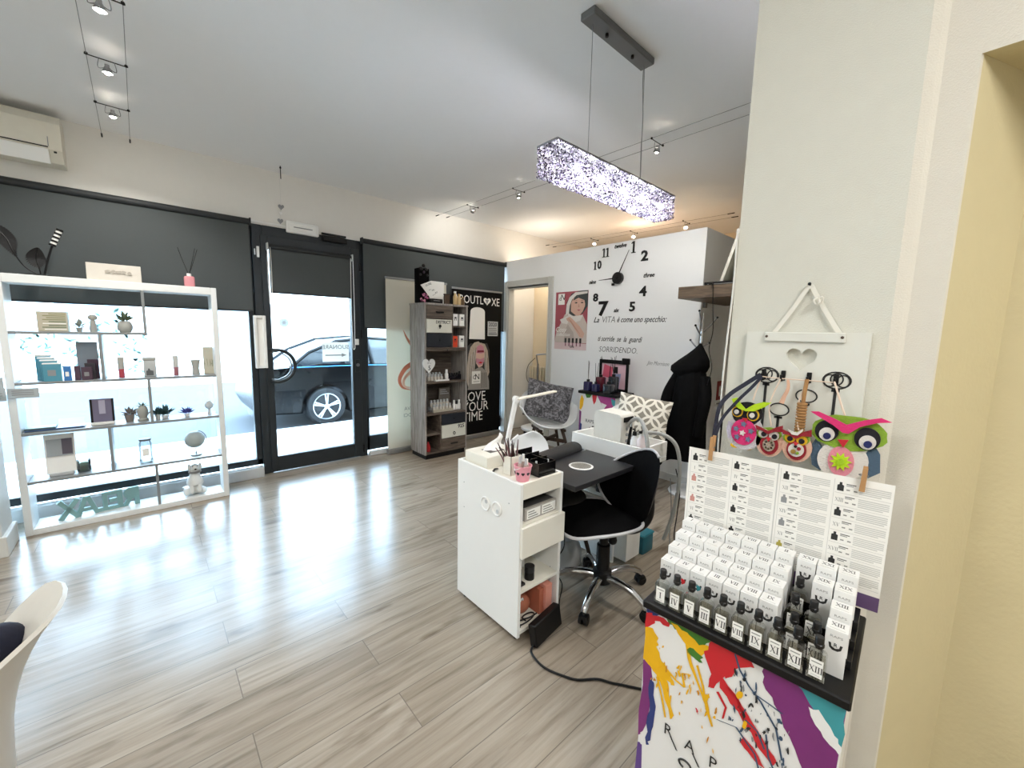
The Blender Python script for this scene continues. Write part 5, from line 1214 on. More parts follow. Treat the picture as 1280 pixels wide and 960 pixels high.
# ---- scent stand with reed diffusers
def splash_stand(t, o, u, w, d, h, seed, small=False):
    """printed cardboard column; o = front left bottom corner, u = along the front, front normal = u x up"""
    o = Vector(o); u = Vector(u).normalized(); n_ = u.cross(UZ); bk = -n_
    g = G(); g.T = Matrix(((u.x, bk.x, 0, o.x), (u.y, bk.y, 0, o.y), (0, 0, 1, 0), (0, 0, 0, 1)))
    g.box(0, 0, 0, w, d, h, CARDW, .002); g.build('column', t)
    def P(g, pts, k, m): g.prism([(a*w, b*h) for a, b in pts], o + n_*(.0004*k), u, UZ, .0004, m)
    return P, o, u, n_
CARDW = mat('card_white', '#e8e8e6', .45, var=.01)
t = thing('display_stand', 'colourful printed scent stand against the partition between the two armchairs', 'display stand', (3.58, 2.5, 0))
P_, o_, u_, n_ = splash_stand(t, (3.43, 2.72, 0), (0, -1, 0), .44, .30, .83, 1)
g = G()
P_(g, [(0, .90), (.05, .98), (.12, .93), (.10, .84), (.04, .78), (0, .80)], 1, YEL); P_(g, [(0, .78), (.06, .76), (.05, .60), (.03, .45), (0, .44)], 1, PUR); P_(g, [(.03, .62), (.09, .60), (.07, .45), (.03, .40)], 2, NAVY); P_(g, [(0, .42), (.05, .40), (.03, .1), (0, .1)], 1, mat('lilac_print', '#6a5fa8', .5))
P_(g, [(.36, 1), (.50, 1), (.47, .92), (.42, .88), (.38, .93)], 1, RED); P_(g, [(.15, 1), (.34, 1), (.30, .96), (.2, .95)], 1, GREEN)
P_(g, [(.50, 1), (1, 1), (1, .80), (.86, .78), (.74, .80), (.66, .88), (.58, .94)], 1, mat('magenta_print', '#a8387f', .5, var=.1)); P_(g, [(.62, .92), (.78, .90), (.70, .84)], 2, CARDW); P_(g, [(.88, .99), (1, .97), (1, .88), (.92, .92)], 3, TEAL)
g.build('splash_print', t)
g = G(); g.text('RAPS', .05, o_ + u_*.14 + UZ*.545 + n_*.0008, u_, UZ, DKG, .0005, 0, 0, sx=1.0); g.text('R', .11, o_ + u_*.20 + UZ*.46 + n_*.0008, u_, UZ, DK, .0005, .01)
for k in range(14): g.prism(blob(.13+.011*k, .45+.02*math.sin(k*2.1), .008, .012, 7, .5, 0, k), o_ + n_*.0008, u_, UZ, .0004, DK)
g.build('lettering', t)
G().box(3.415, 2.26, .83, 3.735, 2.74, .86, BLACK, .004).build('tray', t)
t2 = thing('display_sign', 'black framed back sign with a pink picture behind the reed diffusers', 'sign', (3.68, 2.48, .86))
g = G(); fy0, fy1 = 2.30, 2.66
for y0, y1, z0, z1 in ((fy0, fy0+.03, .86, 1.20), (fy1-.03, fy1, .86, 1.18), (fy0, fy1, 1.15, 1.19), (fy0, fy1, .86, .89)): g.box(3.66, y0, z0, 3.68, y1, z1, BLACK, .004)
g.box(3.655, fy0-.01, 1.15, 3.68, fy0+.08, 1.215, BLACK, .006); g.build('frame', t2)
g = G().box(3.672, fy0+.03, .89, 3.678, fy1-.03, 1.15, mat('sign_pink', '#d9b3bd', .5)); g.prism([(.0, .12), (.12, .10), (.13, .22), (.02, .25)], (3.672, fy1-.04, .89), NY, UZ, .001, mat('sign_rose', '#d1566f', .5)); g.prism([(.15, .16), (.20, .16), (.20, .23), (.15, .23)], (3.672, fy1-.03, .89), NY, UZ, .0015, BLACK); g.prism([(.14, .0), (.22, .0), (.24, .16), (.13, .15)], (3.672, fy1-.03, .89), NY, UZ, .001, mat('sign_blue', '#8a93b5', .5)); g.build('picture', t2)
DG1 = mat('glass_violet', '#2b2750', .15, coat=.5); DG2 = mat('glass_ruby', '#5a1626', .15, coat=.5); DG3 = mat('glass_smoke', '#20242c', .15, coat=.5)
reed_diffuser(3.46, 2.645, .86, 'violet reed diffuser at the left of the black tray', DG1, 'reed diffusers on the black tray', .075, .10, ((-.01, .32), (.005, .315), (.012, .30)), mat('reed_grey', '#6d6866', .7), BLACK)
reed_diffuser(3.56, 2.56, .86, 'ruby reed diffuser behind the violet one', DG2, 'reed diffusers on the black tray', .085, .15, ((-.02, .36), (.0, .37), (.015, .35)), BLACK, BLACK)
reed_diffuser(3.46, 2.545, .86, 'small violet diffuser bottle in the middle of the tray front', DG1, 'reed diffusers on the black tray', .07, .085, ((-.03, .30), (.05, .30)), BLACK, BLACK)
reed_diffuser(3.56, 2.40, .86, 'tall smoky reed diffuser behind on the right of the tray', DG3, 'reed diffusers on the black tray', .085, .17, ((-.09, .37), (.0, .37), (.035, .38), (-.06, .36)), BLACK, BLACK)
reed_diffuser(3.46, 2.385, .86, 'smoky square diffuser at the right front of the tray', DG3, 'reed diffusers on the black tray', .095, .10, ((.01, .28), (.03, .30)), BLACK, BLACK)

# ---- coat rack and coat
t = thing('coat_rack', 'chrome coat rack on a white round base at the partition corner', 'coat rack', (3.70, 1.60, 0))
cx, cy = 3.70, 1.60
G().lathe([(0, 0), (.185, 0), (.19, .012), (.18, .028), (.03, .036), (0, .037)], (cx, cy, 0), mat('rack_base_white', '#e2e3e3', .3), 40).build('base', t)
G().cyl((cx, cy, .03), (cx, cy, 1.50), .016, CHROME, n=16).cyl((cx, cy, 1.50), (cx, cy, 1.66), .010, CHROME, .004, 12).build('pole', t)
for dx, dy, z0, z1 in ((.0, -.12, 1.48, 1.62), (.0, .10, 1.32, 1.42), (-.10, .02, 1.45, 1.55), (.02, -.06, 1.36, 1.40), (-.02, .03, 1.50, 1.68)):
    g = G().tube([(cx, cy, z0), (cx+dx*.6, cy+dy*.6, z0+(z1-z0)*.55), (cx+dx, cy+dy, z1)], .006, STEEL, 8, 4); g.sphere((cx+dx, cy+dy, z1), .010, BLACK, 10, 6); g.build('hook', t)
t = thing('coat', 'black hooded puffer coat hanging on the coat rack', 'coat', (3.62, 1.60, .42))
COATM = mat('coat_black', '#050506', .8, bump=.5, bscale=22, spec=.12)
ax, ay = 3.58, 1.61
def coatf(u, v):
    th = 2*math.pi*u; z = 1.26 - .94*v
    q = v*7; i = min(6, int(q)); WY = [.05, .115, .14, .15, .155, .165, .18, .195]; WX = [.05, .09, .11, .11, .11, .11, .12, .12]
    a = WY[i]*(1-(q-i))+WY[i+1]*(q-i); b = WX[i]*(1-(q-i))+WX[i+1]*(q-i)
    fold = 1+.06*math.sin(5*th+3*v)*v+.03*math.sin(11*th)
    return (ax+b*math.cos(th)*fold, ay+.04*v*v+a*math.sin(th)*fold, z+.03*math.sin(3*th)*v*v + (.07*math.sin(2*th+.6)*v**6))
g = G(); g.shell(coatf, 44, 22, COATM, .008, True); g.build('body', t)
HZ = [(1.09, 1.625, .03), (1.12, 1.64, .12), (1.16, 1.645, .155), (1.20, 1.635, .16), (1.25, 1.605, .13), (1.30, 1.585, .085), (1.345, 1.575, .045), (1.385, 1.575, .012)]
def hoodf(u, v):
    th = 2*math.pi*u; q = v*(len(HZ)-1); i = min(len(HZ)-2, int(q)); f = q-i
    z, cy_, w = (HZ[i][k]*(1-f)+HZ[i+1][k]*f for k in range(3))
    return Vector((ax-.01+.06*v*v + w*.75*math.cos(th)*(1+.06*math.sin(3*th)), cy_ + w*math.sin(th)*(1+.05*math.sin(5*th+6*v)), z+.012*math.sin(2*th)))
g = G(); g.grid(hoodf, 32, 28, COATM, True); g.build('hood', t)
for s in (-1, 1):
    G().tube([(ax-.01, ay+s*.11, 1.10), (ax-.06, ay+s*.165+.01, .93), (ax-.085, ay+s*.165+.02, .75), (ax-.09, ay+s*.15+.02, .60)], lambda u: .055-.012*u, COATM, 14, 6).build('sleeve', t)
# ---- fire point on the alcove wall, its cable, the wall shelf
t = thing('fire_sign', 'small red fire extinguisher sign on the alcove wall', 'sign', (4.55, 1.695, .78))
G().box(4.38, 1.694, .80, 4.54, 1.70, 1.0, mat('sign_red', '#8f1f22', .5), .002).build('plate', t)
g = G().prism([(.03, .03), (.06, .03), (.06, .12), (.05, .14), (.04, .14), (.03, .12)], (4.40, 1.694, .81), UX, UZ, .0008, PAPER); g.prism([(.085, .03), (.12, .03), (.10, .09), (.115, .14), (.09, .12), (.08, .08)], (4.40, 1.694, .81), UX, UZ, .0008, PAPER); g.build('symbol', t)
t = thing('fire_sign_strip', 'thin white strip below the red fire sign', 'sign', (4.57, 1.695, .75)); G().box(4.38, 1.695, .745, 4.53, 1.70, .785, PAPER).build('plate', t); G().box(4.39, 1.6942, .757, 4.52, 1.6955, .772, GREYP).build('lettering', t)
t = thing('fire_extinguisher', 'dark fire extinguisher hanging on the alcove wall behind the coat', 'fire extinguisher', (4.50, 1.63, .25))
FE = mat('extinguisher_dark', '#1c1b20', .4)
G().lathe([(0, 0), (.06, 0), (.065, .02), (.065, .30), (.05, .35), (.022, .38), (.02, .40), (0, .40)], (4.50, 1.632, .20), FE, 24).build('cylinder', t)
G().box(4.48, 1.60, .60, 4.52, 1.66, .64, BLACK, .006).tube([(4.50, 1.60, .63), (4.50, 1.56, .68)], .007, BLACK, 8, 1).build('valve', t); G().tube([(4.50, 1.62, .62), (4.42, 1.58, .58), (4.42, 1.57, .42), (4.43, 1.58, .34)], .009, BLACK, 8, 6).build('hose', t)
t = thing('power_cable', 'thin black cable hanging from the wall shelf down the alcove wall', 'cable', (3.38, 1.2, 1.0))
G().tube([(3.385, 1.42, 1.872), (3.375, 1.405, 1.85), (3.38, 1.395, 1.70), (3.42, 1.395, 1.50), (3.46, 1.43, 1.35), (3.47, 1.40, 1.20), (3.48, 1.43, 1.05)], .0035, BLACK, 6, 8).build('cord', t); G().box(3.375, 1.41, 1.866, 3.40, 1.44, 1.875, BLACK, .002).build('plug', t)
t = thing('wall_shelf', 'thick brown wooden wall shelf in the alcove above the coat rack', 'shelf', (3.9, 1.3, 1.77))
G().box(3.40, .60, 1.768, 4.40, 1.698, 1.864, SHELFOAK, .002).build('board', t); G().box(3.90, 1.675, 1.72, 3.94, 1.699, 1.768, STEEL, .002).build('bracket', t)
t = thing('media_box', 'flat black box on the wall shelf', 'box', (3.55, 1.48, 1.864))
G().box(3.43, 1.25, 1.868, 3.62, 1.50, 1.893, BLACK, .004).build('case', t); G().box(3.425, 1.27, 1.872, 3.432, 1.47, 1.876, GREYP).build('trim', t); 
t = thing('panel_stack', 'tall off-white framed board leaning on the wall shelf', 'board', (3.5, 1.2, 1.864))
g = G(); Rt = Matrix.Rotation(math.radians(0), 3, 'X')
g.prism([(0, 0), (.028, 0), (-.135, .62), (-.163, .62)], (3.44, 1.375, 1.866), (0, 1, 0), UZ, .30, mat('board_cream', '#cfccc0', .6)) if False else None
g.add([(3.46, 1.40, 1.866), (4.3, 1.40, 1.866), (4.3, 1.375, 1.866), (3.46, 1.375, 1.866), (3.46, 1.225, 2.47), (4.3, 1.225, 2.47), (4.3, 1.20, 2.47), (3.46, 1.20, 2.47)], [(0, 3, 2, 1), (4, 5, 6, 7), (0, 1, 5, 4), (1, 2, 6, 5), (2, 3, 7, 6), (3, 0, 4, 7)], mat('board_cream', '#cfccc0', .6)); g.build('board', t)
G().add([(3.455, 1.30, 1.866), (3.70, 1.30, 1.866), (3.70, 1.20, 1.866), (3.455, 1.20, 1.866), (3.455, 1.17, 2.40), (3.70, 1.17, 2.40), (3.70, 1.08, 2.40), (3.455, 1.08, 2.40)], [(0, 3, 2, 1), (4, 5, 6, 7), (0, 1, 5, 4), (1, 2, 6, 5), (2, 3, 7, 6), (3, 0, 4, 7)], mat('board_grey', '#a9a89f', .6)).build('rear_board', t)

# ================================================================ MANICURE DESK
t = thing('manicure_desk', 'white manicure desk with a black top and a raised tray', 'desk', (1.95, 1.45, 0))
G().box(1.50, 1.194, .692, 2.063, 1.70, .72, DESKTOP, .003, 2).build('desk_top', t)
GRILLE = mat('grille_beige', '#c4c0b5', .4)
g = G().lathe([(.0, 0), (.066, 0), (.068, .003), (.058, .006), (.056, .004)], (1.765, 1.372, .72), WPLAST, 40)
g.lathe([(.0, .0042), (.055, .0042)], (1.765, 1.372, .72), BLACK, 40)
for k in range(-5, 6):
    q = .0095*k; w = math.sqrt(max(0, .056**2-q*q))
    g.box(1.765+q-.0009, 1.372-w, .7242, 1.765+q+.0009, 1.372+w, .7252, GRILLE); g.box(1.765-w, 1.372+q-.0009, .7242, 1.765+w, 1.372+q+.0009, .7252, GRILLE)
g.build('dust_grille', t)
G().cyl((2.03, 1.575, .72), (2.03, 1.575, .723), .022, CHROME, n=24).cyl((2.03, 1.575, .723), (2.03, 1.575, .7235), .014, BLACK, n=20).build('cable_grommet', t)
g = G().box(2.063, 1.172, .692, 2.345, 1.69, .722, WHITE, .002)
g.box(2.063, 1.172, .722, 2.079, 1.69, .812, WHITE, .002).box(2.329, 1.172, .722, 2.345, 1.69, .812, WHITE, .002).box(2.079, 1.172, .722, 2.329, 1.188, .812, WHITE, .002).box(2.079, 1.674, .722, 2.329, 1.69, .812, WHITE, .002)
g.build('raised_tray', t)
G().box(2.235, 1.33, 0, 2.255, 1.685, .692, WHITE, .002).build('side_panel', t); G().box(1.505, 1.52, 0, 1.525, 1.69, .692, WHITE, .002).build('side_panel', t); G().box(1.525, 1.66, .42, 2.235, 1.676, .692, WHITE, .002).build('back_panel', t)
G().box(1.905, 1.60, .1, 1.93, 1.66, .692, OFFW, .002).build('brace_panel', t)
g = G().box(2.165, 1.30, .03, 2.322, 1.655, .44, WHITE, .003); g.build('pedestal', t)
for k in range(2): G().box(2.077, 1.34, .04+.2*k, 2.091, 1.65, .235+.2*k, WHITE, .003).build('drawer', t)
t = thing('drill_unit', 'black drill control unit on the pedestal under the desk', 'drill unit', (2.24, 1.45, .44))
G().box(2.11, 1.40, .4405, 2.22, 1.52, .56, BLACK, .012, 2).build('case', t); G().cyl((2.11, 1.46, .51), (2.098, 1.46, .51), .02, GREYP, n=16).build('dial', t)
t = thing('wrist_rest', 'long black padded wrist rest on the black desk top', 'wrist rest', (1.77, 1.585, .72))
g = G(); g.T = place((1.765, 1.588, .72), .13)
g.grid(lambda u, v: Vector(((u-.5)*.50, .055*math.cos(math.pi*v)*(1 if 0 < u < 1 else .92), .004+.044*math.sin(math.pi*v)**.7*(1 if 0 < u < 1 else .85))), 18, 12, LEATH)
for e in (-.25, .25): g.add([(e, .052*math.cos(math.pi*k/12), .004+.042*math.sin(math.pi*k/12)**.7) for k in range(13)], [tuple(range(13))], LEATH)
g.build('pad', t); g = G(); g.T = place((1.765, 1.588, .72), .13); g.box(-.248, -.05, 0, .248, .05, .005, LEATH, .001); g.build('base', t)
t = thing('nail_dust_machine', 'white rounded nail dust machine standing in the desk tray', 'machine', (2.20, 1.46, .722))
g = G(); pr = [(-.10, 0), (.10, 0), (.10, .20)] + [(.075+.025*math.cos(a), .215+.03*math.sin(a)) for a in [i*math.pi/12 for i in range(1, 7)]] + [(-.07, .25)] + [(-.07+.03*math.cos(a), .22+.03*math.sin(a)) for a in [math.pi/2+i*math.pi/12 for i in range(1, 7)]]
g.prism([(-a, b) for a, b in pr], (2.125, 1.462, .7225), UY, UZ, .15, mat('machine_white', '#e2dfd6', .4)); g.build('casing', t)
g = G()
for k in range(3): g.cyl((2.19, 1.362, .80+.04*k), (2.19, 1.354, .80+.04*k), .010, GREYP, n=14)
g.box(2.15, 1.355, .92, 2.25, 1.3625, .95, BLACK, .002); g.build('controls', t)
g = G()
for k in range(6): g.box(2.120, 1.40+k*.024, .735, 2.1255, 1.404+k*.024, .775, GREYP)
g.build('seam_ribs', t)
t = thing('drill_handpiece', 'black and chrome drill handpiece beside the white dust machine', 'drill', (2.15, 1.32, .722))
G().lathe([(0, 0), (.028, 0), (.03, .01), (.018, .02), (.012, .04), (0, .042)], (2.15, 1.325, .7225), BLACK, 20).build('holder', t); G().cyl((2.15, 1.325, .76), (2.145, 1.305, .905), .011, BLACK, .008, 14).cyl((2.145, 1.305, .905), (2.144, 1.30, .935), .005, CHROME, .002, 10).build('handpiece', t)
t = thing('pump_bottle', 'white pump bottle in the desk tray left of the pink one', 'bottle', (2.13, 1.275, .722))
G().lathe([(0, 0), (.02, 0), (.022, .01), (.022, .11), (.012, .13), (.01, .14), (0, .14)], (2.13, 1.27, .7225), WPLAST, 20).build('bottle', t); G().cyl((2.13, 1.27, .862), (2.13, 1.27, .885), .012, BLACK, n=14).tube([(2.13, 1.27, .885), (2.13, 1.27, .90), (2.11, 1.27, .902)], .005, BLACK, 8, 1).build('pump', t)
G().prism([(-.01, 0), (.01, 0), (0, .025)], (2.1075, 1.272, .78), NY, UZ, .001, TEXTD).build('label', t)
t = thing('spray_bottle', 'clear bottle of pink liquid in the desk tray', 'bottle', (2.13, 1.222, .722))
G().lathe([(0, 0), (.024, 0), (.026, .008), (.026, .07), (0, .07)], (2.13, 1.222, .7225), mat('pink_liquid', '#dc9a97', .25), 20).build('liquid', t); G().lathe([(.026, .07), (.026, .12), (.014, .138), (.012, .15), (0, .15)], (2.13, 1.222, .7225), mat('bottle_frost', '#ecdedd', .3), 20).build('bottle', t); G().cyl((2.13, 1.222, .872), (2.13, 1.222, .898), .013, WPLAST, n=14).box(2.105, 1.214, .885, 2.14, 1.23, .90, BLACK, .003).build('spray_head', t)
t = thing('suction_hose', 'grey ribbed hose arching over the end of the desk tray', 'hose', (2.25, 1.15, .45))
HOSE = mat('hose_grey', '#a5a6a2', .45)
G().tube([(2.20, 1.40, .80), (2.19, 1.34, .92), (2.17, 1.27, .955), (2.13, 1.205, .91), (2.105, 1.165, .80), (2.10, 1.155, .66), (2.12, 1.155, .52)], .0115, HOSE, 10, 10).build('front_loop', t)
G().tube([(2.24, 1.36, .83), (2.25, 1.25, .865), (2.28, 1.15, .86), (2.31, 1.09, .79), (2.32, 1.07, .62), (2.30, 1.08, .40), (2.28, 1.12, .22)], .0115, HOSE, 10, 10).build('rear_loop', t)
t = thing('floor_cable', 'thin black cable trailing from the hose to the floor', 'cable', (2.4, 1.1, 0))
G().tube([(2.33, 1.10, .66), (2.36, 1.08, .52), (2.39, 1.10, .35), (2.36, 1.09, .2), (2.38, 1.03, .09), (2.36, 1.06, .015), (2.46, .98, .006), (2.60, .92, .006)], .0035, BLACK, 6, 8).build('cord', t); G().tube([(2.31, 1.12, .6), (2.33, 1.11, .4), (2.32, 1.10, .2), (2.34, 1.07, .05), (2.42, 1.03, .006)], .003, GREYP, 6, 8).build('second_cord', t)
t = thing('teal_box', 'teal storage box on the floor by the end of the desk', 'box', (2.44, 1.40, 0))
G().box(2.37, 1.30, 0, 2.50, 1.46, .12, mat('teal_plastic', '#1f6678', .4), .01, 2).build('tub', t); G().box(2.365, 1.295, .12, 2.505, 1.465, .135, mat('teal_lid', '#27707f', .4), .006).build('lid', t)
t = thing('waste_bin', 'small light grey bin under the desk behind the chair wheels', 'bin', (1.96, 1.60, 0))
G().lathe([(0, 0), (.085, 0), (.10, .02), (.105, .10), (.09, .15), (.05, .18), (0, .19)], (1.90, 1.575, 0), mat('bin_grey', '#c7cacb', .4), 30).build('body', t); G().lathe([(.06, .176), (.062, .18), (.02, .196), (0, .197)], (1.90, 1.575, 0), mat('bin_lid', '#b5b8ba', .4), 24).build('lid', t)
t = thing('desk_lamp', 'white flat arm desk lamp bent at its elbow over the desk', 'lamp', (1.55, 1.75, .70))
g = G().box(1.50, 1.70, .655, 1.58, 1.775, .675, WPLAST, .003).box(1.50, 1.755, .655, 1.58, 1.775, .76, WPLAST, .003); g.build('clamp', t)
g = G(); a = Vector((1.538, 1.758, .74)); b = Vector((1.609, 1.752, 1.06)); d = (b-a).normalized()
Rm = Matrix((d.cross(UY).normalized(), UY, d)).transposed(); g.obox((a+b)/2, (.032, .018, (b-a).length), WPLAST, Rm, .004); g.build('lower_arm', t)
G().cyl((1.612, 1.738, 1.062), (1.612, 1.766, 1.062), .019, WPLAST, n=20).build('elbow', t)
g = G(); a = Vector((1.612, 1.75, 1.062)); b = Vector((1.955, 1.752, 1.082)); d = (b-a).normalized()
Rm = Matrix((d, UY, d.cross(UY))).transposed(); g.obox((a+b)/2, ((b-a).length, .032, .012), mat('lamp_arm_cream', '#e9e2d3', .4), Rm, .003); g.build('light_bar', t)
# client chair with its back above the desk
cc = math.radians(-88)
t = thing('side_chair', 'white shell chair pushed under the far side of the desk', 'chair', (1.80, 1.615, 0), cc)
def side_shell(u, v):
    x = (u-.5); s = v
    if s < .55: k = s/.55; px = .20-.38*k; pz = .445-.018*math.sin(math.pi*k)-.02*(1-k); w = .40+.02*math.sin(math.pi*k)
    else: k = (s-.55)/.45; px = -.18-.075*k-.02*math.sin(k*1.5); pz = .445+.345*k-.03*(1-k)*k; w = .40-.02*k
    if s > .86: w *= math.sqrt(max(.05, 1-((s-.86)/.15)**2))*.99
    if s < .07: w *= .80+.2*(s/.07)
    lift = (abs(x)*2)**2.2
    return Vector((px+lift*.045*(1 if s > .5 else 0), x*w, pz+lift*(.035 if s < .55 else .02)))
g = G(); g.T = place((1.80, 1.615, 0), cc); g.shell(side_shell, 16, 36, SHELLW, .009); g.build('shell', t)
for sx in (1, -1):
    for sy in (1, -1):
        g = G(); g.T = place((1.80, 1.615, 0), cc); g.cyl((sx*.10, sy*.11, .42), (sx*.19, sy*.20, 0), .016, WALNUT, .011, 12); g.build('leg', t)
g = G(); g.T = place((1.80, 1.615, 0), cc); g.obox((0, 0, .29), (.34, .018, .03), WALNUT, rz(math.pi/4)).obox((0, 0, .29), (.34, .018, .03), WALNUT, rz(-math.pi/4)).box(-.12, -.12, .40, .12, .12, .42, BLACK, .004); g.build('cross_brace', t)
t = thing('seat_pad', 'dark brown padded seat cushion under the desk', 'cushion', (1.80, 1.60, .45))
g = G(); g.T = place((1.79, 1.555, .462), cc)
g.lathe([(0, -.008), (.14, -.008), (.165, .012), (.165, .035), (.14, .055), (0, .065)], (0, 0, 0), mat('pad_brown', '#2a2622', .8, bump=.3), 36); g.build('cover', t)
g = G(); g.T = place((1.79, 1.555, .462), cc); g.tube([(.166*math.cos(k*math.pi/18), .166*math.sin(k*math.pi/18), .023) for k in range(37)], .004, BLACK, 6, 1); g.build('piping', t)

# ================================================================ OFFICE CHAIR
fa = math.radians(158)
ox, oy = 1.82, 1.235
t = thing('office_chair', 'black swivel chair with chrome five star base at the desk', 'office chair', (ox, oy, 0), fa)
for k, a in enumerate((342, 54, 126, 198, 270)):
    a = math.radians(a); c, s = math.cos(a), math.sin(a)
    g = G(); P = [Vector((ox+c*r, oy+s*r, z)) for r, z in ((.03, .115), (.10, .125), (.19, .115), (.255, .085), (.275, .062))]
    g.tube(P, lambda u: .023-.006*u, CHROME, 10, 6); leg = g.build('base_arm', t)
    g = G(); cx_, cy_ = ox+c*.278, oy+s*.278; px, py = -s, c
    g.cyl((cx_, cy_, .03), (cx_, cy_, .072), .007, STEEL, n=10)
    for q in (-1, 1): g.cyl((cx_+px*.006*q, cy_+py*.006*q, .027), (cx_+px*.022*q, cy_+py*.022*q, .027), .027, BLACK, n=20)
    g.obox((cx_, cy_, .042), (.046, .05, .026), BLACK, rz(a), .01, 2); g.build('caster', leg)
G().lathe([(0, .085), (.05, .085), (.052, .15), (.038, .16), (.036, .30), (.024, .305), (.022, .40), (0, .40)], (ox, oy, 0), BLACK, 24).build('gas_post', t)
sc = Vector((ox-.055, oy+.015, 0))
FA = place((sc.x, sc.y, 0), fa)
def seatout(th):
    c, s = math.cos(th), math.sin(th); n_ = 3.0
    k = (abs(c)**n_+abs(s)**n_)**(-1/n_)
    return k*c*.225*(1.0 if c > 0 else .98), k*s*.225*(1 if c > 0 else 1-.12*abs(c))
def seat_s(u, v, top):
    x, y = seatout(2*math.pi*u); k = v
    zz = .462 + (.028*(1-k**4)*(1 if top else 0)) - (.038*k*0) + .018*(abs(y*k)/.22)**2 - .028*max(0, (x*k-.10)/.12)**2
    if not top: zz = .462-.045*(1-k**5) + .018*(abs(y*k)/.22)**2 - .028*max(0, (x*k-.10)/.12)**2
    return Vector((x*k, y*k, zz))
g = G(); g.T = FA; g.grid(lambda u, v: seat_s(u, v, True), 48, 12, BLACKM, True); g.grid(lambda u, v: seat_s(u, v, False), 48, 12, BLACK, True, True); st_ = g.build('seat', t)
g = G(); g.T = FA; g.tube([seat_s(k/48, 1, True) for k in range(49)], .0085, PIPE, 8, 1, False); g.build('piping', st_)['label'] = 'light grey piping'
bc = Vector((-.24, .035, .612)); TILT = Matrix.Rotation(math.radians(-21), 4, 'Y')
FB = place((sc.x, sc.y, 0), fa) @ Matrix.Translation(bc) @ TILT @ Matrix.Rotation(math.radians(7), 4, 'X')
def back_o(th):
    c, s = math.cos(th), math.sin(th)
    y = .235*c*(1-.16*max(0, s)) ; z = .185*s*(1.12 if s > 0 else .95)+.02*max(0, s)**3 - .02*math.cos(2*th)*0
    return y, z
def back_s(u, v, front):
    y, z = back_o(2*math.pi*u); y *= v; z *= v
    return Vector((.10*(abs(y)/.22)**2 + (.022*(1-v**4) if front else -.022*(1-v**4)), y, z))
g = G(); g.T = FB; g.grid(lambda u, v: back_s(u, v, True), 48, 12, BLACKM, True); g.grid(lambda u, v: back_s(u, v, False), 48, 12, BLACK, True, True); bk_ = g.build('backrest', t)
g = G(); g.T = FB; g.tube([back_s(k/48, 1, True) for k in range(8, 38)], .0075, PIPE, 8, 1); g.build('piping', bk_)['label'] = 'light grey piping'
g = G(); g.T = FA
g.tube([(-.02, 0, .405), (-.17, 0, .375), (-.27, 0, .37), (-.335, 0, .42), (-.34, 0, .52), (-.315, 0, .64)], .03, BLACK, 12, 6); g.build('back_bar', t)
g = G(); g.T = FA; g.box(-.10, -.09, .395, .10, .09, .425, BLACK, .008); g.cyl((-.10, -.02, .40), (-.13, -.03, .31), .024, BLACK, n=14).sphere((-.13, -.03, .30), .026, BLACK, 12, 8); g.build('mechanism', t)

# ================================================================ WHITE TROLLEY CABINET
t = thing('trolley_cabinet', 'white trolley cabinet with a drawer and open shelves by the desk', 'cabinet', (1.348, 1.51, 0))
TX0, TX1, TY0, TY1 = 1.205, 1.492, 1.265, 1.757
for x0, x1 in ((TX0, TX0+.018), (TX1-.018, TX1)): G().box(x0, TY0, .028, x1, TY1, .778, WHITE, .0015).build('side_panel', t)
G().box(TX0+.018, TY1-.016, .03, TX1-.018, TY1, .778, WHITE).build('back_panel', t)
G().box(TX0+.018, TY0, .703, TX1-.018, TY0+.016, .778, OFFW, .001).build('front_rail', t)
for z in (.767, .582, .262, .058): G().box(TX0+.018, TY0+.003, z-.018 if z != .767 else .704, TX1-.018, TY1-.016, z, OFFW, .001).build('shelf_board', t)
dr = G().box(TX0+.002, TY0-.018, .43, TX1+.002, TY0, .577, OFFW, .0015).box(TX0+.03, TY0, .44, TX1-.03, TY1-.05, .53, OFFW).build('drawer', t)
for x in (TX0+.03, TX1-.03):
    for y in (TY0+.04, TY1-.04): G().cyl((x, y-.0, 0), (x, y, .028), .012, BLACK, n=12).build('foot', t)
for y, z in ((1.514, .61), (1.427, .612)):
    g = G(); g.tube([(TX0-.003, y+.032*math.cos(a), z+.032*math.sin(a)) for a in [k*math.pi/16 for k in range(33)]], .0045, WPLAST, 8, 1)
    g.cyl((TX0, y, z), (TX0-.002, y, z), .03, WPLAST, n=28); g.cyl((TX0, y-.006, z+.012 if y > 1.5 else z-.012), (TX0-.0035, y-.006, z+.012 if y > 1.5 else z-.012), .010, LGREY, n=18); g.build('cable_port', t)
g = G()
for y, z in ((1.699, .666), (1.697, .53), (1.342, .668)): g.cyl((TX0+.0005, y, z), (TX0-.0006, y, z), .003, GREYP, n=10)
for k in range(6):
    g.cyl((TX1-.0175, TY0+.05, .09+.035*k), (TX1-.019, TY0+.05, .09+.035*k), .0025, GREYP, n=8)
g.build('screw_holes', t)
_before = set(bpy.data.objects)
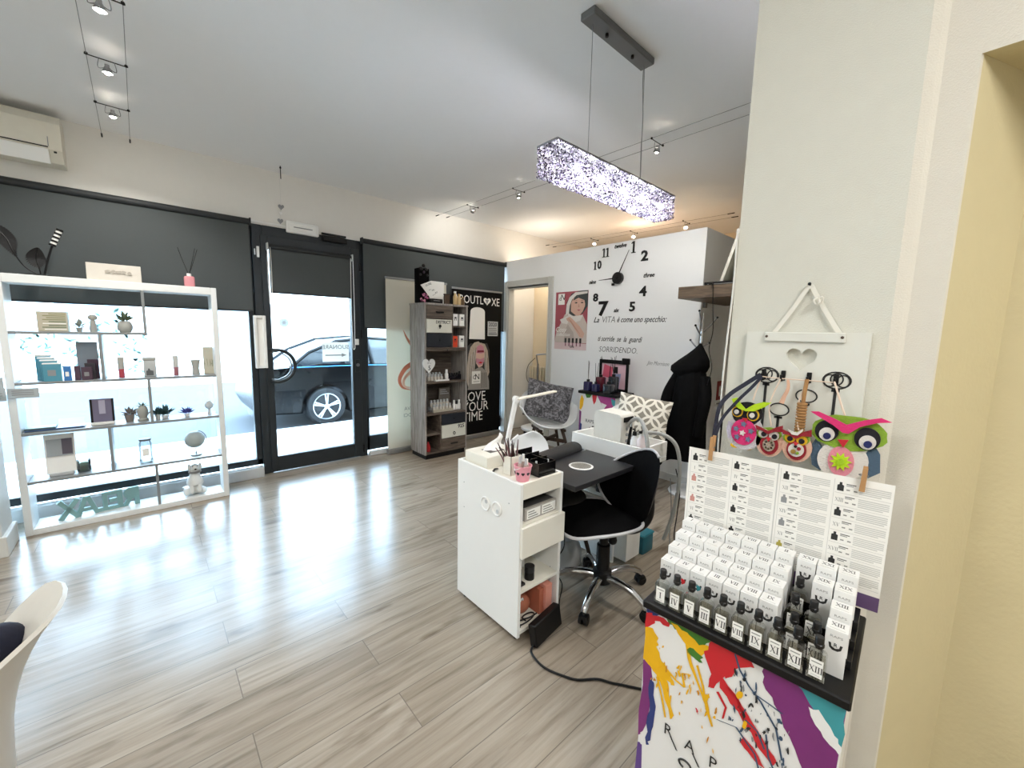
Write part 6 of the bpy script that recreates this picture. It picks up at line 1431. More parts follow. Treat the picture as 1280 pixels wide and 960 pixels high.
# on the trolley
t = thing('tissue_box', 'white tissue box with a tissue pulled out, on the trolley cabinet', 'tissue box', (1.345, 1.64, .722))
g = G(); g.box(1.235, 1.545, .7675, 1.465, 1.735, .828, OFFW, .003).box(1.30, 1.60, .8275, 1.40, 1.68, .8288, mat('slot_dark', '#55524e', .8)); g.build('box', t)
def tis(u, v):
    a = 2*math.pi*u; r = (.055-.052*v**.8)*(1+.35*math.sin(3*a+2*v)); return Vector((1.36+r*math.cos(a)+.03*v*(1-v)+.035*v, 1.645+r*.5*math.sin(a)+.012*math.sin(6*v), .826+.088*v**.85+.012*math.sin(2*a)*v*(1-v)))
g = G(); g.grid(tis, 30, 14, mat('tissue_white', '#f4f3ef', .9), True); g.build('tissue', t)
t = thing('brush_cup', 'square white cup full of nail brushes on the trolley cabinet', 'cup', (1.30, 1.43, .722))
g = G(); bx0, bx1, by0, by1 = 1.265, 1.335, 1.40, 1.46
g.box(bx0, by0, .7225, bx1, by1, .728, OFFW); g.box(bx0, by0, .728, bx0+.004, by1, .815, OFFW, .001).box(bx1-.004, by0, .728, bx1, by1, .815, OFFW, .001).box(bx0, by0, .728, bx1, by0+.004, .815, OFFW, .001).box(bx0, by1-.004, .728, bx1, by1, .815, OFFW, .001); g.build('cup', t)
R = random.Random(8); BR1 = mat('brush_brown', '#3b2723', .35); BR2 = mat('brush_mauve', '#6d4a4c', .35)
for k in range(15):
    x, y = R.uniform(1.28, 1.32), R.uniform(1.415, 1.445); dx, dy = R.uniform(-.075, .025), R.uniform(-.015, .045); h = R.uniform(.12, .185)
    tb = tag(G().cyl((x, y, .7285), (x+dx*.55, y+dy*.55, .7285+h*.66), .0032, BR1 if k % 3 else BR2, .004, 8).cyl((x+dx*.55, y+dy*.55, .7285+h*.66), (x+dx, y+dy, .7285+h), .004, BR1 if k % 3 else BR2, .0018, 8).build('nail_brush'), 'thin dark handled nail brush standing in the white cup', 'brush', 'nail brushes in the white cup')
t = thing('bucket', 'small pink bucket with black hearts at the trolley corner', 'bucket', (1.275, 1.325, .722))
bq = Vector((1.275, 1.328, .7225))
g = G(); g.lathe([(0, 0), (.030, 0), (.041, .068), (.0435, .070), (.0435, .074), (.039, .074), (.028, .004), (0, .004)], bq, PINK, 32); g.build('pail', t)
g = G()
for a in (math.radians(190), math.radians(228), math.radians(268), math.radians(152)):
    c = bq + Vector((.0365*math.cos(a), .0365*math.sin(a), .040)); g.prism(heart(.016, .016), c, (-math.sin(a), math.cos(a), 0), (math.cos(a)*.16, math.sin(a)*.16, 1), .0018, TEXTD)
g.build('heart_print', t)
g = G(); g.tube([(bq.x+.042*math.cos(a), bq.y+.042*math.sin(a), bq.z+.072-.022*math.sin((a-.6))) for a in [.6+k*math.pi/10 for k in range(11)]], .0018, WPLAST, 6, 1); g.build('bail_handle', t)
for k, (dx, dy, h) in enumerate(((-.012, .008, .115), (.012, .012, .12), (.004, -.014, .105), (.018, -.006, .10))):
    t = thing('polish_bottle', ('first', 'second', 'third', 'fourth')[k] + ' clear polish bottle standing in the pink bucket', 'bottle', bq + Vector((dx, dy, .004)), 0, 'polish bottles in the pink bucket')
    G().cyl(bq+Vector((dx, dy, .0045)), bq+Vector((dx, dy, h*.72)), .0105, mat('polish_clear', '#c9b5ac', .15, spec=.8), n=14).build('bottle', t); G().cyl(bq+Vector((dx, dy, h*.72)), bq+Vector((dx, dy, h)), .007, PAPER if k % 2 else LGREY, .006, 12).build('cap', t)
t = thing('organiser', 'glossy black organiser tray full of tools on the trolley cabinet', 'organiser', (1.42, 1.38, .722))
g = G().box(1.355, 1.30, .7225, 1.472, 1.47, .728, BLKGL, .001)
for x0, x1, y0, y1, h in ((1.355, 1.359, 1.30, 1.47, .06), (1.468, 1.472, 1.30, 1.47, .06), (1.355, 1.472, 1.30, 1.304, .06), (1.355, 1.472, 1.466, 1.47, .09), (1.355, 1.472, 1.36, 1.364, .07), (1.355, 1.472, 1.415, 1.419, .08), (1.41, 1.414, 1.30, 1.47, .075)): g.box(x0, y0, .728, x1, y1, .728+h, BLKGL, .0008)
g.build('tray', t)
R = random.Random(6)
for k in range(12):
    x = 1.366+.018*(k % 6); y = 1.325+.055*(k//6)+R.uniform(-.01, .01)
    t = thing('polish_bottle', 'small black capped bottle among the tools in the black organiser', 'bottle', (x, y, .7285), 0, 'small bottles in the black organiser')
    hh = R.uniform(.05, .07); G().cyl((x, y, .7285), (x, y, .7285+hh*.55), .0078, PB2, n=12).build('bottle', t); G().cyl((x, y, .7285+hh*.55), (x, y, .7285+hh), .0058, BLKGL if k % 4 else LGREY, .005, 12).build('cap', t)
t = thing('cotton_roll', 'white cotton pads in a clear holder behind the black organiser', 'pads', (1.42, 1.50, .722)); G().box(1.37, 1.485, .7225, 1.47, 1.53, .79, mat('cotton_white', '#e6e2da', .9, bump=.5), .006, 2).build('pads', t); G().box(1.365, 1.480, .7222, 1.475, 1.535, .728, LGREY, .001).build('holder', t)
t = thing('nail_clipper', 'dark nail clipper lying on the trolley top beside the brush cup', 'clipper', (1.25, 1.50, .722)); G().tube([(1.232, 1.49, .728), (1.25, 1.505, .733), (1.275, 1.512, .728)], .004, BLACK, 8, 5).build('lever', t); G().tube([(1.235, 1.50, .727), (1.255, 1.507, .727), (1.278, 1.51, .7275)], .0035, STEEL, 8, 5).build('jaw', t)
for o in bpy.data.objects:                                   # they stand on the recessed top, 45 mm above their drawing height
    if o not in _before and o.parent is None and not o.name.startswith('tissue_box'): o.location.z += .045
# inside the trolley
t = thing('glove_box', 'grey and white printed carton in the upper trolley compartment', 'box', (1.36, 1.36, .582))
g = G().box(1.255, 1.285, .5825, 1.468, 1.44, .642, mat('carton_taupe', '#a8a39c', .6), .0015); g.box(1.262, 1.30, .6425, 1.462, 1.43, .645, mat('carton_dark', '#3b3a3a', .5)); g.build('carton', t)
g = G().prism([(.012, .008), (.10, .008), (.10, .052), (.012, .052)], (1.255, 1.285, .5825), UX, UZ, .0008, PAPER).prism([(.112, .008), (.205, .008), (.205, .052), (.112, .052)], (1.255, 1.285, .5825), UX, UZ, .0008, PAPER)
for k in range(3): g.prism([(.02, .014+k*.012), (.085-.012*k, .014+k*.012), (.085-.012*k, .019+k*.012), (.02, .019+k*.012)], (1.255, 1.2841, .5825), UX, UZ, .0006, TEXTG); g.prism([(.12, .014+k*.012), (.19-.01*k, .014+k*.012), (.19-.01*k, .019+k*.012), (.12, .019+k*.012)], (1.255, 1.2841, .5825), UX, UZ, .0006, TEXTG)
g.build('print', t)
g = G(); g.prism(circ(.05, 24, ry=.022), (1.35, 1.37, .6455), UX, UY, .0008, BLACK); g.build('opening', t)
t = thing('cream_jar', 'black round jar on the middle trolley shelf', 'jar', (1.325, 1.31, .262)); G().cyl((1.325, 1.315, .2625), (1.325, 1.315, .30), .024, BLACK, n=24).build('jar', t); G().cyl((1.325, 1.315, .30), (1.325, 1.315, .328), .025, mat('jar_lid_black', '#1d1d20', .4), n=24).build('lid', t)
t = thing('pump_bottle', 'white bottle at the back of the middle trolley shelf', 'bottle', (1.36, 1.42, .262)); G().box(1.335, 1.40, .2625, 1.375, 1.44, .36, WPLAST, .006, 2).build('bottle', t); G().cyl((1.355, 1.42, .36), (1.355, 1.42, .40), .012, LGREY, n=12).build('cap', t)
t = thing('nail_file_block', 'dark tool set at the left of the middle trolley shelf', 'tool', (1.25, 1.31, .262)); G().box(1.228, 1.285, .2625, 1.272, 1.34, .275, BLACK, .003).build('base', t); G().cyl((1.25, 1.315, .275), (1.25, 1.315, .335), .017, BLKGL, n=16).sphere((1.25, 1.315, .335), .016, BLKGL, 12, 8).build('body', t)
t = thing('folder', 'salmon pink folder upright in the lowest trolley compartment', 'folder', (1.43, 1.36, .058)); SAL = mat('folder_salmon', '#e39a88', .6); G().box(1.405, 1.275, .0585, 1.45, 1.44, .205, SAL, .001).build('case', t); G().box(1.375, 1.29, .0585, 1.404, 1.44, .19, mat('folder_rust', '#b96a50', .6), .001).build('divider_sheet', t)
t = thing('pouch', 'orange brown pouch in the lowest trolley compartment', 'pouch', (1.31, 1.36, .058)); g = G(); g.sphere((1.315, 1.37, .108), (.055, .05, .0495), mat('pouch_rust', '#a8644a', .7, bump=.4), 18, 12); g.build('bag', t); G().tube([(1.28, 1.335, .14), (1.29, 1.325, .165), (1.30, 1.33, .15)], .004, WPLAST, 8, 5).build('cord', t)
t = thing('coiled_cable', 'black coiled cable lying in the lowest trolley compartment', 'cable', (1.30, 1.30, .058)); G().tube([(1.24+.05*math.cos(k*.7)+.006*k, 1.295+.018*math.sin(k*.7), .064+.0015*k) for k in range(17)], .0035, BLACK, 6, 4).build('cord', t); G().box(1.228, 1.28, .0585, 1.245, 1.30, .075, BLACK, .003).build('plug', t)
# on the floor
t = thing('power_strip', 'black power adapter leaning on the front of the trolley cabinet', 'adapter', (1.35, 1.225, 0))
g = G(); g.obox((1.352, 1.222, .058), (.215, .042, .105), BLACK, rz(.16) @ Matrix.Rotation(math.radians(-10), 3, 'X'), .005); g.build('casing', t)
G().tube([(1.26, 1.20, .02), (1.225, 1.19, .006), (1.205, 1.13, .006), (1.207, 1.07, .006), (1.235, 1.0, .006), (1.265, .95, .006), (1.33, .90, .006), (1.36, .85, .006), (1.385, .815, .006), (1.43, .75, .006), (1.50, .66, .006), (1.60, .60, .006)], .005, BLACK, 8, 8).build('power_cord', t)
t = thing('charging_cable', 'thin black cable hanging along the right side of the trolley', 'cable', (1.51, 1.3, 0)); G().tube([(1.50, 1.30, .55), (1.515, 1.275, .48), (1.525, 1.27, .38), (1.50, 1.29, .31), (1.498, 1.30, .24), (1.52, 1.27, .17), (1.505, 1.27, .08), (1.49, 1.25, .012)], .003, BLACK, 6, 8).build('cord', t); G().box(1.494, 1.292, .545, 1.506, 1.31, .575, BLACK, .003).build('plug', t)

# ================================================================ PERFUME DISPLAY
po = Vector((.885, .467, 0)); pu = (Vector((.911, .079, 0))-po).normalized(); pb = Vector((-pu.y, pu.x, 0))
PWD = .389
def Q(a, b, z): return po + pu*a + pb*b + UZ*z
PF = Matrix(((pu.x, pb.x, 0, po.x), (pu.y, pb.y, 0, po.y), (0, 0, 1, 0), (0, 0, 0, 1)))
t = thing('display_stand', 'paint splashed perfume display stand in front of the pier', 'display stand', Q(PWD/2, .16, 0))
pn = -pb; H_ = .782
g = G(); g.T = PF; g.box(0, .004, 0, PWD, .315, H_, CARDW, .002); g.build('column', t)
def fp(pts, k, m, gg):        # printed on the front: (fraction across, height in metres)
    gg.prism([(a*PWD, b) for a, b in pts], po + pb*.004 + pn*(.0003*k), pu, UZ, .0003, m)
def wob(pts, seed, j=.012, n=3):
    R = random.Random(seed); out = []
    for (a, b), (c, d) in zip(pts, pts[1:]+pts[:1]):
        for i in range(n):
            f = i/n; out.append((a+(c-a)*f+(R.uniform(-j, j) if i else 0), b+(d-b)*f+(R.uniform(-j, j)*.4 if i else 0)))
    return out
g = G()
fp(wob([(0, .782), (.10, .782), (.06, .765), (0, .765)], 1), 1, NAVY, g)
fp(wob([(0, .765), (.08, .772), (.16, .77), (.14, .757), (.06, .755), (.03, .735), (0, .72)], 2), 2, RED, g)
fp(wob([(0, .725), (.05, .733), (.09, .715), (.08, .69), (.12, .66), (.17, .645), (.21, .618), (.16, .62), (.18, .585), (.14, .605), (.10, .612), (.05, .63), (0, .64)], 3), 3, YEL, g)
fp(wob([(.11, .62), (.14, .59), (.20, .525), (.22, .54), (.17, .60)], 4, .006), 4, YEL, g)
fp(wob([(.12, .782), (.42, .782), (.36, .758), (.30, .747), (.22, .762), (.15, .765)], 5), 2, GREEN, g)
fp(wob([(.16, .772), (.26, .768), (.33, .752), (.40, .762), (.35, .73), (.30, .722), (.24, .742)], 6), 3, YEL, g)
fp(wob([(.25, .745), (.27, .738), (.32, .685), (.40, .63), (.44, .585), (.38, .625), (.29, .69)], 7, .006), 4, YEL, g)
fp(wob([(.28, .735), (.36, .728), (.34, .712), (.27, .72)], 8), 4, GREEN, g)
fp(wob([(.40, .782), (.62, .782), (.60, .765), (.53, .742), (.50, .715), (.47, .705), (.43, .67), (.40, .665), (.41, .70), (.36, .745)], 9), 5, RED, g)
fp(wob([(.46, .71), (.52, .69), (.60, .66), (.70, .615), (.76, .59), (.74, .575), (.66, .60), (.56, .65), (.46, .68)], 10, .008), 6, RED, g)
fp(wob([(.60, .60), (.66, .585), (.72, .555), (.66, .562), (.58, .585)], 11, .008), 6, RED, g)
for a, b, r in ((.40, .64, .012), (.56, .688, .014), (.60, .63, .012), (.18, .64, .006), (.14, .66, .005)): fp(blob(a, b, r, r*.7, 12, .35, .6, int(a*100)), 7, YEL, g)
fp(wob([(.66, .782), (1, .782), (1, .33), (.955, .30), (.90, .36), (.82, .425), (.74, .47), (.70, .50), (.80, .52), (.92, .555), (.88, .60), (.80, .66), (.72, .71), (.66, .745)], 12, .01), 2, PUR, g)
fp(wob([(.66, .50), (.72, .515), (.80, .43), (.86, .36), (.88, .30), (.84, .32), (.78, .40), (.70, .46)], 13, .008), 4, YEL, g)
fp(wob([(.80, .782), (1, .782), (1, .70), (.96, .71), (.90, .735), (.84, .765)], 14), 3, TEAL, g)
fp(wob([(.86, .745), (.90, .75), (.97, .715), (1, .70), (1, .68), (.93, .70), (.88, .725)], 15, .006), 5, CARDW, g)
fp(wob([(.78, .575), (.85, .585), (.95, .55), (.93, .53), (.84, .545)], 16, .008), 5, CARDW, g)
fp(wob([(.84, .525), (.90, .52), (.93, .44), (.88, .47)], 17, .008), 5, CARDW, g)
for pts in ([(.52, .775), (.55, .745), (.60, .72), (.66, .70), (.74, .66), (.78, .60)], [(.62, .71), (.70, .705), (.76, .70)], [(.70, .635), (.72, .59), (.76, .56), (.82, .53)], [(.60, .64), (.66, .63), (.70, .60)], [(.46, .60), (.56, .61), (.66, .575), (.70, .53)]):
    for p, q_ in zip(pts, pts[1:]): fp([(p[0]-.004, p[1]), (p[0]+.004, p[1]+.002), (q_[0]+.004, q_[1]+.002), (q_[0]-.004, q_[1])], 7, mat('slate_print', '#38506b', .5), g)
R = random.Random(21)
for k in range(70):
    a = R.uniform(.52, .80); b = .79-.36*(a-.30)+R.uniform(-.10, .06); r = R.uniform(.0025, .010)
    if b < .77: fp(blob(a, b, r, r*.5, 9, .4, R.uniform(0, 3), k), 7, R.choice([TEXTD, mat('slate_print', '#38506b'), GREYP]), g)
fp(wob([(0, .635), (.05, .64), (.07, .60), (.06, .50), (.03, .44), (.0, .42)], 18), 1, PUR, g)
fp(wob([(.0, .40), (.03, .40), (.05, .30), (.04, .16), (0, .12)], 19), 1, mat('violet_print', '#5d3f86', .5), g)
fp(wob([(.055, .595), (.085, .585), (.10, .50), (.085, .43), (.06, .41), (.05, .47), (.065, .53)], 20), 3, NAVY, g)
R = random.Random(33)
for k in range(40):
    a = R.uniform(.06, .46); b = .70-.22*a+R.uniform(-.09, .03); r = R.uniform(.003, .011)
    fp(blob(a, b, r, r*.45, 9, .45, R.uniform(0, 3), k), 7, R.choice([YEL, YEL, RED if a > .3 else YEL, mat('amber_print', '#c98a1a', .5)]), g)
for pts in ([(.16, .645), (.22, .632), (.27, .628), (.25, .66), (.30, .668)], [(.10, .612), (.14, .565), (.17, .52)], [(.33, .70), (.37, .66), (.40, .61), (.44, .575)], [(.50, .69), (.56, .67), (.60, .63)], [(.45, .665), (.50, .64), (.49, .61)]):
    for p, q_ in zip(pts, pts[1:]): fp([(p[0]-.006, p[1]), (p[0]+.006, p[1]+.004), (q_[0]+.005, q_[1]+.003), (q_[0]-.005, q_[1])], 6, RED if pts[0][0] > .44 else YEL, g)
g.build('splash_print', t)
g = G()
for k, ch in enumerate('RAPS'):
    o = po + pb*.004 + pn*.0022 + pu*(.075+.052*k) + UZ*(.492-.002*k)
    g.text(ch, .042, o, pu, UZ, DK, .0003, -.004, 0, sx=.85)
    if ch in 'RA': g.prism([(.006, -.012), (.010, -.012), (.026, -.036), (.022, -.036)], o, pu, UZ, .0003, DK)
for cx, cz in ((.120, .435), (.15, .425)): g.tube([po + pb*.004 + pn*.002 + pu*(cx+.014*math.cos(a)) + UZ*(cz+.010*math.sin(a)) for a in [k*.5 for k in range(10)]], .0022, DK, 6, 2)
g.build('brand_lettering', t)
t = thing('bottle_tray', 'black stepped counter tray holding the perfumes', 'tray', Q(PWD/2, .15, H_))
g = G(); g.T = PF; g.box(-.006, -.008, H_, PWD+.006, .318, .802, BLACK, .003); g.build('base', t)
for k in range(1, 4):
    g = G(); g.T = PF; g.box(.004, .042+.041*k, .802, PWD-.004, .23, .802+.02*k, BLACK, .001); g.build('step', t)
NUM = ['I', 'IV', 'V', 'III', 'VII', 'VIII', 'IX', 'XI', 'XII', 'XIII']
AMB = [(.80, .82, .80), (.80, .76, .62), (.80, .82, .74), (.80, .76, .60), (.78, .76, .64), (.78, .76, .66), (.78, .72, .60), (.76, .72, .58), (.78, .72, .62), (.78, .76, .68)]
LIQ = [clear_glass('perfume_%s' % 'abcdefghij'[k], tuple(c**.5 for c in col), 1.6, .05) for k, col in enumerate(AMB)]
CAPB = mat('bottle_cap', '#121213', .35)
def perfume(a, b, z, num, label, k, group, h=.062, turn=0.):
    t = thing('perfume_bottle', label, 'perfume bottle', Q(a, b, z), math.atan2(pu.y, pu.x)+turn, group)
    T = Matrix.Translation(Q(a, b, z)) @ Matrix.Rotation(math.atan2(pu.y, pu.x)+turn, 4, 'Z')
    g = G(); g.T = T
    pr = [(-.0145, 0), (.0145, 0), (.0145, h*.78), (.0125, h*.86), (.005, h*.94), (.005, h), (-.005, h), (-.005, h*.94), (-.0125, h*.86), (-.0145, h*.78)]
    g.prism(pr, (0, .009, .0002), UX, UZ, .018, BGLASS); g.build('glass', t)
    g = G(); g.T = T; g.box(-.0125, -.0072, .005, .0125, .0072, h*.74, LIQ[k]); g.build('liquid', t)
    g = G(); g.T = T; g.lathe([(0, h), (.006, h), (.006, h+.003), (.0085, h+.004), (.0085, h+.009), (.0075, h+.010), (.0075, h+.0225), (.0068, h+.0235), (0, h+.0235)], (0, 0, 0), CAPB, 16); g.build('cap', t)
    g = G(); g.T = T; g.box(-.0105, -.0098, .006, .0105, -.0091, .042, PAPER); roman(g, num, .015 if len(num) < 4 else .0125, (0, -.0098, .022), UX, UZ, TEXTD, .0002)
    g.box(-.008, -.0101, .0355, .008, -.0097, .0375, TEXTG).box(-.007, -.0101, .0095, .007, -.0097, .0105, TEXTL); g.build('label', t)
for i, n_ in enumerate(NUM): perfume(.030+.0342*i, .017, .802, n_, 'clear perfume bottle labelled %s in the front row of the tray' % n_, i, 'perfume bottles in the front row')
def pack(a, b, z, num, label, group, w=.0345, d=.036, h=.095, turn=0., tint=None):
    t = thing('perfume_box', label, 'perfume box', Q(a, b+d/2, z), math.atan2(pu.y, pu.x)+turn, group)
    T = Matrix.Translation(Q(a, b+d/2, z)) @ Matrix.Rotation(math.atan2(pu.y, pu.x)+turn, 4, 'Z')
    g = G(); g.T = T; g.box(-w/2, -d/2, .0002, w/2, d/2, h, CARDW, .0006); g.build('carton', t)
    g = G(); g.T = T
    roman(g, num, .012, (0, .003, h), UX, UY, DKG, .0003); g.box(-.012, -d/2+.004, h, .012, -d/2+.0055, h+.0003, TEXTL)
    y = -d/2-.0004
    g.text('RAPS', .0068, (0, -d/2, h-.014), UX, UZ, TEXTG, .0003, -.005, sx=1.35)
    g.prism([(-.011, .006), (-.007, .006), (-.006, -.001), (0, -.004), (.006, -.001), (.007, .006), (.011, .006), (.009, -.004), (.004, -.008), (-.004, -.008), (-.009, -.004)], (0, -d/2, h-.034), UX, UZ, .0003, TEXTD)
    g.text('R', .010, (0, -d/2, h-.031), UX, UZ, TEXTD, .0003, .01)
    if tint: g.prism(blob(.004, 0, .006, .007, 10, .4, 0, 3), (0, -d/2, h-.036), UX, UZ, .0005, tint)
    g.build('print', t)
rows = [NUM[:7] + [None, None, 'XIII'], NUM[:7] + [None, None, 'XIII'], ['I', 'IX', 'V', 'III', 'VII', 'VIII', 'IX', None, 'XIX', 'XIX'], ['I', 'VI', 'IV', 'III', 'VIII', 'II', 'II', 'XXI', 'XXI', 'XXI']]
steps = ('lowest row', 'second row', 'third row', 'top row')
for r, row in enumerate(rows):
    for i, n_ in enumerate(row):
        if not n_: continue
        lb = 'white perfume box marked %s in the %s' % (n_, steps[r])
        if r == 0 and i == 9: lb = 'white perfume box marked XIII behind the bottle labelled XIII'
        if r == 1 and i == 9: lb = 'white perfume box marked XIII one step above the frontmost XIII box'
        if n_ == 'XIX': lb = 'white perfume box marked XIX in the third row, %s' % ('next to the gap of bottles' if i == 8 else 'at the outer end')
        if n_ == 'XXI': lb = 'white perfume box marked XXI in the top row, %s' % ('first of three', 'second of three', 'third of three at the outer end')[i-7]
        if n_ == 'II': lb = 'white perfume box marked II in the top row, %s' % ('beside the VIII box' if i == 5 else 'beside the XXI boxes')
        pack(.0275+.0362*i + (.006 if i > 6 else 0), .044+.041*r, .802+.02*r, n_, lb, 'perfume boxes in the ' + steps[r], turn=(.03 if i == 9 else 0), tint=RED if (n_ == 'IV' and r < 2) else TEAL if (n_ == 'V' and r == 0) else None)
for k, (i, r, n_) in enumerate(((7.05, 1, 'II'), (7.95, 1, 'XI'), (7.05, 2, 'XI'), (8.3, 0, 'XII'), (7.25, 0, 'II'))):
    perfume(.0275+.0362*i, .062+.041*r, .802+.02*r, n_, ('perfume bottle labelled II behind the front row, next to the IX box', 'perfume bottle in the gap beside the XIII boxes', 'perfume bottle highest in the gap between the boxes', 'perfume bottle behind the front bottle labelled XII', 'perfume bottle behind the front bottle labelled XI')[k], 6+k % 3, 'tester bottles between the boxes')
# price list
t = thing('price_list', 'white perfume price list with four printed columns hung behind the boxes', 'sheet', (1.125, .278, .86))
sa, sb = Vector((1.10, .485, 0)), Vector((1.15, .072, 0)); su = (sb-sa).normalized(); sn = su.cross(UZ); sw_ = (sb-sa).length
SZ0, SZ1 = .862, 1.150
def SP(pts, k, m, gg): gg.prism([(a*sw_, SZ0+b*(SZ1-SZ0)) for a, b in pts], sa + sn*(.0003*k), su, UZ, .0003, m)
g = G(); SP([(0, 0), (1, 0), (1, 1), (0, 1)], 0, PAPER, g); g.build('sheet', t)
g = G(); SP([(0, 0), (1, 0), (1, .115), (0, .115)], 1, mat('list_purple', '#5f4770', .6), g); g.build('footer_band', t)
ICON = [(TEXTD,), (mat('icon_rose', '#c98f86', .6),), (GREYP,), (mat('icon_olive', '#b5a94d', .6),)]
R = random.Random(13); num = 1
ROM = ['I', 'V', 'VI', 'X', 'IV', 'VI', 'VII', 'VIII', 'XII', 'XIV', 'XV', 'XVI', 'XIII', 'XV', 'XVII', 'XX']
gi, gl = G(), G()
for c in range(4):
    x0 = .02+.245*c+(.012 if c > 1 else 0)
    SP([(x0-.006, .14), (x0-.004, .14), (x0-.004, .97), (x0-.006, .97)], 1, TEXTL, gl)
    for r in range(8):
        zt_ = .955-.101*r
        SP([(x0, zt_-.094), (x0+.225, zt_-.094), (x0+.225, zt_-.091), (x0, zt_-.091)], 1, TEXTL, gl)
        if r % 2 == 0:
            m = TEXTD if R.random() < .6 else R.choice(ICON)[0]
            k_ = .014; SP([(x0+.008, zt_-.075), (x0+.008+2*k_, zt_-.075), (x0+.008+2*k_, zt_-.03), (x0+.008+1.4*k_, zt_-.024), (x0+.008+1.4*k_, zt_-.006), (x0+.008+.6*k_, zt_-.006), (x0+.008+.6*k_, zt_-.024), (x0+.008, zt_-.03)], 1, m, gi)
        else:
            roman(gi, ROM[(c*4+r//2) % 16], .0085, sa + su*((x0+.022)*sw_) + UZ*(SZ0+(zt_-.045)*(SZ1-SZ0)) + sn*.0003, su, UZ, TEXTG, .0003)
        for q in range(2): SP([(x0+.045, zt_-.018-.012*q), (x0+.085-.01*q, zt_-.018-.012*q), (x0+.085-.01*q, zt_-.012-.012*q), (x0+.045, zt_-.012-.012*q)], 1, TEXTD if q == 0 else TEXTG, gl)
        for q in range(2): SP([(x0+.047+.03*q, zt_-.065), (x0+.062+.03*q, zt_-.065), (x0+.062+.03*q, zt_-.055), (x0+.047+.03*q, zt_-.055)], 1, TEXTG, gl)
        for q in range(5):
            e = x0+.222-(R.uniform(0, .05) if q == 4 else .0); SP([(x0+.10, zt_-.018-.0145*q), (e, zt_-.018-.0145*q), (e, zt_-.010-.0145*q), (x0+.10, zt_-.010-.0145*q)], 1, TEXTL, gl)
SP([(.5, .12), (.506, .12), (.506, 1), (.5, 1)], 1, TEXTL, gl)
gi.build('bottle_icons', t); gl.build('text_lines', t)
WOODP = mat('peg_wood', '#b98d5e', .7)
for k, (f, dz, lb) in enumerate(((.135, 0, 'wooden clothes peg on the price list below the lanyard'), (.875, 0, 'wooden clothes peg on the price list below the largest owl'))):
    c = sa + su*(f*sw_); t = thing('clothes_peg', lb, 'clothes peg', c + UZ*1.13, 0, 'clothes pegs on the price list')
    for s_ in (1, -1):
        g = G(); b0 = c + sn*(.0015*s_+.001); g.add([b0+su*-.005+UZ*1.125+sn*.001*s_, b0+su*.005+UZ*1.125+sn*.001*s_, b0+su*.006+UZ*(1.19-.012*k)+sn*.007*s_, b0+su*-.002+UZ*(1.19-.012*k)+sn*.007*s_, b0+su*-.005+UZ*1.125+sn*.006*s_, b0+su*.005+UZ*1.125+sn*.006*s_, b0+su*.006+UZ*(1.19-.012*k)+sn*.012*s_, b0+su*-.002+UZ*(1.19-.012*k)+sn*.012*s_], [(0, 1, 2, 3), (7, 6, 5, 4), (0, 4, 5, 1), (1, 5, 6, 2), (2, 6, 7, 3), (3, 7, 4, 0)], WOODP); g.build('jaw', t)
    G().tube([c+UZ*1.16+su*(.008*math.cos(a))+sn*(.007*math.sin(a)) for a in [q*math.pi/4 for q in range(9)]], .0012, STEEL, 6, 1).build('spring', t)

# ================================================================ KEY BOARD WITH OWLS ON THE PIER
t = thing('key_board', 'white wooden key board with a heart cut-out hanging on the pier', 'key rack', (1.24, .282, 1.16))
KB = mat('board_white', '#dcdcd3', .5, var=.02)
yc, y0, y1, z0, z1 = .282, .412, .152, 1.16, 1.468
hp = [(a, b) for a, b in heart(.066, .060, 0, 1.402, 36)]
left = [p for p in hp if p[0] <= 1e-6]; left.sort(key=lambda p: 0)
n_h = len(hp)
seqR = [hp[i % n_h] for i in range(0, n_h//2+1)]            # from the notch round the +a side to the tip
seqL = [hp[i % n_h] for i in range(n_h//2, n_h+1)]          # from the tip up the -a side to the notch
Rr_ = [(0, z1)] + seqR + [(0, z0), (.13, z0), (.13, z1)]
Ll_ = [(0, z0)] + seqL + [(0, z1), (-.13, z1), (-.13, z0)]
g = G(); g.prism(Rr_, (1.249, yc, 0), NY, UZ, .013, KB); g.prism(Ll_, (1.249, yc, 0), NY, UZ, .013, KB); g.build('board', t)
g = G().box(1.229, .197, 1.443, 1.236, .367, 1.467, KB, .002); g.build('top_strip', t)
for y in (.362, .203): G().sphere((1.229, y, 1.456), (.003, .0035, .0035), mat('nail_brown', '#4a3b34', .4), 10, 6).build('nail', t)
g = G(); g.ribbon([(1.240, .348, 1.466), (1.242, .31, 1.53), (1.243, .2835, 1.582), (1.243, .281, 1.584), (1.243, .278, 1.582), (1.242, .25, 1.53), (1.240, .212, 1.466)], .010, .002, mat('ribbon_cream', '#e6e3d8', .8), side=(0, .75, .5)); g.build('ribbon', t)
g = G(); g.tube([(1.238, .262, 1.552), (1.232, .268, 1.545), (1.234, .262, 1.535), (1.23, .255, 1.54), (1.236, .258, 1.55), (1.232, .25, 1.552), (1.236, .252, 1.538)], .002, mat('ribbon_cream', '#e6e3d8'), 6, 5); g.build('bow', t)
t2 = tag(G().cyl((1.25, .281, 1.583), (1.236, .281, 1.586), .0022, BLACK, n=8).sphere((1.235, .281, 1.5865), .004, BLACK, 8, 6).build('wall_nail'), 'small black nail in the pier holding the board ribbon', 'nail')
g = G(); xk = 1.2357
def ringk(y, z, ry, rz_, r=.0016, a0=0, a1=2*math.pi, n=22): g.tube([(xk, y+ry*math.cos(a0+(a1-a0)*k/n), z+rz_*math.sin(a0+(a1-a0)*k/n)) for k in range(n+1)], r, TEXTD, 5, 1)
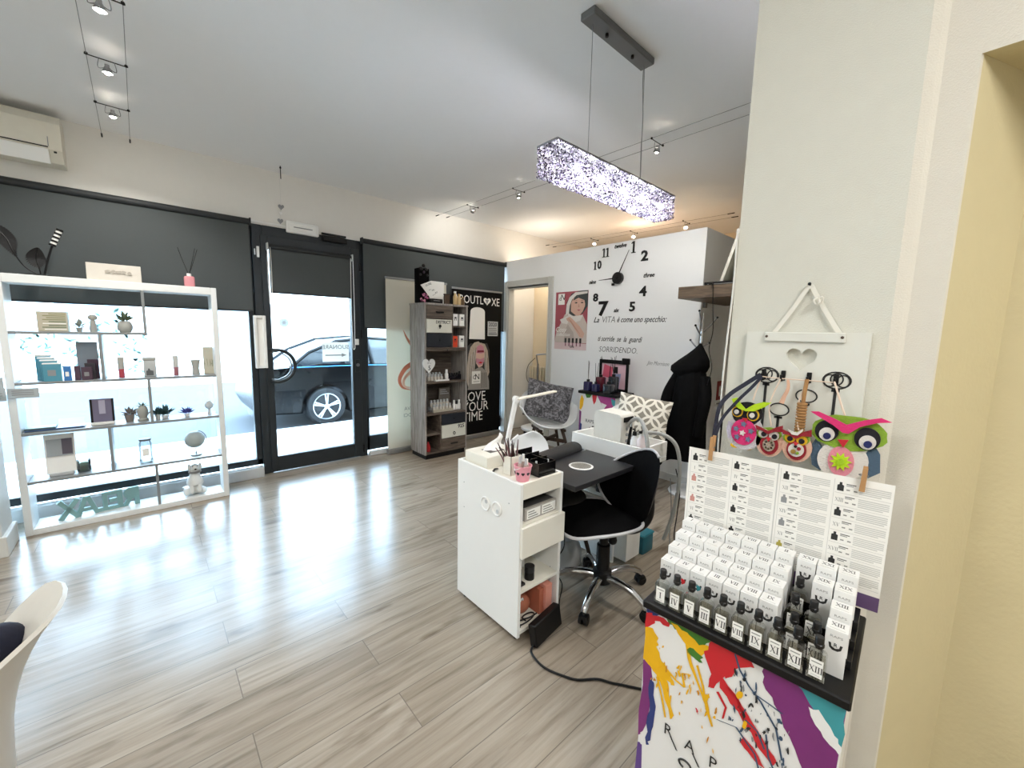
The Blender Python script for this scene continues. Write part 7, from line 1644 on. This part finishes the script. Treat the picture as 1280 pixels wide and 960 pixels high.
for y in (.354, .205):
    for dy in (-.013, 0, .013): ringk(y+dy, 1.352+(.004 if dy == 0 else 0), .012, .014)
    ringk(y, 1.353, .027, .020, .0018)
    g.box(xk-.001, y-.003, 1.20, xk+.0005, y+.003, 1.335, TEXTD); g.box(xk-.001, y-.008, 1.325, xk+.0005, y+.008, 1.332, TEXTD)
for y, z in ((.262, 1.308), (.318, 1.265)):
    ringk(y, z, .022, .016, .0018); g.box(xk-.001, y-.003, z-.09, xk+.0005, y+.003, z-.018, TEXTD); g.box(xk-.001, y-.009, z-.024, xk+.0005, y+.009, z-.018, TEXTD)
g.build('key_print', t)
for y in (.361, .316, .260, .206):
    g = G().box(1.231, y-.005, 1.342, 1.2365, y+.005, 1.368, BLACK, .001); g.tube([(1.233, y, 1.346), (1.222, y, 1.343), (1.217, y, 1.350), (1.216, y, 1.358)], .003, BLACK, 8, 4); g.build('peg_hook', t)
t = thing('cord', 'thin pale cord strung between the board hooks', 'cord', (1.22, .28, 1.33)); G().tube([(1.2165, .361, 1.3495), (1.217, .316, 1.3485), (1.217, .260, 1.3490), (1.2165, .206, 1.3495)], .0016, mat('cord_pale', '#e0cbb8', .8), 6, 4).build('cord', t); G().tube([(1.216, .30, 1.346), (1.212, .297, 1.325), (1.214, .305, 1.30), (1.212, .308, 1.285)], lambda u: .003+.003*u, mat('tassel_peach', '#d8ad94', .8), 8, 5).build('tassel', t)
t = thing('rope_bundle', 'coil of tan rope hanging from the third board hook', 'rope', (1.215, .262, 1.22)); TAN = mat('rope_tan', '#a67c4e', .9, bump=.6, bscale=200)
g = G(); g.tube([(1.2165, .260, 1.352), (1.212, .261, 1.32), (1.212, .262, 1.29)], .0045, TAN, 8, 4); g.build('loop', t)
g = G()
for k in range(11): g.tube([(1.211+.008*math.cos(a), .263+.008*math.sin(a), 1.290-.0072*k) for a in [q*math.pi/5 for q in range(11)]], .0038, TAN, 6, 1)
g.build('coil', t)
# lanyard
LAN = mat('lanyard_navy', '#171a2e', .7)
t = thing('lanyard', 'dark blue lanyard draped from the first board hook to the price list', 'lanyard', (1.2, .40, 1.2))
P = spline([Vector(p) for p in ((1.214, .362, 1.355), (1.200, .395, 1.325), (1.185, .425, 1.295), (1.165, .440, 1.262), (1.135, .436, 1.21), (1.113, .430, 1.165))], 8)
G().ribbon(P, .011, .001, LAN, side=(.2, .3, 1)).build('strap', t)
P = spline([Vector(p) for p in ((1.212, .358, 1.35), (1.200, .380, 1.315), (1.185, .40, 1.285), (1.165, .428, 1.235), (1.135, .43, 1.20), (1.112, .428, 1.165))], 8)
G().ribbon(P, .008, .001, LAN, side=(.2, .5, 1)).build('strap', t)
# felt owls
def felt(n, c): return mat('felt_'+n, c, .95, bump=.5, bscale=250, var=.06, sheen=.2)
PKF, GRF, BKF, WHF, RDF, BLF, LMF, YLF, SKF, DRF, GYF = felt('pink', '#d92f72'), felt('green', '#86a832'), felt('black', '#15121a'), felt('white', '#dcd6cf'), felt('red', '#c4232f'), felt('blue', '#4b6277'), felt('lime', '#b8d91c'), felt('yellow', '#e5b41e'), felt('skin', '#e0b39c'), felt('darkred', '#8f1a26'), felt('grey', '#c9c5c8')
def ow(x, y): return (-( .166-(x-1062)*.00173-(y-527)*.000175), 1.264-(y-527)*.00187+(x-1062)*.000253)
class Owl:
    def __init__(s, t, X): s.t = t; s.X = X
    def layer(s, name, shapes, k, th=.003, parent=None):
        g = G()
        for pts, m in shapes: g.prism([ow(*p) for p in pts], (s.X-.0031*k, 0, 0), NY, UZ, th, m)
        return g.build(name, parent or s.t)
def E_(x, y, rx, ry=None, n=26): return circ(rx, n, cx=x, cy=y, ry=ry)
t = thing('felt_owl', 'largest felt owl, green faced with a pink brow, under the last board hook', 'felt owl', (1.205, .163, 1.13), 0, 'felt owls on the key board'); o = Owl(t, 1.206)
o.layer('wing', [([(1026, 548), (1018, 562), (1020, 585), (1030, 592), (1036, 570)], BLF)], 0); o.layer('wing', [([(1085, 552), (1092, 566), (1092, 588), (1080, 596), (1076, 570)], BLF)], 0)
o.layer('body', [(E_(1054, 576, 27, 25), WHF)], 1, .006); o.layer('belly', [(E_(1053, 577, 14, 19), felt('rose', '#e08a9a'))], 2.8)
o.layer('flower', [([(1053+(12 if i % 2 == 0 else 7)*math.cos(math.pi*i/10), 577+(12 if i % 2 == 0 else 7)*math.sin(math.pi*i/10)) for i in range(20)], LMF)], 3.8); o.layer('flower_centre', [(E_(1053, 577, 4), felt('lime2', '#9fc318'))], 4.6)
o.layer('face', [(blob(1060, 541, 40, 22, 26, .04, .1, 1), GRF)], 2.5)
for cx, cy in ((1038, 539), (1080, 547)):
    o.layer('eye', [(E_(cx, cy, 13, 13.5), BKF)], 3.5); o.layer('eyeball', [(E_(cx+.5, cy+4, 8.5), WHF)], 4.5); o.layer('pupil', [(E_(cx+1, cy+6, 4.2), felt('navy', '#1c2259'))], 5.5)
o.layer('brow', [([(1021, 514), (1030, 514), (1046, 522), (1060, 530), (1078, 524), (1094, 521), (1104, 526), (1090, 527), (1074, 532), (1062, 541), (1056, 540), (1046, 531), (1034, 523)], PKF)], 6); o.layer('beak', [([(1050, 549), (1062, 549), (1056, 559)], RDF)], 4.2)
G().tube([(1.2155, .206, 1.352), (1.208, .19, 1.31), (1.203, .172, 1.262)], .0022, mat('cord_pale', '#e0cbb8'), 6, 4).build('hanging_cord', t)
t = thing('felt_owl', 'felt owl with a dark head, lime brow and pink flowered belly', 'felt owl', (1.205, .37, 1.13), 0, 'felt owls on the key board'); o = Owl(t, 1.206)
o.layer('body', [(E_(934, 546, 26, 26), GYF)], 0, .006); o.layer('head', [(blob(938, 519, 22, 17, 24, .03, 0, 2), BKF)], 1.2)
o.layer('belly', [(E_(933, 546, 18, 19), PKF)], 2)
for cx, cy in ((934, 534), (923, 541), (944, 544), (924, 553), (940, 556)): o.layer('flower', [([(cx+(4.6 if i % 2 == 0 else 2.6)*math.cos(math.pi*i/5), cy+(4.6 if i % 2 == 0 else 2.6)*math.sin(math.pi*i/5)) for i in range(10)], felt('slate', '#6b7590'))], 3)
o.layer('flower', [([(932+(4.6 if i % 2 == 0 else 2.6)*math.cos(math.pi*i/5), 547+(4.6 if i % 2 == 0 else 2.6)*math.sin(math.pi*i/5)) for i in range(10)], WHF)], 3)
for cx, cy, r in ((925, 516, 8), (947, 521, 8.5)): o.layer('eye', [(E_(cx, cy, r), YLF)], 2.4); o.layer('iris', [(E_(cx, cy, r*.78), BKF)], 3.2); o.layer('pupil', [(E_(cx-.5, cy, r*.42), WHF)], 4)
o.layer('brow', [([(918, 497), (926, 495), (931, 504), (938, 512), (950, 505), (962, 502), (973, 503), (964, 509), (950, 515), (938, 515), (928, 511), (921, 505)], LMF)], 4.5); o.layer('beak', [([(932, 525), (941, 526), (936, 531)], RDF)], 3)
o.layer('foot', [(E_(920, 566, 7, 4), YLF)], .8); o.layer('foot', [(E_(938, 568, 8, 4), YLF)], .8); o.layer('wing', [([(911, 530), (918, 534), (916, 556), (910, 556), (908, 542)], felt('lilac', '#bdb6c6'))], 1.5)
G().tube([(1.216, .361, 1.35), (1.209, .368, 1.31), (1.204, .372, 1.285)], .002, mat('cord_pale', '#e0cbb8'), 6, 4).build('hanging_cord', t)
for bx, by, lb, kind in ((968, 556, 'small felt owl with a beaded dark red belly', 0), (1003, 560, 'small felt owl with yellow eyes and a white flower belly', 1)):
    t = thing('felt_owl', lb, 'felt owl', (1.205, .2, 1.13), 0, 'felt owls on the key board'); t.location.y = -ow(bx, by)[0]; o = Owl(t, 1.206-.004*kind)
    o.layer('body', [(E_(bx, by+3, 18, 20), SKF)], 0, .006); o.layer('face', [(blob(bx, by-9, 17, 9, 20, .05, .1, 4), GRF)], 1.3)
    o.layer('belly', [(E_(bx, by+6, 12, 14), DRF)], 2)
    if kind == 0: o.layer('bead_disc', [(E_(bx, by+6, 8, 9), felt('bead', '#a08f7f'))] + [(E_(bx+5*math.cos(q), by+6+5.5*math.sin(q), 1.5, 1.5, 8), (WHF, GRF, RDF)[int(q*3) % 3]) for q in [k*.8 for k in range(8)]], 3)
    else: o.layer('flower_disc', [(E_(bx, by+6, 9.5, 9), WHF), ] , 3); 
    if kind: o.layer('flower', [(E_(bx-3, by+8, 3, 3, 12), felt('gold', '#a0813a')), (E_(bx+4, by+4, 2.4, 2.4, 12), DRF), (E_(bx, by+1, 2, 2, 10), BKF), (E_(bx+2, by+10, 2, 2, 10), GRF)], 4)
    for dx, dy in ((-7, -10), (7, -7)):
        o.layer('eye', [(E_(bx+dx, by+dy, 6.5), WHF if kind == 0 else YLF)], 2.6); o.layer('pupil', [(E_(bx+dx+(1 if kind == 0 else 0), by+dy+1, 3.4), BKF)], 3.6)
    o.layer('brow', [([(bx-17, by-22), (bx-8, by-18), (bx, by-14), (bx+10, by-19), (bx+19, by-22), (bx+19, by-13), (bx+8, by-13), (bx, by-9), (bx-8, by-14), (bx-15, by-15)], DRF)], 4.2); o.layer('beak', [([(bx-3, by-5), (bx+4, by-4), (bx, by+1)], RDF)], 4)
    if kind: o.layer('zigzag', [([(bx-9, by-22), (bx-4, by-15), (bx+3, by-14), (bx+9, by-20), (bx+9, by-23), (bx+2, by-18), (bx-3, by-19)], WHF)], 5)
    G().tube([(1.217, .316-.056*kind, 1.349), (1.209, -ow(bx, by)[0]+.01, 1.28), (1.204-.004*kind, -ow(bx, by)[0], 1.225)], .0018, mat('cord_pale', '#e0cbb8'), 6, 4).build('hanging_cord', t)
t = thing('white_cable', 'thin white cable loosely running down the edge of the pier', 'cable', (1.247, .463, .95)); WC = mat('cable_white', '#dddcd6', .5)
G().tube([(1.247, .4635, 1.75), (1.246, .462, 1.58), (1.246, .466, 1.46), (1.245, .468, 1.36), (1.245, .468, 1.24), (1.246, .464, 1.08), (1.247, .4635, .95)], .0028, WC, 8, 8).build('cord', t); G().box(1.246, .4595, 1.738, 1.2515, .467, 1.748, WC, .001).build('clip', t)

# ================================================================ FOREGROUND ARMCHAIR
cf = math.radians(172)
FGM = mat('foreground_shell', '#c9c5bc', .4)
t = thing('armchair', 'off-white shell armchair in the corner nearest the camera', 'chair', (-.46, 1.34, 0), cf)
shell_armchair(t, -.46, 1.34, cf, .45, .64, .815, .285, m=FGM, steep=True, splay=.08)
t = thing('jacket', 'dark navy jacket draped in the nearest armchair', 'jacket', (-.42, 1.34, .46)); NV = mat('jacket_navy', '#10142a', .85, bump=.4, bscale=40)
g = G(); g.tube([(-.40, 1.36, .46), (-.37, 1.39, .52), (-.335, 1.43, .59), (-.312, 1.452, .64), (-.300, 1.455, .69), (-.325, 1.41, .715)], lambda u: .055-.018*u+.006*math.sin(9*u), NV, 16, 7); g.build('body', t)
G().tube([(-.43, 1.30, .45), (-.39, 1.32, .50), (-.35, 1.36, .56), (-.325, 1.40, .62)], lambda u: .04-.008*u, NV, 12, 6).build('sleeve', t)
